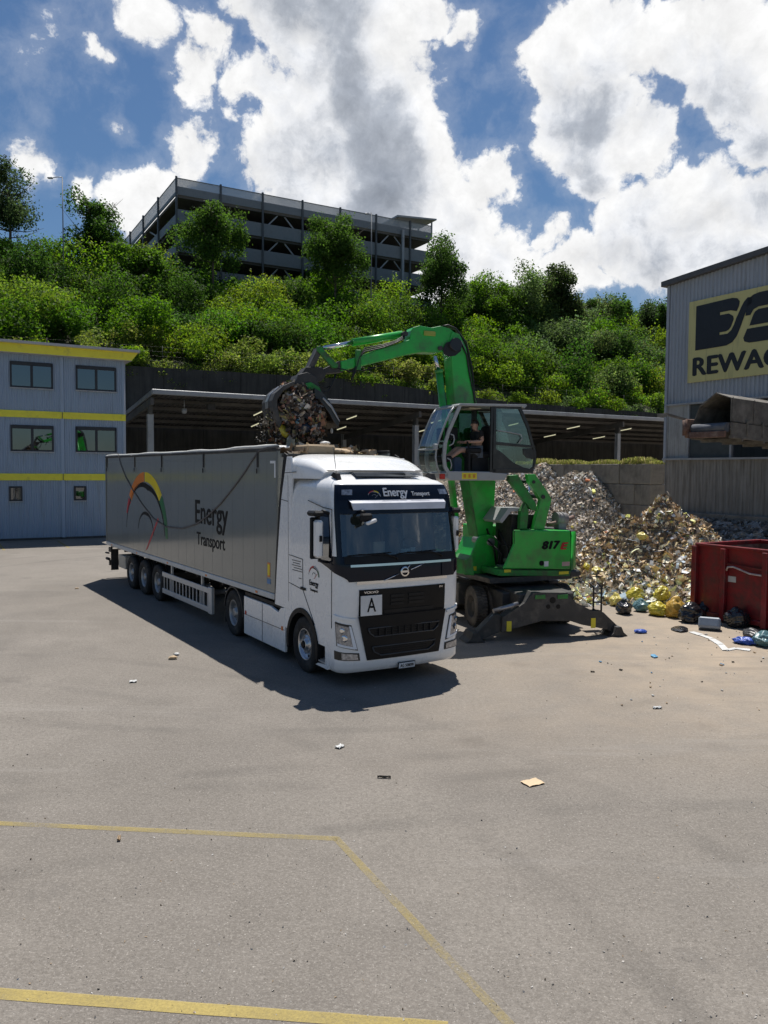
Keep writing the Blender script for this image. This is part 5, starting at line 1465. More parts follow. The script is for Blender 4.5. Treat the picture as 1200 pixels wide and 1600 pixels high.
for z_ in (.45, .66, .87): q.tube([(1.42, .55, z_), (1.62, .55, z_)], .02, 6)
q.box(1.2, 1.65, .5, .75, .36, .40); q.build('ladder', M_dgrey, exc, M=UM)
# --- slew ring and upper body
q = MB(); q.lathe([(0, .94), (.72, .94), (.72, 1.06), (.60, 1.06), (.60, 1.18), (0, 1.18)], 32); q.build('slew_ring', M_dgrey, exc)
YS = 1.20
q = MB(); q.prism([(1.30, 1.10), (-.95, 1.10), (-.95, 1.22), (1.35, 1.22)], -1.15, 1.15, 'xz'); q.build('turntable', M_dgrey, exc, norm=True)
side = ep([(803, 828), (892, 829), (893, 866), (892, 890), (786, 889), (794, 872), (803, 850)], YS)
side_r = ep([(803, 828), (892, 829), (893, 866), (892, 890), (803, 889.5)], YS); side_r[0] = (.28, side_r[0][1]); side_r[4] = (.28, side_r[4][1])
q = MB(); q.prism(side, YS - .07, YS, 'xz'); q.prism(side_r, .34, YS - .072, 'xz'); q.prism(side, -YS, -.34, 'xz'); hood_ = q.build('engine_hood', M_green, exc, bevel=.03, norm=True)
q = MB(); q.prism(ep([(783, 890.5), (893, 891.5), (891, 900), (780, 900)], YS), .34, YS - .01, 'xz'); q.prism(ep([(783, 890.5), (893, 891.5), (891, 900), (780, 900)], YS), -YS, -.34, 'xz'); q.build('lower_skirt', M_greend, exc, bevel=.01, norm=True)
fr_, zr1 = ept(892, 829, YS)[0], ept(892, 829, YS)[1]
cw = MB(); n = 14
def cwp(k, dz, r_=.34):
    u = k / n; a = -PI / 2 + PI * u
    return None
rows = []
for z_, ins in ((1.30, .05), (1.36, 0.0), (zr1 - .12, 0.0), (zr1 - .03, .03), (zr1, .09)):
    row = []
    for k in range(17):
        y_ = -YS + 2 * YS * k / 16; e = abs(y_) / YS
        row.append((fr_ - .02 - (.34 - ins) * (1 - e ** 6) ** .5, y_ * (1 - ins * .3), z_))
    rows.append([(fr_ - .02, -YS * (1 - ins * .3), z_)] + row + [(fr_ - .02, YS * (1 - ins * .3), z_)])
cw.grid(rows, fmat=lambda i, j: 1 if i in (3,) else 0); cw.add(rows[-1], [tuple(range(len(rows[-1])))], mat=1); cw.add(rows[0], [tuple(range(len(rows[0])))[::-1]])
cw.build('counterweight', [M_green, M_dgrey], exc, norm=True)
q = MB(); q.box(fr_ - .34, fr_ - .03, -YS + .03, YS - .03, 1.14, 1.30, b=.03); q.build('rear_bumper', M_dgrey, exc)
q = MB(); q.box(fr_ + .1, .3, -.34, .34, 1.2, 2.05); q.box(fr_, .62, -1.1, 1.1, 1.2, 1.9); q.build('engine_bay', M_chassis, exc)
# panel seams, number, stickers
q = MB()
for P in (((786, 889.5), (892, 890.5)), ((803.5, 828), (803.5, 850))):
    a, b = ep(P, YS); q.bar((a[0], YS + .002, a[1]), (b[0], YS + .002, b[1]), .006, .010)
q.build('panel_gap', M_blackp, exc)
def on_side(px, py, off=.004): a = ept(px, py, YS); return (a[0], YS + off, a[1])
def stext(nm, body, p0, p1, h, mat, shear=.22, bold=.02):
    a, b = Vector(on_side(*p0)), Vector(on_side(*p1)); return fit_text(nm, body, (b - a).length, h, mat, exc, frame((a + b) / 2, (-1, 0, 0), (0, 0, 1)), .003, bold, shear)
stext('number_lettering', '817', (846.5, 851), (875.5, 852), .205, C_bk, .25, .06)
stext('number_lettering', 'E', (875, 853), (888, 853), .17, pm('red_lettering', (.45, .015, .015), .4), .25, .05)
for nm, (a, b), w_, h_, mt_ in (('fuel_cap', (846, 880), .11, .11, C_bk), ('white_sticker', (853.5, 881), .12, .12, M_lead), ('red_white_sticker', (884, 881), .22, .10, pm('red_white_film', (.5, .33, .30), .5)), ('yellow_sticker', (881, 895), .28, .07, M_yellow), ('yellow_sticker', (793, 892), .18, .07, M_yellow)):
    c = on_side(a, b, 0)
    q = MB()
    if nm == 'fuel_cap': q.tube([(c[0], YS, c[2]), (c[0], YS + .02, c[2])], .06, 16)
    else: q.box(c[0] - w_ / 2, c[0] + w_ / 2, YS - .001, YS + .004, c[2] - h_ / 2, c[2] + h_ / 2)
    q.build(nm, mt_, exc)
# handrail and things on top
q = MB(); q.box(fr_ + .05, .1, -.9, .9, zr1 - .10, zr1 + .03, b=.03); q.box(-.35, -.05, .35, .75, zr1, zr1 + .14, b=.02); q.build('hood_top', M_chassis, exc)
c = ept(876, 811, .8)
q = MB(); q.tube([(c[0] + .16, .8, c[1] + .02), (c[0] - .14, .8, c[1])], [.15, .15], 16); q.tube([(c[0] + .10, .8, c[1] + .02), (c[0] + .07, .8, c[1] + .02)], .158, 16); q.tube([(c[0] + .0, .8, c[1] + .02), (c[0] - .03, .8, c[1] + .02)], .158, 16); q.box(c[0] - .1, c[0] + .12, .7, .9, zr1, c[1] - .1)
q.build('silencer', pm('wrapped_grey_drum', (.30, .29, .28), .6, var=.2, dirt=(.12, .1, .09), dirt_amt=.5, dscale=5), exc)
q = MB(); q.tube([(c[0] - .12, .78, c[1] - .05), (c[0] - .42, .74, c[1] + .04)], [.06, .05], 10); q.tube([(c[0] + .2, .9, c[1] - .08), (c[0] + .4, .8, c[1] - .14)], .05, 8); q.build('exhaust_pipe', M_rust, exc)
c = ept(800, 810, .4)
q = MB(); q.box(c[0] - .35, c[0] + .30, .15, .85, 1.7, c[1] + .10); q.build('valve_block', M_chassis, exc)
q = MB(); q.prism(ep([(768, 812), (782, 793), (816, 793), (812, 797), (786, 798), (772, 816)], .6), .2, .95, 'xz'); q.build('step_plate', M_cabgrey, exc, norm=True)
q = MB()
rr3 = random.Random(5)
for k in range(16):
    x0 = .25 + rr3.uniform(0, .55); y0 = .15 + rr3.uniform(0, .9)
    q.tube([(x0, y0, 1.25), (x0 + rr3.uniform(-.15, .15), y0 + .05, 1.7 + rr3.uniform(0, .2)), (x0 + rr3.uniform(-.1, .25), y0 * .7, 2.1 + rr3.uniform(-.1, .2)), (x0 + rr3.uniform(-.1, .2), .2, 1.8)], .022, 6)
q.build('hydraulic_hoses', M_hose, exc)
q = MB(); q.box(.50, .78, .5, 1.1, 1.30, 1.45, b=.02); q.box(.55, .70, .7, 1.1, 1.52, 1.62, b=.02); q.box(.42, .6, .6, 1.12, 1.66, 1.76, b=.02); q.tube([(.62, 1.0, 1.2), (.62, 1.0, 1.8)], .03, 8); q.build('valve_gear', M_steel, exc)
# --- boom foot bracket, boom, stick
brk = [c3(310, 1045), (c3(322, 1000)), c3(335, 950), c3(368, 862), c3(385, 838), c3(430, 828), c3(468, 845), c3(505, 885), c3(500, 960), c3(480, 1045)]
for s in (-1, 1): plate('boom_bracket', brk, s * .30 - .03, s * .30 + .03, M_green)
q = MB(); a = ept(*c3(405, 865)); q.tube([(a[0], -.40, a[1]), (a[0], .40, a[1])], .09, 18); q.tube([(a[0], .39, a[1]), (a[0], .42, a[1])], .055, 12); q.build('boom_pin', M_steel, exc)
for y0_ in (.35, -1.0): q = MB(); q.prism(ep([c3(310, 1045), c3(300, 935), c3(262, 960), c3(255, 1040)], .6), y0_, y0_ + .65, 'xz'); q.build('front_deck', M_greend, exc, bevel=.02, norm=True)
q = MB(); a = ept(*c3(350, 1018), .33); q.box(a[0] - .09, a[0] + .09, .331, .336, a[1] - .05, a[1] + .05); q.build('yellow_sticker', M_yellow, exc)
plate('boom', [(741, 838), (726, 753), (704, 629), (699, 558), (694, 540), (700, 520), (712, 524), (722, 545), (730, 590), (738, 629), (768, 753), (763, 838)], -.20, .20, M_green, bevel=.02)
plate('boom_rib', [(739, 838), (741, 838), (727, 753), (706, 640), (704, 640), (725, 753)], -.215, .215, M_greend)
plate('stick', [c4(*p_) for p_ in ((455, 268), (560, 240), (640, 208), (830, 150), (838, 100), (850, 82), (885, 72), (950, 84), (1000, 74), (1050, 88), (1090, 120), (1112, 160), (1090, 205), (1050, 190), (1010, 215), (980, 222), (900, 218), (830, 228), (700, 262), (560, 295), (455, 322))], -.17, .17, M_green, bevel=.02)
q = MB(); a = ept(*c4(1075, 178)); q.tube([(a[0], -.27, a[1]), (a[0], .27, a[1])], .15, 20); q.build('elbow_pin', M_black, exc)
q = MB(); a = ept(*c4(993, 198)); q.tube([(a[0], -.24, a[1]), (a[0], .24, a[1])], .05, 14); a = ept(*c4(805, 118)); q.tube([(a[0], -.2, a[1]), (a[0], .2, a[1])], .06, 12); q.build('cylinder_pin', M_dgrey, exc)
q = MB(); a = ept(*c4(955, 108), .18); q.box(a[0] - .16, a[0] + .14, .172, .20, a[1] - .06, a[1] + .05, b=.01); q.build('yellow_sticker', pm('faded_yellow_label', (.32, .36, .06), .6), exc)
q = MB(); q.tube([(*ept(*c4(805, 112)), 0)][0:0] or [(ept(*c4(805, 115))[0], 0, ept(*c4(805, 115))[1]), (ept(*c4(530, 160))[0], 0, ept(*c4(530, 160))[1])], .085, 16); cb_ = q.build('stick_cylinder', M_green, exc)
q = MB(); q.tube([(ept(*c4(530, 160))[0], 0, ept(*c4(530, 160))[1]), (ept(*c4(368, 192))[0], 0, ept(*c4(368, 192))[1])], .048, 12); q.build('piston_rod', M_chrome, cb_)
plate('link_arm', [c4(*p_) for p_ in ((335, 182), (352, 178), (452, 285), (448, 300), (420, 300), (335, 205))], -.20, -.12, M_greend); plate('link_arm', [c4(*p_) for p_ in ((335, 182), (352, 178), (452, 285), (448, 300), (420, 300), (335, 205))], .12, .20, M_greend)
plate('grapple_link', [c4(*p_) for p_ in ((330, 190), (350, 188), (345, 230), (300, 320), (270, 318))], -.16, .16, M_dgrey)
plate('stick_head', [c4(*p_) for p_ in ((455, 262), (462, 300), (470, 325), (420, 330), (350, 335), (330, 320), (380, 300))], -.12, .12, M_dgrey)
for s in (-1, 1):
    y_ = s * .30
    q = MB(); q.tube([(ept(*c4(985, 235), y_)[0], y_, ept(*c4(985, 235), y_)[1]), (ept(*c4(1008, 312), y_)[0], y_, ept(*c4(1008, 312), y_)[1])], .045, 12); rd = q.build('piston_rod', M_chrome, exc)
    q = MB(); a, b = ept(*c4(1008, 310), y_), ept(712, 812, y_); q.tube([(a[0], y_, a[1]), (b[0], y_, b[1])], .085, 14); q.tube([(a[0], y_, a[1]), (a[0] + (b[0] - a[0]) * .02, y_, a[1] + (b[1] - a[1]) * .02)], .10, 14); q.build('boom_cylinder', M_green, exc)
# hoses along boom and stick
def hose(pts, y, r_=.022, name='hose'):
    q = MB(); P = [(ept(a, b, y)[0], y, ept(a, b, y)[1]) for a, b in pts]; q.tube(P, r_, 6); return q.build(name, M_hose, exc)
for k in range(4):
    y_ = -.12 + .08 * k; o_ = k * .8
    hose([(767 + o_, 770), (752 + o_, 690), (740 + o_, 625), (735 + o_, 575), (726 + o_, 535), (712, 515 - k * .6), (700, 511 - k), (690, 510)], y_)
for k in range(3):
    hose([c4(820, 120 + 8 * k), c4(770, 150 + 6 * k), c4(700, 172 + 8 * k), c4(600, 190 + 10 * k), c4(570, 240), c4(545, 300 + 15 * k), c4(525, 370)], .19 + .02 * k, .016)
hose([c4(440, 330), c4(420, 390), c4(400, 430), c4(350, 438), c4(300, 400), c4(285, 350)], .15, .02); hose([c4(350, 335), c4(340, 390), c4(380, 412), c4(410, 400)], .1, .02); hose([c4(290, 345), c4(300, 385), c4(340, 425)], .2, .024)
q = MB(); a = ept(*c4(560, 262), .17); q.box(a[0] - .06, a[0] + .06, .165, .24, a[1] - .2, a[1] + .24, b=.01); q.build('hose_clamp', M_greend, exc)
for s in (-1, 1):  # thin black plates laid on for the greasy area at the elbow
    plate('elbow_grease', [c4(*p_) for p_ in ((1030, 195), (1048, 160), (1085, 148), (1118, 158), (1132, 205), (1100, 232), (1060, 238), (1035, 222))], s * .204 - .004, s * .204 + .004, M_hose)
for k in range(3):
    hose([c4(1118 + 5 * k, 150), c4(1150 + 6 * k, 230), c4(1165 + 6 * k, 330), c4(1190 + 5 * k, 440), c4(1200 + 5 * k, 500)], .12 + .05 * k, .02)
hose([c4(445, 300), c4(520, 318), c4(600, 312), c4(700, 285)], .19, .014)
# --- cab lift arms
for y0, y1 in ((.42, .54), (.95, 1.07)):
    plate('lift_arm', [c3(545, 505), c3(590, 500), c3(690, 660), c3(695, 700), c3(660, 690), c3(540, 530)], y0, y1, M_greend)
    plate('lift_arm', [c3(640, 497), c3(685, 497), c3(765, 610), c3(775, 640), c3(735, 800), c3(672, 800), c3(715, 640), c3(650, 540)], y0, y1, M_green)
    plate('lift_post', [c3(600, 800), c3(605, 700), c3(630, 655), c3(650, 700), c3(640, 800)], y0, y1, M_greend)
q = MB(); a, b = ept(*c3(628, 720), .75), ept(*c3(662, 560), .75); q.tube([(a[0], .75, a[1]), (b[0], .75, b[1])], .035, 10); a, b = ept(*c3(600, 800), .75), ept(*c3(630, 715), .75); q.tube([(a[0], .75, a[1]), (b[0], .75, b[1])], .065, 12, 1); q.build('lift_cylinder', [M_chrome, M_green], exc)
q = MB(); a = ept(*c3(735, 622), 1.07); q.tube([(a[0], .40, a[1]), (a[0], 1.10, a[1])], .05, 12); a = ept(*c3(683, 540), 1.07); q.tube([(a[0], .40, a[1]), (a[0], 1.10, a[1])], .04, 12); q.build('lift_pin', M_black, exc)
# --- operator cab
CY0, CY1 = .30, 1.20
def cp2(pts): return [ept(*c1z(a, b), CY1) for a, b in pts]
cabn = MB(); cabn.prism(cp2([(220, 838), (235, 815), (640, 822), (805, 840), (770, 905), (260, 905), (180, 860)]), CY0, CY1, 'xz'); ecab = cabn.build('operator_cab', M_cabgrey, exc, bevel=.02, norm=True)
def cpl(name, pts, y0, y1, mat, bevel=.008):
    q = MB(); q.prism(cp2(pts), y0, y1, 'xz'); return q.build(name, mat, ecab, bevel=bevel, norm=True)
cpl('roof', [(330, 200), (350, 182), (970, 193), (975, 205), (950, 230), (930, 214), (380, 204)], CY0 - .02, CY1 + .03, M_cabgrey)
for y0, y1 in ((CY1 - .05, CY1), (CY0, CY0 + .05)):
    cpl('front_pillar', [(340, 195), (375, 198), (330, 300), (265, 450), (232, 560), (222, 690), (230, 770), (262, 822), (225, 830), (200, 780), (190, 690), (200, 560), (240, 430), (300, 290)], y0, y1, M_cabgrey)
    cpl('middle_pillar', [(645, 205), (672, 205), (660, 500), (655, 830), (632, 830), (640, 500)], y0, y1, M_black)
    cpl('door_frame', [(672, 205), (925, 212), (1000, 380), (1045, 560), (1070, 640), (1065, 740), (1035, 835), (655, 835), (657, 795), (900, 790), (1000, 800), (1040, 770), (1050, 700), (1035, 600), (690, 570), (690, 540), (1025, 575), (985, 420), (905, 235), (694, 228), (690, 830), (660, 830)], y0, y1, M_black)
    cpl('door_panel', [(664, 590), (745, 640), (860, 740), (960, 785), (1000, 792), (1010, 815), (664, 815)], y0 + .005, y1 - .005, M_black)
    cpl('door_panel', [(945, 605), (1030, 600), (1052, 640), (1048, 705), (985, 695), (950, 660)], y0 + .005, y1 - .005, M_black)
cpl('rear_post', [(885, 235), (925, 235), (915, 420), (890, 600), (905, 640), (860, 722), (842, 715), (880, 620), (885, 420)], CY0 + .05, CY0 + .10, M_cabgrey)
q = MB(); P = cp2([(672, 225), (910, 230), (1000, 420), (1040, 590), (1060, 650), (1050, 760), (1030, 790), (672, 800)]); q.prism(P, CY1 - .028, CY1 - .02, 'xz'); q.prism(P, CY0 + .02, CY0 + .028, 'xz'); q.build('door_glass', G_cab, ecab, norm=True)
q = MB(); P = cp2([(372, 205), (645, 205), (632, 820), (262, 820), (228, 700), (240, 560), (300, 370)]); q.prism(P, CY0 + .02, CY0 + .028, 'xz'); q.build('far_side_glass', G_cab, ecab, norm=True)
front = cp2([(300, 215), (262, 270), (205, 400), (160, 520), (133, 610), (128, 690), (140, 770), (165, 835)])
q = MB(); q.grid([[(a, y_, b) for a, b in front] for y_ in (CY0 + .03, CY1 - .03)]); q.build('front_glass', G_cab, ecab)
q = MB()
for y_ in (CY0 + .02, CY1 - .02):
    q.tube([(a, y_, b) for a, b in front], .022, 8)
for k in (0, 4, 7): q.tube([(front[k][0], CY0 + .02, front[k][1]), (front[k][0], CY1 - .02, front[k][1])], .022, 8)
q.build('front_frame', M_cabgrey, ecab)
q = MB(); P = front; q.add([(P[0][0], y_, P[0][1]) for y_ in (CY0, CY1)] + [(ept(*c1z(345, 195), CY1)[0], y_, ept(*c1z(345, 195), CY1)[1] - .02) for y_ in (CY0, CY1)], [(0, 1, 3, 2)])
for a_, b_ in ((0, 0),):
    pass
q.build('roof_lip', M_cabgrey, ecab)
q = MB(); a = cp2([(165, 835), (240, 835), (240, 880), (180, 880)]); q.prism(a, CY0, CY1, 'xz'); q.build('front_sill', M_cabgrey, ecab, norm=True)
q = MB()
for z_ in (430, 480):
    pass
for P in ([(262, 470), (290, 480), (298, 520), (285, 560), (250, 578)], [(232, 695), (260, 710), (272, 760), (262, 800)]):
    q = MB(); q.tube([(a, CY1 + .01, b) for a, b in cp2(P)], .014, 6); q.build('grab_handle', M_cabgrey, ecab)
q = MB(); q.tube([(a, CY1 + .015, b) for a, b in cp2([(700, 435), (800, 450), (920, 475), (932, 510), (900, 555)])], .014, 6)
q.build('grab_handle', M_cabgrey, ecab)
q = MB(); a = cp2([(440, 862)])[0]; q.box(a[0] - .19, a[0] + .19, CY1 + .001, CY1 + .006, a[1] - .07, a[1] + .07); q.build('warning_label', M_yellow, ecab)
q = MB(); a = cp2([(440, 862)])[0]
for dx in (-.12, .0, .12): q.box(a[0] + dx - .03, a[0] + dx + .03, CY1 + .006, CY1 + .008, a[1] - .04, a[1] + .04)
q.build('label_print', pm('orange_print', (.6, .25, .03), .5), ecab)
q = MB(); a = cp2([(540, 225)])[0]; q.box(a[0] - .15, a[0] + .15, .5, 1.0, a[1] - .0, a[1] + .02); q.build('ceiling_panel', pm('cream_lining', (.5, .47, .34), .7), ecab)
q = MB(); a = cp2([(118, 590)])[0]; q.box(a[0] - .05, a[0] + .05, CY1 - .04, CY1 + .06, a[1] - .07, a[1] + .07, b=.02); q.build('work_lamp', M_cabgrey, ecab)
q = MB(); a = cp2([(190, 862)])[0]; q.box(a[0] - .06, a[0] + .06, CY1 - .05, CY1 + .01, a[1] - .07, a[1] + .05, b=.01); q.build('red_lamp', M_redl, ecab)
q = MB(); a = cp2([(600, 640)])[0]; zs = a[1]
q.box(a[0] - .30, a[0] + .26, .5, .98, zs - .12, zs + .02, b=.05); q.box(a[0] - .38, a[0] - .24, .5, .98, zs - .02, zs + .62, b=.05); q.box(a[0] - .22, a[0] + .2, .56, .92, zs - .5, zs - .12)
q.build('driver_seat', pm('black_seat', (.022, .022, .024), .85), ecab)
q = MB(); q.box(a[0] + .05, a[0] + .42, .98, 1.10, zs - .02, zs + .10, b=.03); q.tube([(a[0] + .36, 1.04, zs + .08), (a[0] + .40, 1.04, zs + .24)], .018, 8); q.box(a[0] + .35, a[0] + .40, .95, 1.1, zs - .45, zs + .05); q.build('joystick_console', M_blackp, ecab)
q = MB(); b = cp2([(410, 470)])[0]; q.box(b[0] - .10, b[0] + .12, .40, .66, b[1] - .10, b[1] + .18, b=.02); q.tube([(b[0] - .05, .5, b[1] - .1), (b[0] - .02, .6, b[1] - .6)], .03, 8)
b = cp2([(270, 620)])[0]; q.box(b[0] - .1, b[0] + .1, .45, 1.05, b[1] - .25, b[1] - .12, b=.02); q.build('monitor', M_blackp, ecab)
q = MB(); b = cp2([(700, 600)])[0]
q.prism(cp2([(400, 840), (460, 840), (465, 700), (440, 680), (395, 690)]), .62, .74, 'xz'); q.build('pedal_post', M_sock, ecab, norm=True)
# --- grapple
gr = [cg(*p_) for p_ in ((430, 160), (300, 215), (185, 315), (145, 410), (150, 500), (180, 620), (225, 745), (250, 770), (275, 700), (238, 600), (215, 490), (215, 400), (290, 290), (440, 200))]
plate('grapple_shell', gr, -.42, .42, M_dgrey); plate('grapple_rib', [cg(*p_) for p_ in ((430, 150), (300, 205), (175, 310), (133, 410), (140, 500), (150, 500), (185, 320), (310, 225), (435, 175))], -.10, .10, M_steel)
gr = [cg(*p_) for p_ in ((700, 250), (800, 300), (900, 420), (985, 560), (1032, 690), (1015, 770), (960, 700), (880, 560), (800, 450), (700, 350))]
plate('grapple_shell', gr, -.42, .42, M_black); plate('grapple_rib', [cg(*p_) for p_ in ((815, 365), (930, 480), (1035, 685), (1022, 690), (920, 520), (800, 385))], -.44, .44, M_steel)
plate('grapple_body', [cg(*p_) for p_ in ((480, 150), (520, 60), (640, 30), (760, 90), (800, 240), (780, 320), (640, 300), (470, 230))], -.26, .26, M_dgrey)
plate('grapple_cover', [cg(*p_) for p_ in ((600, 180), (680, 165), (790, 230), (830, 330), (760, 360), (640, 260))], -.30, .30, M_greend)
plate('rotator', [c4(*p_) for p_ in ((262, 300), (350, 300), (372, 340), (350, 375), (300, 395), (250, 380), (225, 350))], -.2, .2, M_chassis)

# ---------------------------------------------------------------- operator (seated, hands on the lever)
def skin_fig(name, verts, edges, radii, mat, parent=None, lvl=2, root=0):
    me = bpy.data.meshes.new(name); me.from_pydata([Vector(v) for v in verts], edges, []); o = bpy.data.objects.new(name, me); COL.objects.link(o)
    if parent: o.parent = parent
    md = o.modifiers.new('skin', 'SKIN'); md.use_smooth_shade = True
    sv = me.skin_vertices[0].data
    for i, r_ in enumerate(radii): sv[i].radius = (r_, r_) if not isinstance(r_, tuple) else r_
    sv[root].use_root = True
    sb = o.modifiers.new('sub', 'SUBSURF'); sb.levels = lvl; sb.render_levels = lvl
    me.materials.append(mat)
    return o
PY = .80
def pt(a, b, y=PY): f, z = ept(*c1z(a, b), CY1); return (f, y, z)
person = empty('person', (EM @ Vector(pt(600, 640))), ER, 'person in a black t-shirt and shorts seated at the controls inside the raised glass cab', 'person')
PI_ = (person.location.copy())
def L_(p): v = EM @ Vector(p); w_ = v - person.location; return (w_.dot(EF), w_.dot(EN), w_.z)
hip, waist, chest, neck, headb, headt = pt(592, 625), pt(598, 560), pt(590, 480), pt(585, 430), pt(575, 395), pt(578, 350)
V = [hip, waist, chest, neck, headb, headt]; RR = [(.15, .12), (.13, .11), (.165, .12), .058, .085, .088]; E_ = [(0, 1), (1, 2), (2, 3), (3, 4), (4, 5)]
def addv(p, r_, frm): V.append(p); RR.append(r_); E_.append((frm, len(V) - 1)); return len(V) - 1
for s in (-1, 1):
    y_ = PY + s * .19
    a = addv(pt(592, 455, y_), .065, 2); e = addv(pt(600, 535, y_ + s * .04), .048, a); wq = addv(pt(500, 540, y_ - s * .02), .032, e)
    h_ = addv(pt(472, 535, y_ - s * .03), (.040, .022), wq)
    for k, (dy, ln, up_) in enumerate(((.030, .9, 0), (.010, 1.0, -3), (-.010, .95, -2), (-.030, .8, 2))):
        f1 = addv(pt(452, 532 + up_, y_ - s * .03 + dy), .010, h_); f2 = addv(pt(452 - 8 * ln, 548 + up_, y_ - s * .03 + dy), .009, f1)
    th = addv(pt(470, 545, y_ - s * .075), .011, h_); addv(pt(455, 556, y_ - s * .07), .010, th)
    yl = PY + s * .11
    t0 = addv(pt(560, 632, yl), .085, 0); kn = addv(pt(425, 600 + (12 if s > 0 else 0), yl), .062, t0); an = addv(pt(320, 690, yl), .042, kn); ft = addv(pt(268, 715, yl), .035, an)
body = skin_fig('body', [L_(p) for p in V], E_, RR, M_skin, person)
# nose and ears are small shapes merged in the same surface region
q = MB(); hc = Vector(L_(pt(577, 372))); q.lathe([(0, -.10), (.06, -.07), (.078, 0), (.065, .06), (0, .10)], 14, M=Matrix.Translation(hc) ); q.tube([hc + Vector((.080, 0, .01)), hc + Vector((.105, 0, -.02))], [.010, .014], 8)
for s in (-1, 1): q.tube([hc + Vector((-.005, s * .082, .015)), hc + Vector((-.005, s * .092, -.025))], .014, 8)
q.build('face', M_skin, person)
q = MB(); q.tube([hc + Vector((.079, -.028, .03)), hc + Vector((.079, .028, .03))], .008, 6); q.tube([hc + Vector((.078, -.022, -.045)), hc + Vector((.078, .022, -.045))], .006, 6); q.build('eyes_and_mouth', M_hair, person)
q = MB(); rows = []
for i in range(7):
    th = PI * .55 * i / 6
    rows.append([(hc.x - .012 + .098 * math.sin(th) * math.cos(a), hc.y + .090 * math.sin(th) * math.sin(a), hc.z + .03 + .098 * math.cos(th) - (0.0 if math.cos(a) > .3 else .035 * (th / 1.7))) for a in [2 * PI * k / 16 for k in range(16)]])
q.grid(rows, close=True); q.build('hair', M_hair, person)
Vt = [L_(waist), L_(chest), L_(pt(590, 452))]; Rt = [(.155, .13), (.185, .14), (.09, .08)]; Et = [(0, 1), (1, 2)]
Vt.append(L_(hip)); Rt.append((.165, .135)); Et.append((0, 3))
for s in (-1, 1):
    y_ = PY + s * .19; Vt.append(L_(pt(592, 455, y_))); Rt.append(.082); Et.append((1, len(Vt) - 1)); Vt.append(L_(pt(598, 505, y_ + s * .03))); Rt.append(.072); Et.append((len(Vt) - 2, len(Vt) - 1))
skin_fig('t_shirt', Vt, Et, Rt, M_shirt, person, root=1)
Vt = [L_(hip)]; Rt = [(.17, .14)]; Et = []
for s in (-1, 1):
    yl = PY + s * .11; Vt.append(L_(pt(560, 632, yl))); Rt.append(.105); Et.append((0, len(Vt) - 1)); Vt.append(L_(pt(445, 606, yl))); Rt.append(.082); Et.append((len(Vt) - 2, len(Vt) - 1))
skin_fig('shorts', Vt, Et, Rt, M_short, person, root=0)
for s in (-1, 1):
    yl = PY + s * .11; q = MB(); a, b = Vector(L_(pt(318, 700, yl))), Vector(L_(pt(262, 722, yl))); q.tube([a + Vector((-.03, 0, .03)), a, b, b + Vector((.03, 0, -.01))], [.05, .052, .048, .025], 10); q.build('shoe', M_hair, person)
# ================================================================== waste
rs = np.random.RandomState(11)
def scraps(name, P, Nrm, size, cols, mat, parent=None, fold=True):
    """folded scraps of paper, film and fibre lying about on a surface"""
    n = len(P)
    d = rs.normal(size=(n, 3)) * .75 + Nrm; d /= np.linalg.norm(d, axis=1)[:, None]
    t = rs.normal(size=(n, 3)); u = np.cross(d, t); u /= np.linalg.norm(u, axis=1)[:, None]; v = np.cross(d, u)
    asp = rs.uniform(.16, .9, n)
    U = u * (size * asp)[:, None]; V = v * size[:, None]
    bend = rs.uniform(-.8, .9, n)[:, None]
    V1 = V * .5; V2 = (-V + d * (size[:, None] * bend)) * .5
    PP = np.concatenate([P + V1, P + V2]); UU = np.concatenate([U, U * .9]); VV = np.concatenate([V1, V2]); CC = np.concatenate([cols, cols])
    me = quads_mesh(name, PP, UU, VV, CC, [mat]); o = obj_of(name, me, parent)
    return o
M_scrap = pm('waste_scraps', (.3, .3, .3), .7, var=.12, scale=8, tint=True)
M_heapb = pm('packed_waste', (.20, .165, .12), .95, var=.4, scale=5, dirt=(.30, .27, .22), dirt_amt=.7, dscale=4, bump=1.0, bscale=9)
def fbm(x, y, seed=0):
    r_ = np.random.RandomState(seed); o = np.zeros_like(x)
    for k in range(6):
        f = .35 * 1.9 ** k; a = .55 ** k
        for j in range(4):
            th = r_.uniform(0, 2 * PI); ph = r_.uniform(0, 2 * PI); o += a * .4 * np.sin((x * math.cos(th) + y * math.sin(th)) * f * 2 * PI * .5 + ph + 1.2 * np.sin(y * f + ph))
    return o
BUMPS = [(9.3, 26.3, 2.22, 1.5, 2.1), (8.1, 26.0, 1.75, 1.5, 2.0), (10.2, 25.6, 1.7, 1.0, 1.6), (7.2, 23.0, .80, 2.0, 1.5), (5.6, 24.3, 1.1, 1.8, 1.8), (3.2, 27.0, 1.5, 3.0, 2.4), (9.4, 22.6, 1.0, 1.5, 1.8), (6.0, 21.9, .45, 1.6, .9), (8.2, 20.9, .40, 1.4, .9),
         (10.7, 24.6, .9, 1.3, 1.7), (-1.5, 33, 2.0, 3, 3)]
def hA(x, y):
    # long grey heap leaning against the block wall
    u = (x - 10.15) * -.4934 + (y - 30) * .8698      # along the wall
    v = (x - 10.15) * .8698 + (y - 30) * .4934       # across, negative on the open side
    along = np.clip((u - .3) / 2.6, 0, 1) * np.clip((21 - u) / 3, 0, 1)
    prof = np.clip(1 - (-v - .35) / 5.2, 0, 1) ** .85
    return 3.36 * prof * along ** .8 * (v < .0)
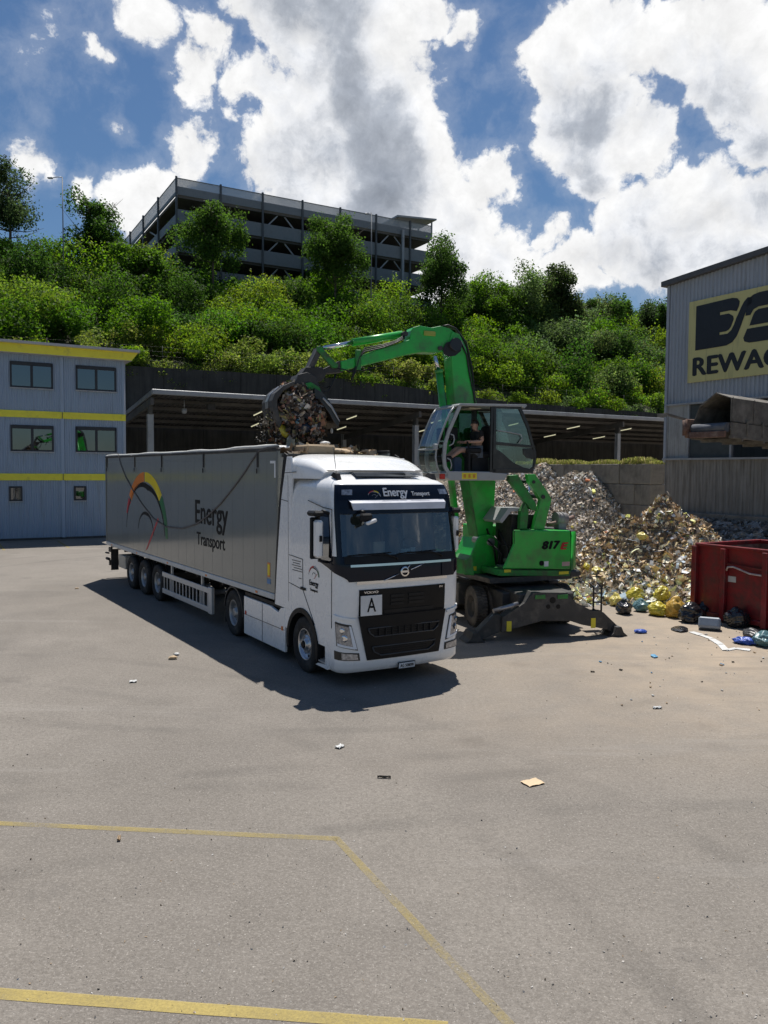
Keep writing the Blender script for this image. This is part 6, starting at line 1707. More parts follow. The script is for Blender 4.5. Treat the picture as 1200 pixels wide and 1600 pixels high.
def hgt(x, y):
    h = hA(x, y)
    for bx, by, hh, sx_, sy_ in BUMPS:
        h = np.maximum(h, hh * np.exp(-((x - bx) / sx_) ** 2 - ((y - by) / sy_) ** 2) * 1.08)
    n_ = fbm(x, y, 4)
    n2 = fbm(x * 2.7 + 5, y * 2.7, 8)
    h = h + np.clip(h, 0, 1.1) * (n_ * .30 + n2 * .13)
    # keep the working yard free, the front foot of the heap as in the photograph
    ln = (y - 21.2) + .95 * np.clip(x - 6.3, 0, 9) + 1.3 * np.clip(5.8 - x, 0, 9) * .8
    ramp_ = np.clip(ln / 2.0, 0, 1)
    ramp_ = ramp_ * np.clip((x - 1.2 + .35 * np.clip(y - 27, 0, 30)) / 2.0, 0, 1)
    return (h + .14) * ramp_ - .10
xs = np.arange(-6, 13.01, .13); ys = np.arange(18.2, 50, .15)
X_, Y_ = np.meshgrid(xs, ys); Z_ = hgt(X_, Y_)
vwall = (X_ - 10.15) * .8698 + (Y_ - 30) * .4934
def heap_mesh(name, X, Y, Z, keep, mat):
    idx = -np.ones(X.shape, int); m_ = MB(); vs = []
    nr, nc = X.shape
    for i in range(nr):
        for j in range(nc):
            idx[i, j] = len(vs); vs.append((float(X[i, j]), float(Y[i, j]), float(Z[i, j])))
    fs = [(int(idx[i, j]), int(idx[i, j + 1]), int(idx[i + 1, j + 1]), int(idx[i + 1, j])) for i in range(nr - 1) for j in range(nc - 1) if keep[i, j] and keep[i + 1, j + 1] and keep[i, j + 1] and keep[i + 1, j]]
    used = sorted({q for f in fs for q in f}); mp = {u: k for k, u in enumerate(used)}
    m_.add([vs[u] for u in used], [tuple(mp[q] for q in f) for f in fs], smooth=True)
    return m_.build(name, mat)
isA = (hA(X_, Y_) > .55)
pal_grey = np.array([(.40, .35, .285), (.31, .265, .21), (.25, .21, .16), (.46, .42, .36), (.19, .16, .125), (.36, .305, .24), (.56, .53, .48), (.29, .235, .18), (.14, .12, .10), (.34, .295, .23)])
pal_brown = np.array([(.32, .215, .12), (.22, .145, .085), (.12, .085, .055), (.42, .31, .18), (.52, .45, .34), (.28, .20, .12), (.50, .38, .16), (.06, .045, .035), (.38, .26, .14), (.56, .50, .42), (.17, .12, .07), (.09, .07, .05)])
pal_front = np.array([(.66, .58, .36), (.70, .60, .24), (.60, .52, .40), (.72, .69, .62), (.38, .28, .17), (.50, .40, .26), (.74, .60, .16), (.20, .15, .10), (.60, .58, .55), (.10, .09, .09), (.26, .34, .40)])
def sprinkle(n, mask_fn, pal, smin, smax, seed):
    r_ = np.random.RandomState(seed); P = []; out = 0
    x = r_.uniform(-5, 12.9, n * 6); y = r_.uniform(18.6, 48, n * 6) if mask_fn is None else r_.uniform(18.6, 30 + r_.exponential(6, n * 6).clip(0, 18), n * 6)
    z = hgt(x, y); v = (x - 10.15) * .8698 + (y - 30) * .4934; u = (x - 10.15) * -.4934 + (y - 30) * .8698
    ok = (z > -.03) & ((v < -.03) | (u < -.3))
    if mask_fn is not None: ok &= mask_fn(x, y, z, r_)
    x, y, z = x[ok][:n], y[ok][:n], z[ok][:n]
    e = .06; gx = (hgt(x + e, y) - z) / e; gy = (hgt(x, y + e) - z) / e
    N_ = np.stack([-gx, -gy, np.ones_like(gx)], 1); N_ /= np.linalg.norm(N_, axis=1)[:, None]
    s_ = smin * (smax / smin) ** (r_.uniform(0, 1, len(x)) ** 2.2)
    c = pal[r_.randint(0, len(pal), len(x))] * r_.uniform(1.1, 2.0, (len(x), 1)); c = np.clip(c * 1.08, .01, .80)
    return np.stack([x, y, z], 1) + N_ * (s_ * r_.uniform(0, .55, len(x)))[:, None], N_, s_, c
inA = lambda x, y, z, r_: (hA(x, y) > .35 + r_.uniform(-.5, .5, len(x))) & (y > 23.5)
inB = lambda x, y, z, r_: (hA(x, y) <= .5) & (z > .62 + r_.uniform(-.35, .35, len(x))) & (y < 30)
inC = lambda x, y, z, r_: (hA(x, y) <= .8) & (z < .85 + r_.uniform(-.4, .3, len(x))) & (y < 28)
o = heap_mesh('waste_heap', X_, Y_, Z_, isA & (Z_ > -.08) & (vwall < .15), M_heapb); tag(o, 'tall grey brown heap of shredded paper and film waste leaning against the concrete block wall', 'waste heap', kind='stuff')
s1 = scraps('loose_scraps', *sprinkle(110000, inA, pal_grey, .014, .095, 21), M_scrap, o); s1['kind'] = 'stuff'
o = heap_mesh('waste_heap', X_, Y_, Z_, (~isA | (hA(X_, Y_) < .9)) & (Z_ > -.08), M_heapb); tag(o, 'brown and yellowish heap of mixed household waste spilling forward between the green machine and the red container', 'waste heap', kind='stuff')
s2 = scraps('loose_scraps', *sprinkle(60000, inB, pal_brown, .015, .12, 22), M_scrap, o); s2['kind'] = 'stuff'
s3 = scraps('loose_scraps', *sprinkle(26000, inC, pal_front, .020, .14, 23), M_scrap, o); s3['kind'] = 'stuff'
# longer strips, film and crushed cartons mixed into both heaps
def strips(name, mask, n, seed, parent, pal):
    P, N_, s_, c = sprinkle(n, mask, pal, .05, .19, seed); n = len(P)
    d = rs.normal(size=(n, 3)) * .55 + N_; d /= np.linalg.norm(d, axis=1)[:, None]; t = rs.normal(size=(n, 3)); u = np.cross(d, t); u /= np.linalg.norm(u, axis=1)[:, None]; v = np.cross(d, u)
    wd = rs.uniform(.05, .35, n)
    Q, U, V, C = [], [], [], []
    cur = P.copy(); dirv = u.copy()
    for k in range(4):
        step = dirv * (s_ * .5)[:, None]; Q.append(cur + step * .5); U.append(step * .52); V.append(v * (s_ * wd)[:, None]); C.append(c)
        cur = cur + step; dirv = dirv + d * rs.uniform(-.8, .45, n)[:, None] + v * rs.uniform(-.3, .3, n)[:, None]; dirv /= np.linalg.norm(dirv, axis=1)[:, None]
    o_ = obj_of(name, quads_mesh(name, np.concatenate(Q), np.concatenate(U), np.concatenate(V), np.concatenate(C), [M_scrap]), parent); o_['kind'] = 'stuff'
heaps = [q_ for q_ in bpy.data.objects if q_.name.startswith('waste_heap')]
strips('film_strips', inA, 1500, 31, heaps[0], pal_grey * 1.1); strips('film_strips', inB, 900, 32, heaps[1], np.array([(.55, .52, .46), (.10, .08, .06), (.34, .22, .12), (.60, .50, .25), (.18, .22, .25)])); strips('film_strips', inC, 700, 33, heaps[1], pal_front)
def cartons(n, mask, seed, parent, smin, smax):
    P, N_, s_, c = sprinkle(n, mask, np.array([(.36, .26, .16), (.50, .40, .27), (.60, .58, .53), (.12, .11, .10), (.30, .33, .34), (.42, .16, .08), (.58, .46, .10)]), smin, smax, seed); q = MB()
    for i in range(len(P)):
        a_, b_, c_ = s_[i] * rr6.uniform(.5, 1), s_[i] * rr6.uniform(.4, 1), s_[i] * rr6.uniform(.1, .5)
        Mx = Matrix.Translation(P[i]) @ Matrix.Rotation(rr6.uniform(0, 6), 4, 'Z') @ Matrix.Rotation(rr6.uniform(-1.2, 1.2), 4, 'X') @ Matrix.Rotation(rr6.uniform(-1, 1), 4, 'Y')
        vs = [(x_ * a_ * rr6.uniform(.7, 1.1), y_ * b_ * rr6.uniform(.7, 1.1), z_ * c_ * rr6.uniform(.5, 1.1)) for x_ in (-1, 1) for y_ in (-1, 1) for z_ in (-1, 1)]
        q.add(vs, [(0, 1, 3, 2), (4, 6, 7, 5), (0, 4, 5, 1), (2, 3, 7, 6), (0, 2, 6, 4), (1, 5, 7, 3)], M=Mx, col=tuple(c[i]))
    o_ = q.build('crushed_cartons', M_scrap, parent); o_['kind'] = 'stuff'
rr6 = random.Random(61)
cartons(420, inA, 41, heaps[0], .05, .14); cartons(420, inB, 42, heaps[1], .05, .14); cartons(420, inC, 43, heaps[1], .05, .17)
# rubble under the hall wall
q = MB(); rr5 = random.Random(9)
hp = [[None] * 30 for _ in range(14)]
for i in range(14):
    for j in range(30):
        s = .2 + j * .5; d = .4 + i * .38
        P = HQ + (-BX) * s - AX * d; hgt_ = max(-.1, 1.35 * (1 - d / 4.9) + rr5.uniform(-.16, .22)); hp[i][j] = (P.x, P.y, hgt_)
q.grid(hp, smooth=False); rb = q.build('rubble_heap', pm('grey_rubble', (.25, .24, .225), .95, var=.45, scale=7, dirt=(.42, .41, .39), dirt_amt=.6, dscale=6, bump=1, bscale=10)); tag(rb, 'low grey dusty heap of rubble along the foot of the hall wall behind the red container', 'rubble', kind='stuff')
n = 5000; j = rs.uniform(0, 28, n); i = rs.uniform(0, 12.5, n); dd = .4 + i * .38; ss = .2 + j * .5
Pn = np.array([[HQ.x - BX.x * s - AX.x * d, HQ.y - BX.y * s - AX.y * d, max(0, 1.35 * (1 - d / 4.9)) + .05] for s, d in zip(ss, dd)])
sc = scraps('loose_scraps', Pn, np.tile([0, 0, 1.0], (n, 1)), rs.uniform(.05, .22, n), np.array([(.34, .33, .31), (.22, .21, .2), (.48, .47, .45), (.14, .13, .12)])[rs.randint(0, 4, n)], M_scrap, rb); sc['kind'] = 'stuff'

# load in the trailer bed and what hangs in the grapple
q = MB(); rows = []
for i in range(60):
    y = Y0_ + .08 + (Y1_ - Y0_ - .16) * i / 59
    rows.append([(x, y, 3.55 + .30 * math.sin(i * .7 + x * 2) * .5 + rr5.uniform(-.12, .18) + (.32 * math.exp(-((y + .9) / 1.2) ** 2))) for x in np.linspace(-1.23, 1.23, 12)])
q.grid(rows, smooth=False)
ld = q.build('waste_load', M_heapb); ld.matrix_world = Matrix.Translation(KP) @ Matrix.Rotation(RY, 4, 'Z'); tag(ld, 'mixed waste filling the open bed of the grey trailer', 'waste load', kind='stuff')
n = 5000; yy = rs.uniform(Y0_ + .1, Y1_ - .1, n); xx = rs.uniform(-1.06, 1.06, n)
Pn = np.stack([xx, yy, 3.68 + .38 * np.exp(-((yy + .9) / 1.3) ** 2) + rs.uniform(-.1, .08, n)], 1)
sc = scraps('loose_scraps', Pn, np.tile([0, 0, 1.0], (n, 1)), rs.uniform(.03, .13, n), np.clip(pal_brown[rs.randint(0, len(pal_brown), n)] * rs.uniform(.7, 1.2, (n, 1)), 0, .85), M_scrap, ld); sc['kind'] = 'stuff'
def lump(name, mat, size, seed, sq=(1, 1, 1), detail=3, rough=.22, smooth=True, twist=6.0, knot=False):
    """crumpled closed body: a sphere pushed in and out by ridged waves"""
    bm = bmesh.new(); bmesh.ops.create_icosphere(bm, subdivisions=detail, radius=1.0)
    r_ = random.Random(seed); W = [(Vector((r_.gauss(0, 1), r_.gauss(0, 1), r_.gauss(0, 1))).normalized() * r_.uniform(1.5, twist), r_.uniform(0, 6.3), r_.uniform(.4, 1)) for _ in range(9)]
    for v in bm.verts:
        n_ = v.co.normalized(); d = sum(w_ * (1 - abs(math.sin(k.dot(n_) + p_)) * 2) for k, p_, w_ in W) / 9
        d2 = sum((1 - abs(math.sin(k.dot(n_) * 3.1 + p_ * 2)) * 2) for k, p_, w_ in W) / 9 if detail > 3 else 0
        v.co = n_ * (1 + rough * d * 2.2 + rough * d2 * .55)
        if knot and n_.z > .86: v.co.z += .30 * (n_.z - .86) / .14
        v.co = Vector((v.co.x * sq[0] * size, v.co.y * sq[1] * size, max(v.co.z, -.72) * sq[2] * size))
    me = bpy.data.meshes.new(name); bm.to_mesh(me); bm.free(); me.materials.append(mat)
    for p_ in me.polygons: p_.use_smooth = smooth
    o = bpy.data.objects.new(name, me); COL.objects.link(o)
    return o
gc = EM @ Vector((ept(*cg(560, 600))[0], 0, ept(*cg(560, 600))[1]))
def gpt(a, b, y): f, z = ept(*cg(a, b), y); return EM @ Vector((f, y, z))
core_ = lump('waste_bundle', M_heapb, .46, 5, (1.0, .95, 1.25), 3, .25, False); core_.location = gpt(545, 590, 0); core_.rotation_euler = (0, 0, ER)
tag(core_, 'bundle of mixed coloured waste gripped in the jaws of the grapple above the trailer', 'waste load', kind='stuff')
n = 6500
dirs = rs.normal(size=(n, 3)); dirs /= np.linalg.norm(dirs, axis=1)[:, None]; rad = rs.uniform(.75, 1.12, n)[:, None]
Pn = dirs * rad * np.array([.60, .54, .66]); Pn[:, 2] += np.where(Pn[:, 2] < -.2, -.08, 0)
pal_g = np.array([(.30, .20, .12), (.08, .07, .06), (.46, .40, .33), (.035, .035, .04), (.55, .30, .20), (.62, .60, .57), (.14, .10, .07), (.22, .17, .12), (.40, .16, .10), (.50, .45, .2), (.05, .05, .06)])
sc = scraps('loose_scraps', Pn, dirs, .018 + .075 * rs.uniform(0, 1, n) ** 2.5, pal_g[rs.randint(0, len(pal_g), n)] * rs.uniform(.4, .95, (n, 1)), M_scrap, core_); sc['kind'] = 'stuff'
M_blueb = pm('light_blue_film', (.12, .33, .52), .4, bump=.3); M_dblue = pm('dark_blue_film', (.015, .03, .06), .35, bump=.3); M_yelb = pm('yellow_bag_film', (.50, .42, .04), .38, var=.1, coat=.2, bump=.25, bscale=12)
M_yelp = pm('pale_yellow_bag_film', (.62, .52, .13), .4, var=.12, coat=.2, bump=.25, bscale=12, dirt=(.45, .22, .05), dirt_amt=.25)
M_blkb = pm('black_bag_film', (.015, .015, .017), .25, var=.2, coat=.3, bump=.4, bscale=14); M_whtb = pm('white_bag_film', (.62, .62, .60), .45, bump=.3); M_teal = pm('teal_bag_film', (.10, .20, .22), .4, bump=.3, bscale=12); M_blue = pm('bright_blue_film', (.03, .09, .42), .4, bump=.3)
M_card = pm('beige_cardboard', (.48, .36, .23), .85, var=.1, dirt=(.3, .22, .14), dirt_amt=.3, dscale=5)
M_orab = pm('orange_stained_bag', (.58, .35, .06), .45, var=.3, scale=7, bump=.3)
def grip(name, mat, a, b, y, size, sq, label, cat, seed, rz=0.0, **k):
    o = lump(name, mat, size, seed, sq, 3, .2, True, **k); o.location = gpt(a, b, y); o.rotation_euler = (rz, rz * .5, ER + rz); return tag(o, label, cat)
grip('blue_bag', M_blueb, 575, 675, .46, .075, (1.2, .5, .9), 'small light blue plastic bag caught in the middle of the grapple load', 'bag', 3)
grip('dark_bag', M_dblue, 650, 760, .42, .15, (1, .6, 1.0), 'dark blue plastic bag hanging below the light blue one in the grapple load', 'bag', 4)
grip('yellow_bag', M_yelb, 370, 800, .34, .14, (.7, .5, 1.5), 'long yellow plastic bag hanging out of the left lower side of the grapple', 'bag', 6, .5)
grip('paper_sheet', M_whtb, 770, 760, .42, .07, (.6, .25, 1.3), 'white sheet of paper sticking out at the right of the grapple load', 'paper', 8, .3)
grip('carton', M_card, 600, 390, .42, .08, (.9, .6, .8), 'small brown carton near the top of the grapple load', 'carton', 9, .2)
grip('white_cup', M_whtb, 1012, 800, .1, .045, (.7, .7, 1.6), 'white cup dangling from the tip of the right grapple jaw', 'cup', 12)
# falling dust and crumbs: left of the grapple
n = 160; Pn = np.stack([np.zeros(n)] * 3, 1)
for i in range(n):
    v = gpt(rs.normal(110, 60), rs.uniform(600, 960), rs.uniform(-.3, .4)); Pn[i] = v[:]
me_ = scraps('falling_crumbs', Pn, np.tile([0, 0, 1.0], (n, 1)), rs.uniform(.006, .018, n), np.tile([(.45, .40, .33)], (n, 1)), M_scrap); tag(me_, 'crumbs and dust falling from the left side of the grapple', 'dust', kind='stuff')
# things poking out of the trailer by the cab
TMx = Matrix.Translation(KP) @ Matrix.Rotation(RY, 4, 'Z')
def bed(name, mat, x, y, z, dims, rz, label, cat, kind='box'):
    if kind == 'box':
        q = MB(); q.box(-dims[0], dims[0], -dims[1], dims[1], -dims[2], dims[2], b=min(dims) * .35); o = q.build(name, mat)
        me = o.data
        for v in me.vertices: v.co += Vector((rr5.uniform(-.02, .02), rr5.uniform(-.02, .02), rr5.uniform(-.015, .015)))
    else: o = lump(name, mat, 1.0, int(x * 100 + y * 37) % 91, dims, 3, .2)
    o.matrix_world = TMx @ Matrix.Translation((x, y, z)) @ Matrix.Rotation(rz, 4, 'Z'); return tag(o, label, cat)
bed('cardboard_box', M_card, -.28, -1.45, 4.06, (.34, .26, .10), .1, 'flattened beige cardboard box lying on the load behind the cab roof', 'box')
bed('cardboard_box', M_card, .28, -1.50, 4.03, (.34, .22, .085), -.15, 'rounded beige cardboard piece right beside the flattened box behind the cab roof', 'box', 'lump')
bed('carton', M_card, 1.0, -1.50, 4.02, (.14, .1, .06), .4, 'small tan carton at the right end of the load behind the cab roof', 'carton')
bed('plastic_bag', M_whtb, .02, -1.35, 4.21, (.13, .09, .045), .2, 'crumpled grey white bag on top of the beige cardboard behind the cab roof', 'bag', 'lump')
bed('plastic_bag', M_whtb, -.95, -1.3, 4.10, (.25, .14, .05), .2, 'flat white bag beside the rolled cover at the front of the trailer', 'bag', 'lump')
bed('plastic_sheet', pm('grey_green_sheet', (.14, .17, .16), .5), -.72, -1.25, 4.15, (.14, .03, .14), .7, 'grey green plastic sheet standing up under the grapple at the front of the trailer', 'sheet')

# bags and loose things on the ground
def bag(name, mat, px, py, size, sq, label, seed, knot=True, cat='bag', dz=.0, **k):
    o = lump(name, mat, size * .88, seed, sq, 5, k.get('rough', .19), True, k.get('twist', 5.0), knot)
    g_ = ground(px, py + size * 26); o.location = (g_.x, g_.y, size * sq[2] * .70 + dz); o.rotation_euler = (0, 0, seed * 1.3); return tag(o, label, cat)
bag('rubbish_bag', M_yelp, 962, 940, .24, (1.2, .9, .85), 'pale yellow bag lying left of the black bag at the foot of the brown heap', 1)
bag('rubbish_bag', M_yelb, 992, 934, .34, (1.1, .9, .8), 'large bright yellow bag highest of the bags at the foot of the brown heap', 2)
bag('rubbish_bag', M_yelb, 1034, 942, .30, (1.25, .8, .75), 'yellow bag lying on top of another yellow bag near the red container', 3, dz=.22)
bag('rubbish_bag', M_yelb, 1027, 954, .30, (1.15, .9, .75), 'full yellow bag on the ground below the other yellow bag near the red container', 4)
bag('rubbish_bag', M_orab, 1055, 957, .30, (1.0, .9, 1.0), 'orange yellow stained bag between the yellow and the black bags', 5)
bag('rubbish_bag', M_blkb, 975, 952, .27, (1.15, .9, .85), 'round black bag at the left end of the row of bags', 6)
bag('plastic_canister', M_whtb, 969, 954, .12, (.7, .6, 1.1), 'white canister leaning on the round black bag', 7, cat='canister', rough=.05)
bag('rubbish_bag', M_teal, 1001, 949, .24, (1.1, .9, .85), 'grey teal bag between the black and the yellow bags', 8)
bag('rubbish_bag', M_whtb, 1010, 931, .22, (1.2, .8, .8), 'white bag lying behind the grey teal bag', 9)
bag('rubbish_bag', M_blkb, 1080, 962, .36, (1.2, .9, .8), 'shiny black bag left of the red container corner', 10)
bag('rubbish_bag', M_blkb, 1098, 958, .28, (1.1, .9, .9), 'black bag pressed against the end of the red container', 11)
bag('rubbish_bag', M_blkb, 1150, 972, .30, (1.2, 1.0, .95), 'dark round bag below the ribs of the red container', 12)
bag('plastic_sheet', M_blkb, 1062, 978, .24, (1.8, .9, .16), 'flat torn black film on the ground in front of the shiny black bag', 13, knot=False, cat='sheet')
bag('rubbish_bag', M_blue, 1164, 1001, .20, (1.5, 1.0, .5), 'bright blue torn film at the lower right by the red container', 14, knot=False)
bag('rubbish_bag', M_teal, 1194, 1002, .27, (1.2, 1, .7), 'dark teal bag at the right edge in front of the red container', 15)
bag('rubbish_bag', pm('dark_grey_film', (.06, .06, .062), .4, bump=.3), 1176, 990, .24, (1.4, 1, .5), 'dark grey bag behind the blue film at the right edge', 16)
bag('plastic_film', M_blue, 1001, 986, .12, (1.5, 1, .5), 'small bright blue film scrap on the yard in front of the black bag', 17, knot=False, cat='scrap')
bag('plastic_film', M_blueb, 1022, 1024, .09, (1.8, .8, .3), 'light blue film scrap on the yard further forward', 18, knot=False, cat='scrap')
bag('rubbish_bag', M_blkb, 915, 894, .20, (1.0, 1, 1.1), 'black and silver bag behind the tail of the green machine', 19)
for k, (px, py, sz) in enumerate(((930, 925, .2), (945, 918, .24), (985, 918, .2), (1000, 912, .22), (1045, 922, .2), (1065, 932, .22), (930, 900, .22), (915, 925, .18), (1072, 915, .2))):
    o = bag('rubbish_bag', (M_yelp, M_yelb, M_whtb)[k % 3] if k % 3 else M_yelp, px, py, sz, (1.2, .9, .7), 'half buried bag among the mixed waste at the foot of the brown heap', 40 + k)
    hz = float(hgt(np.array([o.location.x]), np.array([o.location.y]))[0]); o.location.z += max(0, hz) * .9; o['group'] = 'half buried bags in the brown heap'
    if k % 3 == 2: o['label'] = 'white half buried bag among the mixed waste at the foot of the brown heap'; o['group'] = 'white half buried bags'
    elif k % 3 == 1: o['label'] = 'bright yellow half buried bag among the mixed waste at the foot of the brown heap'; o['group'] = 'bright yellow half buried bags'
    else: o['label'] = 'pale yellow half buried bag among the mixed waste at the foot of the brown heap'; o['group'] = 'pale yellow half buried bags'
q = MB(); q.box(-.24, .24, -.16, .16, 0, .26, b=.04); q.box(-.18, .18, -.165, -.158, .05, .20)
o = q.build('suitcase', pm('pale_blue_case', (.24, .28, .33), .5, bump=.2)); g_ = ground(1111, 986); o.location = (g_.x, g_.y + .1, .02); o.rotation_euler = (R(-25), 0, R(-25)); tag(o, 'pale blue grey case lying tilted on the ground beside the red container', 'case')
# pale strip of cloth
q = MB(); P = [ground(a, b) for a, b in ((1080, 988), (1095, 993), (1112, 999), (1126, 1008), (1134, 1017), (1150, 1014), (1172, 1017))]
for a, b in zip(P, P[1:]):
    d = (b - a).normalized(); n_ = Vector((-d.y, d.x, 0)) * rnd.uniform(.035, .07); q.add([(*(a - n_)[:2], .012), (*(b - n_)[:2], .014), (*(b + n_)[:2], .03), (*(a + n_)[:2], .02)], [(0, 1, 2, 3)]); q.add([(*(a - n_)[:2], .004), (*(b - n_)[:2], .004), (*(b + n_)[:2], .004), (*(a + n_)[:2], .004)], [(3, 2, 1, 0)])
o = q.build('cloth_strip', M_whtb); tag(o, 'long dirty white strip of cloth on the ground in front of the red container', 'cloth')
def flat(name, mat, px, py, w_, l_, rz, label, cat, z=.012, curl=.02):
    q = MB(); n_ = 5; rr_ = random.Random(px)
    g_ = [[(w_ * (j / n_ - .5) + rr_.uniform(-.1, .1) * w_ / n_, l_ * (i / n_ - .5) + rr_.uniform(-.1, .1) * l_ / n_, z + curl * abs(math.sin(i * 1.3 + j)) ) for j in range(n_ + 1)] for i in range(n_ + 1)]
    q.grid(g_, smooth=False); q.grid([[(a, b, c - .008) for a, b, c in r_] for r_ in g_], smooth=False)
    o = q.build(name, mat); o.location = ground(px, py); o.rotation_euler = (0, 0, rz); return tag(o, label, cat)
flat('cardboard_piece', pm('pale_tan_board', (.62, .47, .30), .8), 832, 1224, .23, .17, .5, 'pale tan piece of board lying alone on the open yard', 'cardboard', curl=.008)
flat('paper_scrap', M_whtb, 208, 1066, .12, .10, .3, 'small white scrap on the yard near the shadow of the trailer', 'paper')
flat('paper_scrap', M_whtb, 531, 1168, .13, .08, 1.0, 'small white scrap in front of the truck', 'paper')
flat('twig', M_bark, 600, 1216, .16, .025, -.1, 'thin brown twig on the yard in front of the truck', 'twig')
flat('leaf', M_card, 186, 1312, .03, .09, .3, 'dry leaf just below the painted line on the left', 'leaf')
flat('paper_scrap', M_whtb, 1027, 1107, .13, .07, .2, 'white and brown scrap on the right part of the yard', 'paper')
flat('paper_scrap', M_card, 120, 910 + 10, .1, .1, .2, 'small tan scrap by the rear of the trailer', 'paper')
o = lump('crumpled_paper', M_card, .085, 33, (1.2, .8, .55), 2, .3, False); o.location = ground(270, 1030) + Vector((0, 0, .03)); tag(o, 'crumpled pale brown paper on the yard inside the trailer shadow edge', 'paper')
o = lump('crumpled_paper', M_whtb, .06, 34, (1.2, .8, .5), 2, .3, False); o.location = ground(276, 1024) + Vector((0, 0, .03)); tag(o, 'crumpled white paper touching the pale brown one in the trailer shadow', 'paper')
rl = random.Random(77)
for k in range(46):
    px, py = rl.uniform(900, 1200), rl.uniform(985, 1110) if k % 3 else rl.uniform(975, 1040)
    if px < 980 and py < 1000: px += 80
    mt_ = rl.choice([M_whtb, M_whtb, M_card, M_card, M_blueb, M_bark, M_chassis, M_card]); s_ = rl.uniform(.012, .04)
    flat('litter_scrap', mt_, px, py, s_ * rl.uniform(1, 2.2), s_, rl.uniform(0, 3), 'tiny litter scrap scattered over the dusty ground in front of the red container', 'litter', curl=s_ * .4)['group'] = 'litter scraps on the dusty ground'
n = 2400; Pn = []
while len(Pn) < n:
    px, py = rl.uniform(-50, 1260), rl.uniform(930, 1640) ** 1.0
    g_ = ground(px, py)
    if px > 880 and rl.random() < .5 or rl.random() < .5: Pn.append((g_.x, g_.y, .006))
Pn = np.array(Pn); sc = scraps('grit', Pn, np.tile([0, 0, 1.0], (n, 1)), .003 + .007 * rs.uniform(0, 1, n) ** 3, np.array([(.42, .39, .35), (.10, .095, .09), (.50, .48, .45), (.28, .2, .12)])[rs.randint(0, 4, n)], M_scrap); tag(sc, 'fine grit and pebbles strewn over the asphalt yard', 'grit', kind='stuff')

# ---------------------------------------------------------------- red container
RQ = Vector((7.95, 19.80, 0)); rc = empty('red_container', RQ, SITE - PI / 2, 'worn dark red open steel skip container with ribs beside the waste heap', 'container')
ZT_ = 1.84; Lc, Wc = 6.2, 2.45
q = MB()
q.box(0, Lc, 0, .03, .16, ZT_ - .02); q.box(0, .03, .03, Wc, .16, ZT_ - .02); q.box(0, Lc, Wc - .03, Wc, .16, ZT_ - .02); q.box(Lc - .03, Lc, .03, Wc - .03, .16, ZT_ - .02)
q.build('side_wall', M_red, rc)
q = MB(); q.box(.034, Lc - .034, .031, .036, .2, ZT_ - .06); q.box(.031, .036, .036, Wc - .036, .2, ZT_ - .06); q.box(.036, Lc - .036, Wc - .036, Wc - .031, .2, ZT_ - .06); q.box(.03, Lc - .03, .03, Wc - .03, .16, .20); q.build('inner_lining', M_rust, rc)
q = MB()
q.box(-.06, Lc, -.06, .06, ZT_ - .02, ZT_ + .05, b=.01); q.box(-.06, .06, .06, Wc + .04, ZT_ - .02, ZT_ + .05, b=.01); q.box(.06, Lc, Wc - .06, Wc + .06, ZT_ - .02, ZT_ + .05, b=.01)
q.box(-.05, Lc, -.05, .0, .08, .20, b=.01); q.build('rim', M_red, rc)
for x_ in (-.04, .80, 1.92, 2.7, 3.5, 4.3, 5.1): q = MB(); q.box(x_ - .07, x_ + .07, -.13, .0, .05, ZT_ - .02, b=.012); q.build('rib', M_red, rc)
q = MB()
for k in range(5): q.box(2.0, 6.1, -.05, .0, .38 + .29 * k, .44 + .29 * k, b=.01)
q.build('rib', M_red, rc)
q = MB(); q.bar((.88, -.05, 1.45), (1.85, -.05, 1.40), .04, .05); q.bar((.87, -.03, 1.0), (.87, -.03, 1.6), .04, .04, up=(0, 1, 0)); q.build('cross_bar', M_red, rc)
q = MB(); q.tube([(.90, -.09, 1.30), (.96, -.13, 1.39), (1.12, -.14, 1.41), (1.30, -.13, 1.36), (1.52, -.10, 1.29), (1.85, -.09, 1.28)], .022, 8); q.tube([(2.05, -.10, 1.46), (2.9, -.10, 1.43)], .02, 6); q.build('bent_bar', pm('worn_pale_bar', (.45, .38, .35), .6, var=.3, scale=9), rc)
q = MB(); q.box(.86, 1.10, -.01, -.004, 1.02, 1.16); q.build('label_plate', M_alu, rc)
q = MB(); q.box(.3, Lc, .4, .55, .02, .16); q.box(.3, Lc, Wc - .55, Wc - .4, .02, .16); q.tube([(5.6, .2, .12), (5.6, .5, .12)], .12, 12); q.build('skid', M_dgrey, rc)

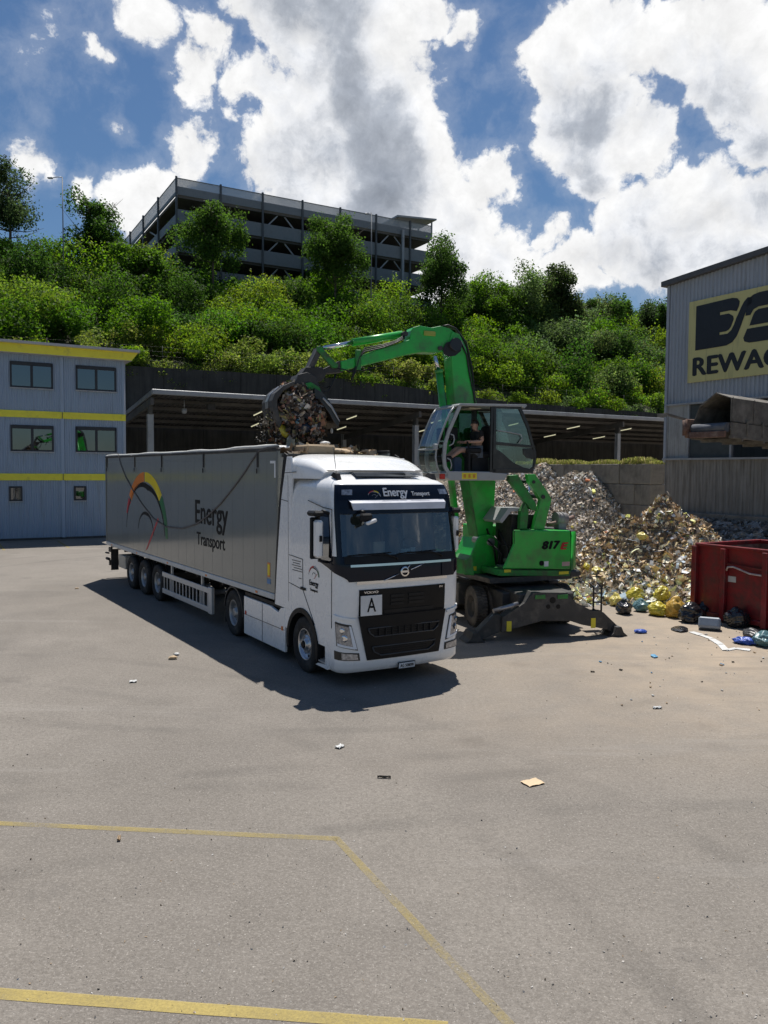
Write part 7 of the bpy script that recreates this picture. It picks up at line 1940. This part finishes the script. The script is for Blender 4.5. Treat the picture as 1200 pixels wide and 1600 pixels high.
# ================================================================== vegetation
def leaf_cloud(P0, n, rad, size, cols, rsd, hollow=.55, up=.25, lumps=7, big=1.0, spread=(.25, .72)):
    """leaf quads in a lumpy crown: several overlapping lobes, each a shell of leaves"""
    r_ = np.random.RandomState(rsd)
    L = r_.normal(size=(lumps, 3)); L /= np.linalg.norm(L, axis=1)[:, None]; L *= r_.uniform(spread[0], spread[1], (lumps, 1)); L[:, 2] *= .8 if big >= 1 else .95
    LR = r_.uniform(.30, .58, lumps) * big
    k = r_.randint(0, lumps, n); d = r_.normal(size=(n, 3)); d /= np.linalg.norm(d, axis=1)[:, None]
    rr_ = LR[k] * r_.uniform(hollow, 1.08, n) ** .6 * (1 + .16 * np.sin(d[:, 0] * 9 + k) + .14 * np.sin(d[:, 1] * 11 + 2 * k) + .12 * np.sin(d[:, 2] * 13))
    P = L[k] + d * rr_[:, None]
    keep = np.ones(n, bool)
    P = P * np.array(rad) + np.array(P0)
    nr = d * .7 + r_.normal(size=(n, 3)) * .75 + np.array([0, 0, up]); nr /= np.linalg.norm(nr, axis=1)[:, None]
    t = r_.normal(size=(n, 3)); u = np.cross(nr, t); u /= np.linalg.norm(u, axis=1)[:, None]; v = np.cross(nr, u)
    s = size * r_.uniform(.6, 1.35, n)
    ci = r_.randint(0, len(cols), n); c = np.array(cols)[ci] * r_.uniform(.84, 1.18, (n, 1)) * (1 + .22 * np.sin(k * 2.1))[:, None]
    return P, u * s[:, None], v * (s * r_.uniform(.45, .8, n))[:, None], np.clip(c, .004, .5)
G_mid = [(.070, .142, .020), (.084, .160, .022), (.056, .118, .017)]
G_yel = [(.125, .205, .024), (.105, .190, .024), (.135, .205, .036)]
G_dark = [(.044, .094, .018), (.050, .106, .020), (.038, .080, .016)]
G_grey = [(.090, .145, .050), (.074, .126, .040), (.108, .162, .054)]
G_dry = [(.16, .21, .045), (.13, .20, .035), (.18, .21, .06)]
def join_cloud(parts): return [np.concatenate([p_[i] for p_ in parts]) for i in range(4)]
rv = random.Random(19)
def seen(P, m=160):
    d = P - Vector((0, 0, CAM_H))
    if d.y < 1: return False
    px = 600 + d.x / d.y * F_PX
    return -m < px < 1200 + m
parts = []
cnt = 0
# the mass of bushes on the slope
b = 17.0
row = 0
while b < 42:
    a = -14.0 + (row % 2) * 1.4
    while a < 96:
        aa_ = a + rv.uniform(-1.1, 1.1); bb_ = b + rv.uniform(-1.0, 1.0)
        P = site(aa_, bb_, 0)
        if seen(P) and not (bb_ > 39.0 and 11.5 < aa_ < 46):
            u = (bb_ - 17) / 22
            r_ = rv.uniform(1.7, 3.4) * (.62 if bb_ < 19.5 else 1.0)
            nf = math.sin(aa_ * .21 + bb_ * .37) + .7 * math.sin(aa_ * .47 - bb_ * .29 + 2) + rv.uniform(-.9, .9)
            right = min(1, max(0, (aa_ - 40) / 20))
            if bb_ < 19.5: pal = G_dry if aa_ < 34 and rv.random() < .65 else G_yel
            elif nf > .95: pal = G_yel if rv.random() > right * .6 else G_grey
            elif nf < -.75: pal = G_dark
            elif rv.random() < right * .75: pal = G_grey
            else: pal = G_mid
            pal = [tuple(c * rv.uniform(.85, 1.15) for c in q_) for q_ in pal]
            hz = rv.uniform(.75, 1.15) * (1.35 if rv.random() < .12 else 1)
            z = zhill(aa_, bb_) + r_ * .45 * hz
            dist = P.length; n_ = int(940 * r_ * r_ * (60 / dist) ** .8)
            parts.append(leaf_cloud((P.x, P.y, z), n_, (r_ * 1.15, r_ * 1.15, r_ * hz * (1.15 if right > .5 else 1.0)), .066 * (dist / 60) ** .6, pal, cnt, lumps=rv.choice([5, 7, 9, 12]))); cnt += 1
        a += 3.2
    b += 2.35; row += 1
# brambles hanging over the wall
for k in range(190):
    a = -14 + (k % 95) * 1.0 + (.5 if k > 94 else 0); P = site(a + rv.uniform(-.4, .4), 16.5 + rv.uniform(-.2, .5), 0)
    if seen(P): parts.append(leaf_cloud((P.x, P.y, ztop(a) + (rv.uniform(-.15, .55) if k < 95 else rv.uniform(-.6, .2) - (1.5 if a > 24 else .8) * rv.uniform(0, 1))), int(380 * (60 / P.length)), (1.1, .7 if k < 95 else .95, rv.uniform(.5, 1.0)), .05, G_dry if a < 26 else G_yel if a < 45 else G_grey, 500 + k))
# bushes on the plateau left and right of the car park
for k in range(60):
    a = rv.uniform(-16, 9) if k % 2 else rv.uniform(46, 105); bb_ = rv.uniform(40, 58); P = site(a, bb_, 0)
    if seen(P):
        r_ = rv.uniform(2.0, 3.2); parts.append(leaf_cloud((P.x, P.y, zhill(a, bb_) + r_ * .4), int(420 * r_ * r_ * 70 / P.length), (r_ * 1.2, r_ * 1.2, r_ * .8), .10, rv.choice([G_mid, G_dark, G_grey if a > 40 else G_yel]), 700 + k))
print('shrub crowns', cnt, 'quads', sum(len(p_[0]) for p_ in parts))
P_, U_, V_, C_ = join_cloud(parts)
mass = obj_of('hillside_shrubs', quads_mesh('hillside_shrubs', P_, U_, V_, C_, [M_leaf])); tag(mass, 'dense mass of green bushes and brambles covering the whole hillside above the retaining wall', 'bushes', kind='stuff')
def tree(label, base, h, crown, n, size, pal, seed, lumps=9, trunk=.16, airy=.55, cz=None, group=None):
    """trunk with limbs and a leafy crown; crown = half sizes"""
    t = empty('tree', base, seed * .7, label, 'tree', group)
    czz = (h - crown[2]) if cz is None else cz
    q = MB(); r_ = random.Random(seed)
    top = Vector((r_.uniform(-.2, .2), r_.uniform(-.2, .2), h - crown[2] * .35))
    mid = Vector((r_.uniform(-.15, .15), r_.uniform(-.15, .15), h * .45))
    q.tube([(0, 0, -.6), mid, top], [trunk, trunk * .7, trunk * .2], 8)
    for k in range(11):
        u = r_.uniform(.35, .95); s0 = Vector((0, 0, 0)).lerp(top, u); an = r_.uniform(0, 6.28); ln = crown[0] * r_.uniform(.5, .95)
        e = s0 + Vector((math.cos(an) * ln, math.sin(an) * ln, crown[2] * r_.uniform(.1, .6))); mm = s0.lerp(e, .5) + Vector((0, 0, -.08 * ln)); q.tube([s0, mm, e], [trunk * .38, trunk * .22, trunk * .06], 5)
    q.build('trunk', M_bark, t)
    P, U, V, C = leaf_cloud((0, 0, czz), int(n * 2.9), crown, size * .92, pal, seed + 900, airy * .6, lumps=lumps * 2 + 8, big=.62, spread=(.15, .93))
    obj_of('crown', quads_mesh('crown', P, U, V, C, [M_leaf]), t)
    return t
def tree_at(label, px, ytop, ybase, a_or_Y, wpx, *r_, **k):
    Y = a_or_Y; top = at(px, ytop, Y); bot = at(px, ybase, Y); sc_ = Y / F_PX; cr = (wpx / 2 * sc_ * 1.12, wpx / 2 * sc_ * 1.12, (ybase - ytop) / 2 * sc_ * 1.12)
    bl_ = (bot - C0).dot(BX); al = (bot - C0).dot(AX); zb = zhill(al, bl_) - .2
    h = top.z - zb
    return tree(label, Vector((bot.x, bot.y, zb)), h, cr, *r_, cz=(top.z + bot.z) / 2 - zb, **k)
tree_at('tall loose leaved tree at the left edge rising above the office building', 15, 256, 385, 74, 100, 3400, .085, [(.040, .066, .024), (.050, .08, .03)], 1, lumps=14, airy=.3)
tree_at('dark round tree standing beside the thin pole at the left of the car park', 147, 308, 432, 76, 98, 5200, .09, G_dark, 2, lumps=11)
tree_at('dark round tree in front of the left corner of the car park', 333, 318, 432, 79, 114, 6500, .09, [(.060, .118, .022), (.066, .130, .024), (.050, .102, .020)], 3, lumps=12)
tree_at('dark bushy tree in front of the middle of the car park', 523, 342, 455, 84, 112, 6000, .09, [(.058, .114, .022), (.050, .100, .020)], 4, lumps=12)
tree_at('dark tree at the right end of the car park', 690, 368, 478, 90, 104, 5600, .095, [(.046, .090, .022), (.052, .100, .022)], 5, lumps=12)
tree_at('tall reddish green tree on the ridge to the right of the car park', 876, 412, 520, 100, 84, 4600, .11, [(.066, .088, .034), (.056, .082, .026), (.045, .085, .022)], 6, lumps=10)
tree_at('pale green willow like tree left of the reddish green tree on the ridge', 812, 424, 530, 98, 108, 4200, .10, G_grey, 7, lumps=10)
tree_at('small dark tree between the reddish tree and the thin tree on the ridge', 939, 462, 530, 108, 76, 2600, .11, G_dark, 8, lumps=8)
tree_at('very thin slender tree alone on the right part of the ridge', 978, 464, 505, 110, 24, 500, .10, G_mid, 9, lumps=6, trunk=.1, airy=.3)
tree_at('open crowned tree beside the corner of the grey sorting hall', 1022, 462, 535, 110, 70, 1900, .11, [(.05, .08, .03), (.035, .065, .02)], 10, lumps=9, airy=.35)
tree_at('dark tree touching the corner of the grey sorting hall', 1046, 474, 530, 108, 46, 2200, .11, G_dark, 11, lumps=7)
tree_at('low round tree on the ridge just right of the car park', 760, 432, 515, 95, 96, 3400, .10, G_mid, 12, lumps=8)
tree_at('broad yellow green shrub tree on the slope below the thin pole', 215, 372, 440, 72, 96, 4600, .09, G_mid, 13, lumps=10)
# poles on the hill
def pole(px, ytop, ybase, Y, arm, label):
    t = at(px, ytop, Y); b_ = at(px, ybase, Y)
    p_ = empty('street_lamp', (b_.x, b_.y, b_.z - 3), 0, label, 'street lamp')
    h = t.z - b_.z + 3
    q = MB(); q.tube([(0, 0, 0), (0, 0, h)], [.07, .04], 8); q.build('pole', M_cpw, p_)
    q = MB(); q.tube([(0, 0, h), (arm * .5, 0, h + .02), (arm, 0, h - .05)], .035, 6); q.box(min(arm, arm * 1.5), max(arm, arm * 1.5), -.12, .12, h - .12, h - .02, b=.02); q.build('lamp_head', M_galv, p_)
pole(99, 277, 395, 70, -.85, 'thin grey lamp pole with a short arm on the hill at the left')
pole(580, 333, 430, 84, -.45, 'grey lamp pole standing in front of the right part of the car park')
# grass on the block wall
n = 9000; u = rs.uniform(.0, 9.0, n); w2 = rs.uniform(.02, .78, n)
Pn = np.array([[BW.x + BX.x * a + AX.x * c, BW.y + BX.y * a + AX.y * c, 4.0 + .10] for a, c in zip(u, w2)])
hh_ = rs.uniform(.03, .12, n) * (.5 + .9 * np.abs(np.sin(u * 1.7)) * np.abs(np.sin(u * .6 + 1)))
th = rs.uniform(0, 6.28, n); U_ = np.stack([np.cos(th), np.sin(th), th * 0], 1) * .012; V_ = np.stack([rs.normal(0, .3, n), rs.normal(0, .3, n), np.ones(n)], 1) * hh_[:, None]
Pn[:, 2] = 3.98 + hh_ * .9
gr_ = obj_of('wall_grass', quads_mesh('wall_grass', Pn, U_, V_, np.array([(.21, .22, .07), (.14, .17, .045), (.30, .27, .13)])[rs.randint(0, 3, n)], [M_leaf])); tag(gr_, 'dry yellow green grass growing on top of the concrete block wall', 'grass', kind='stuff')
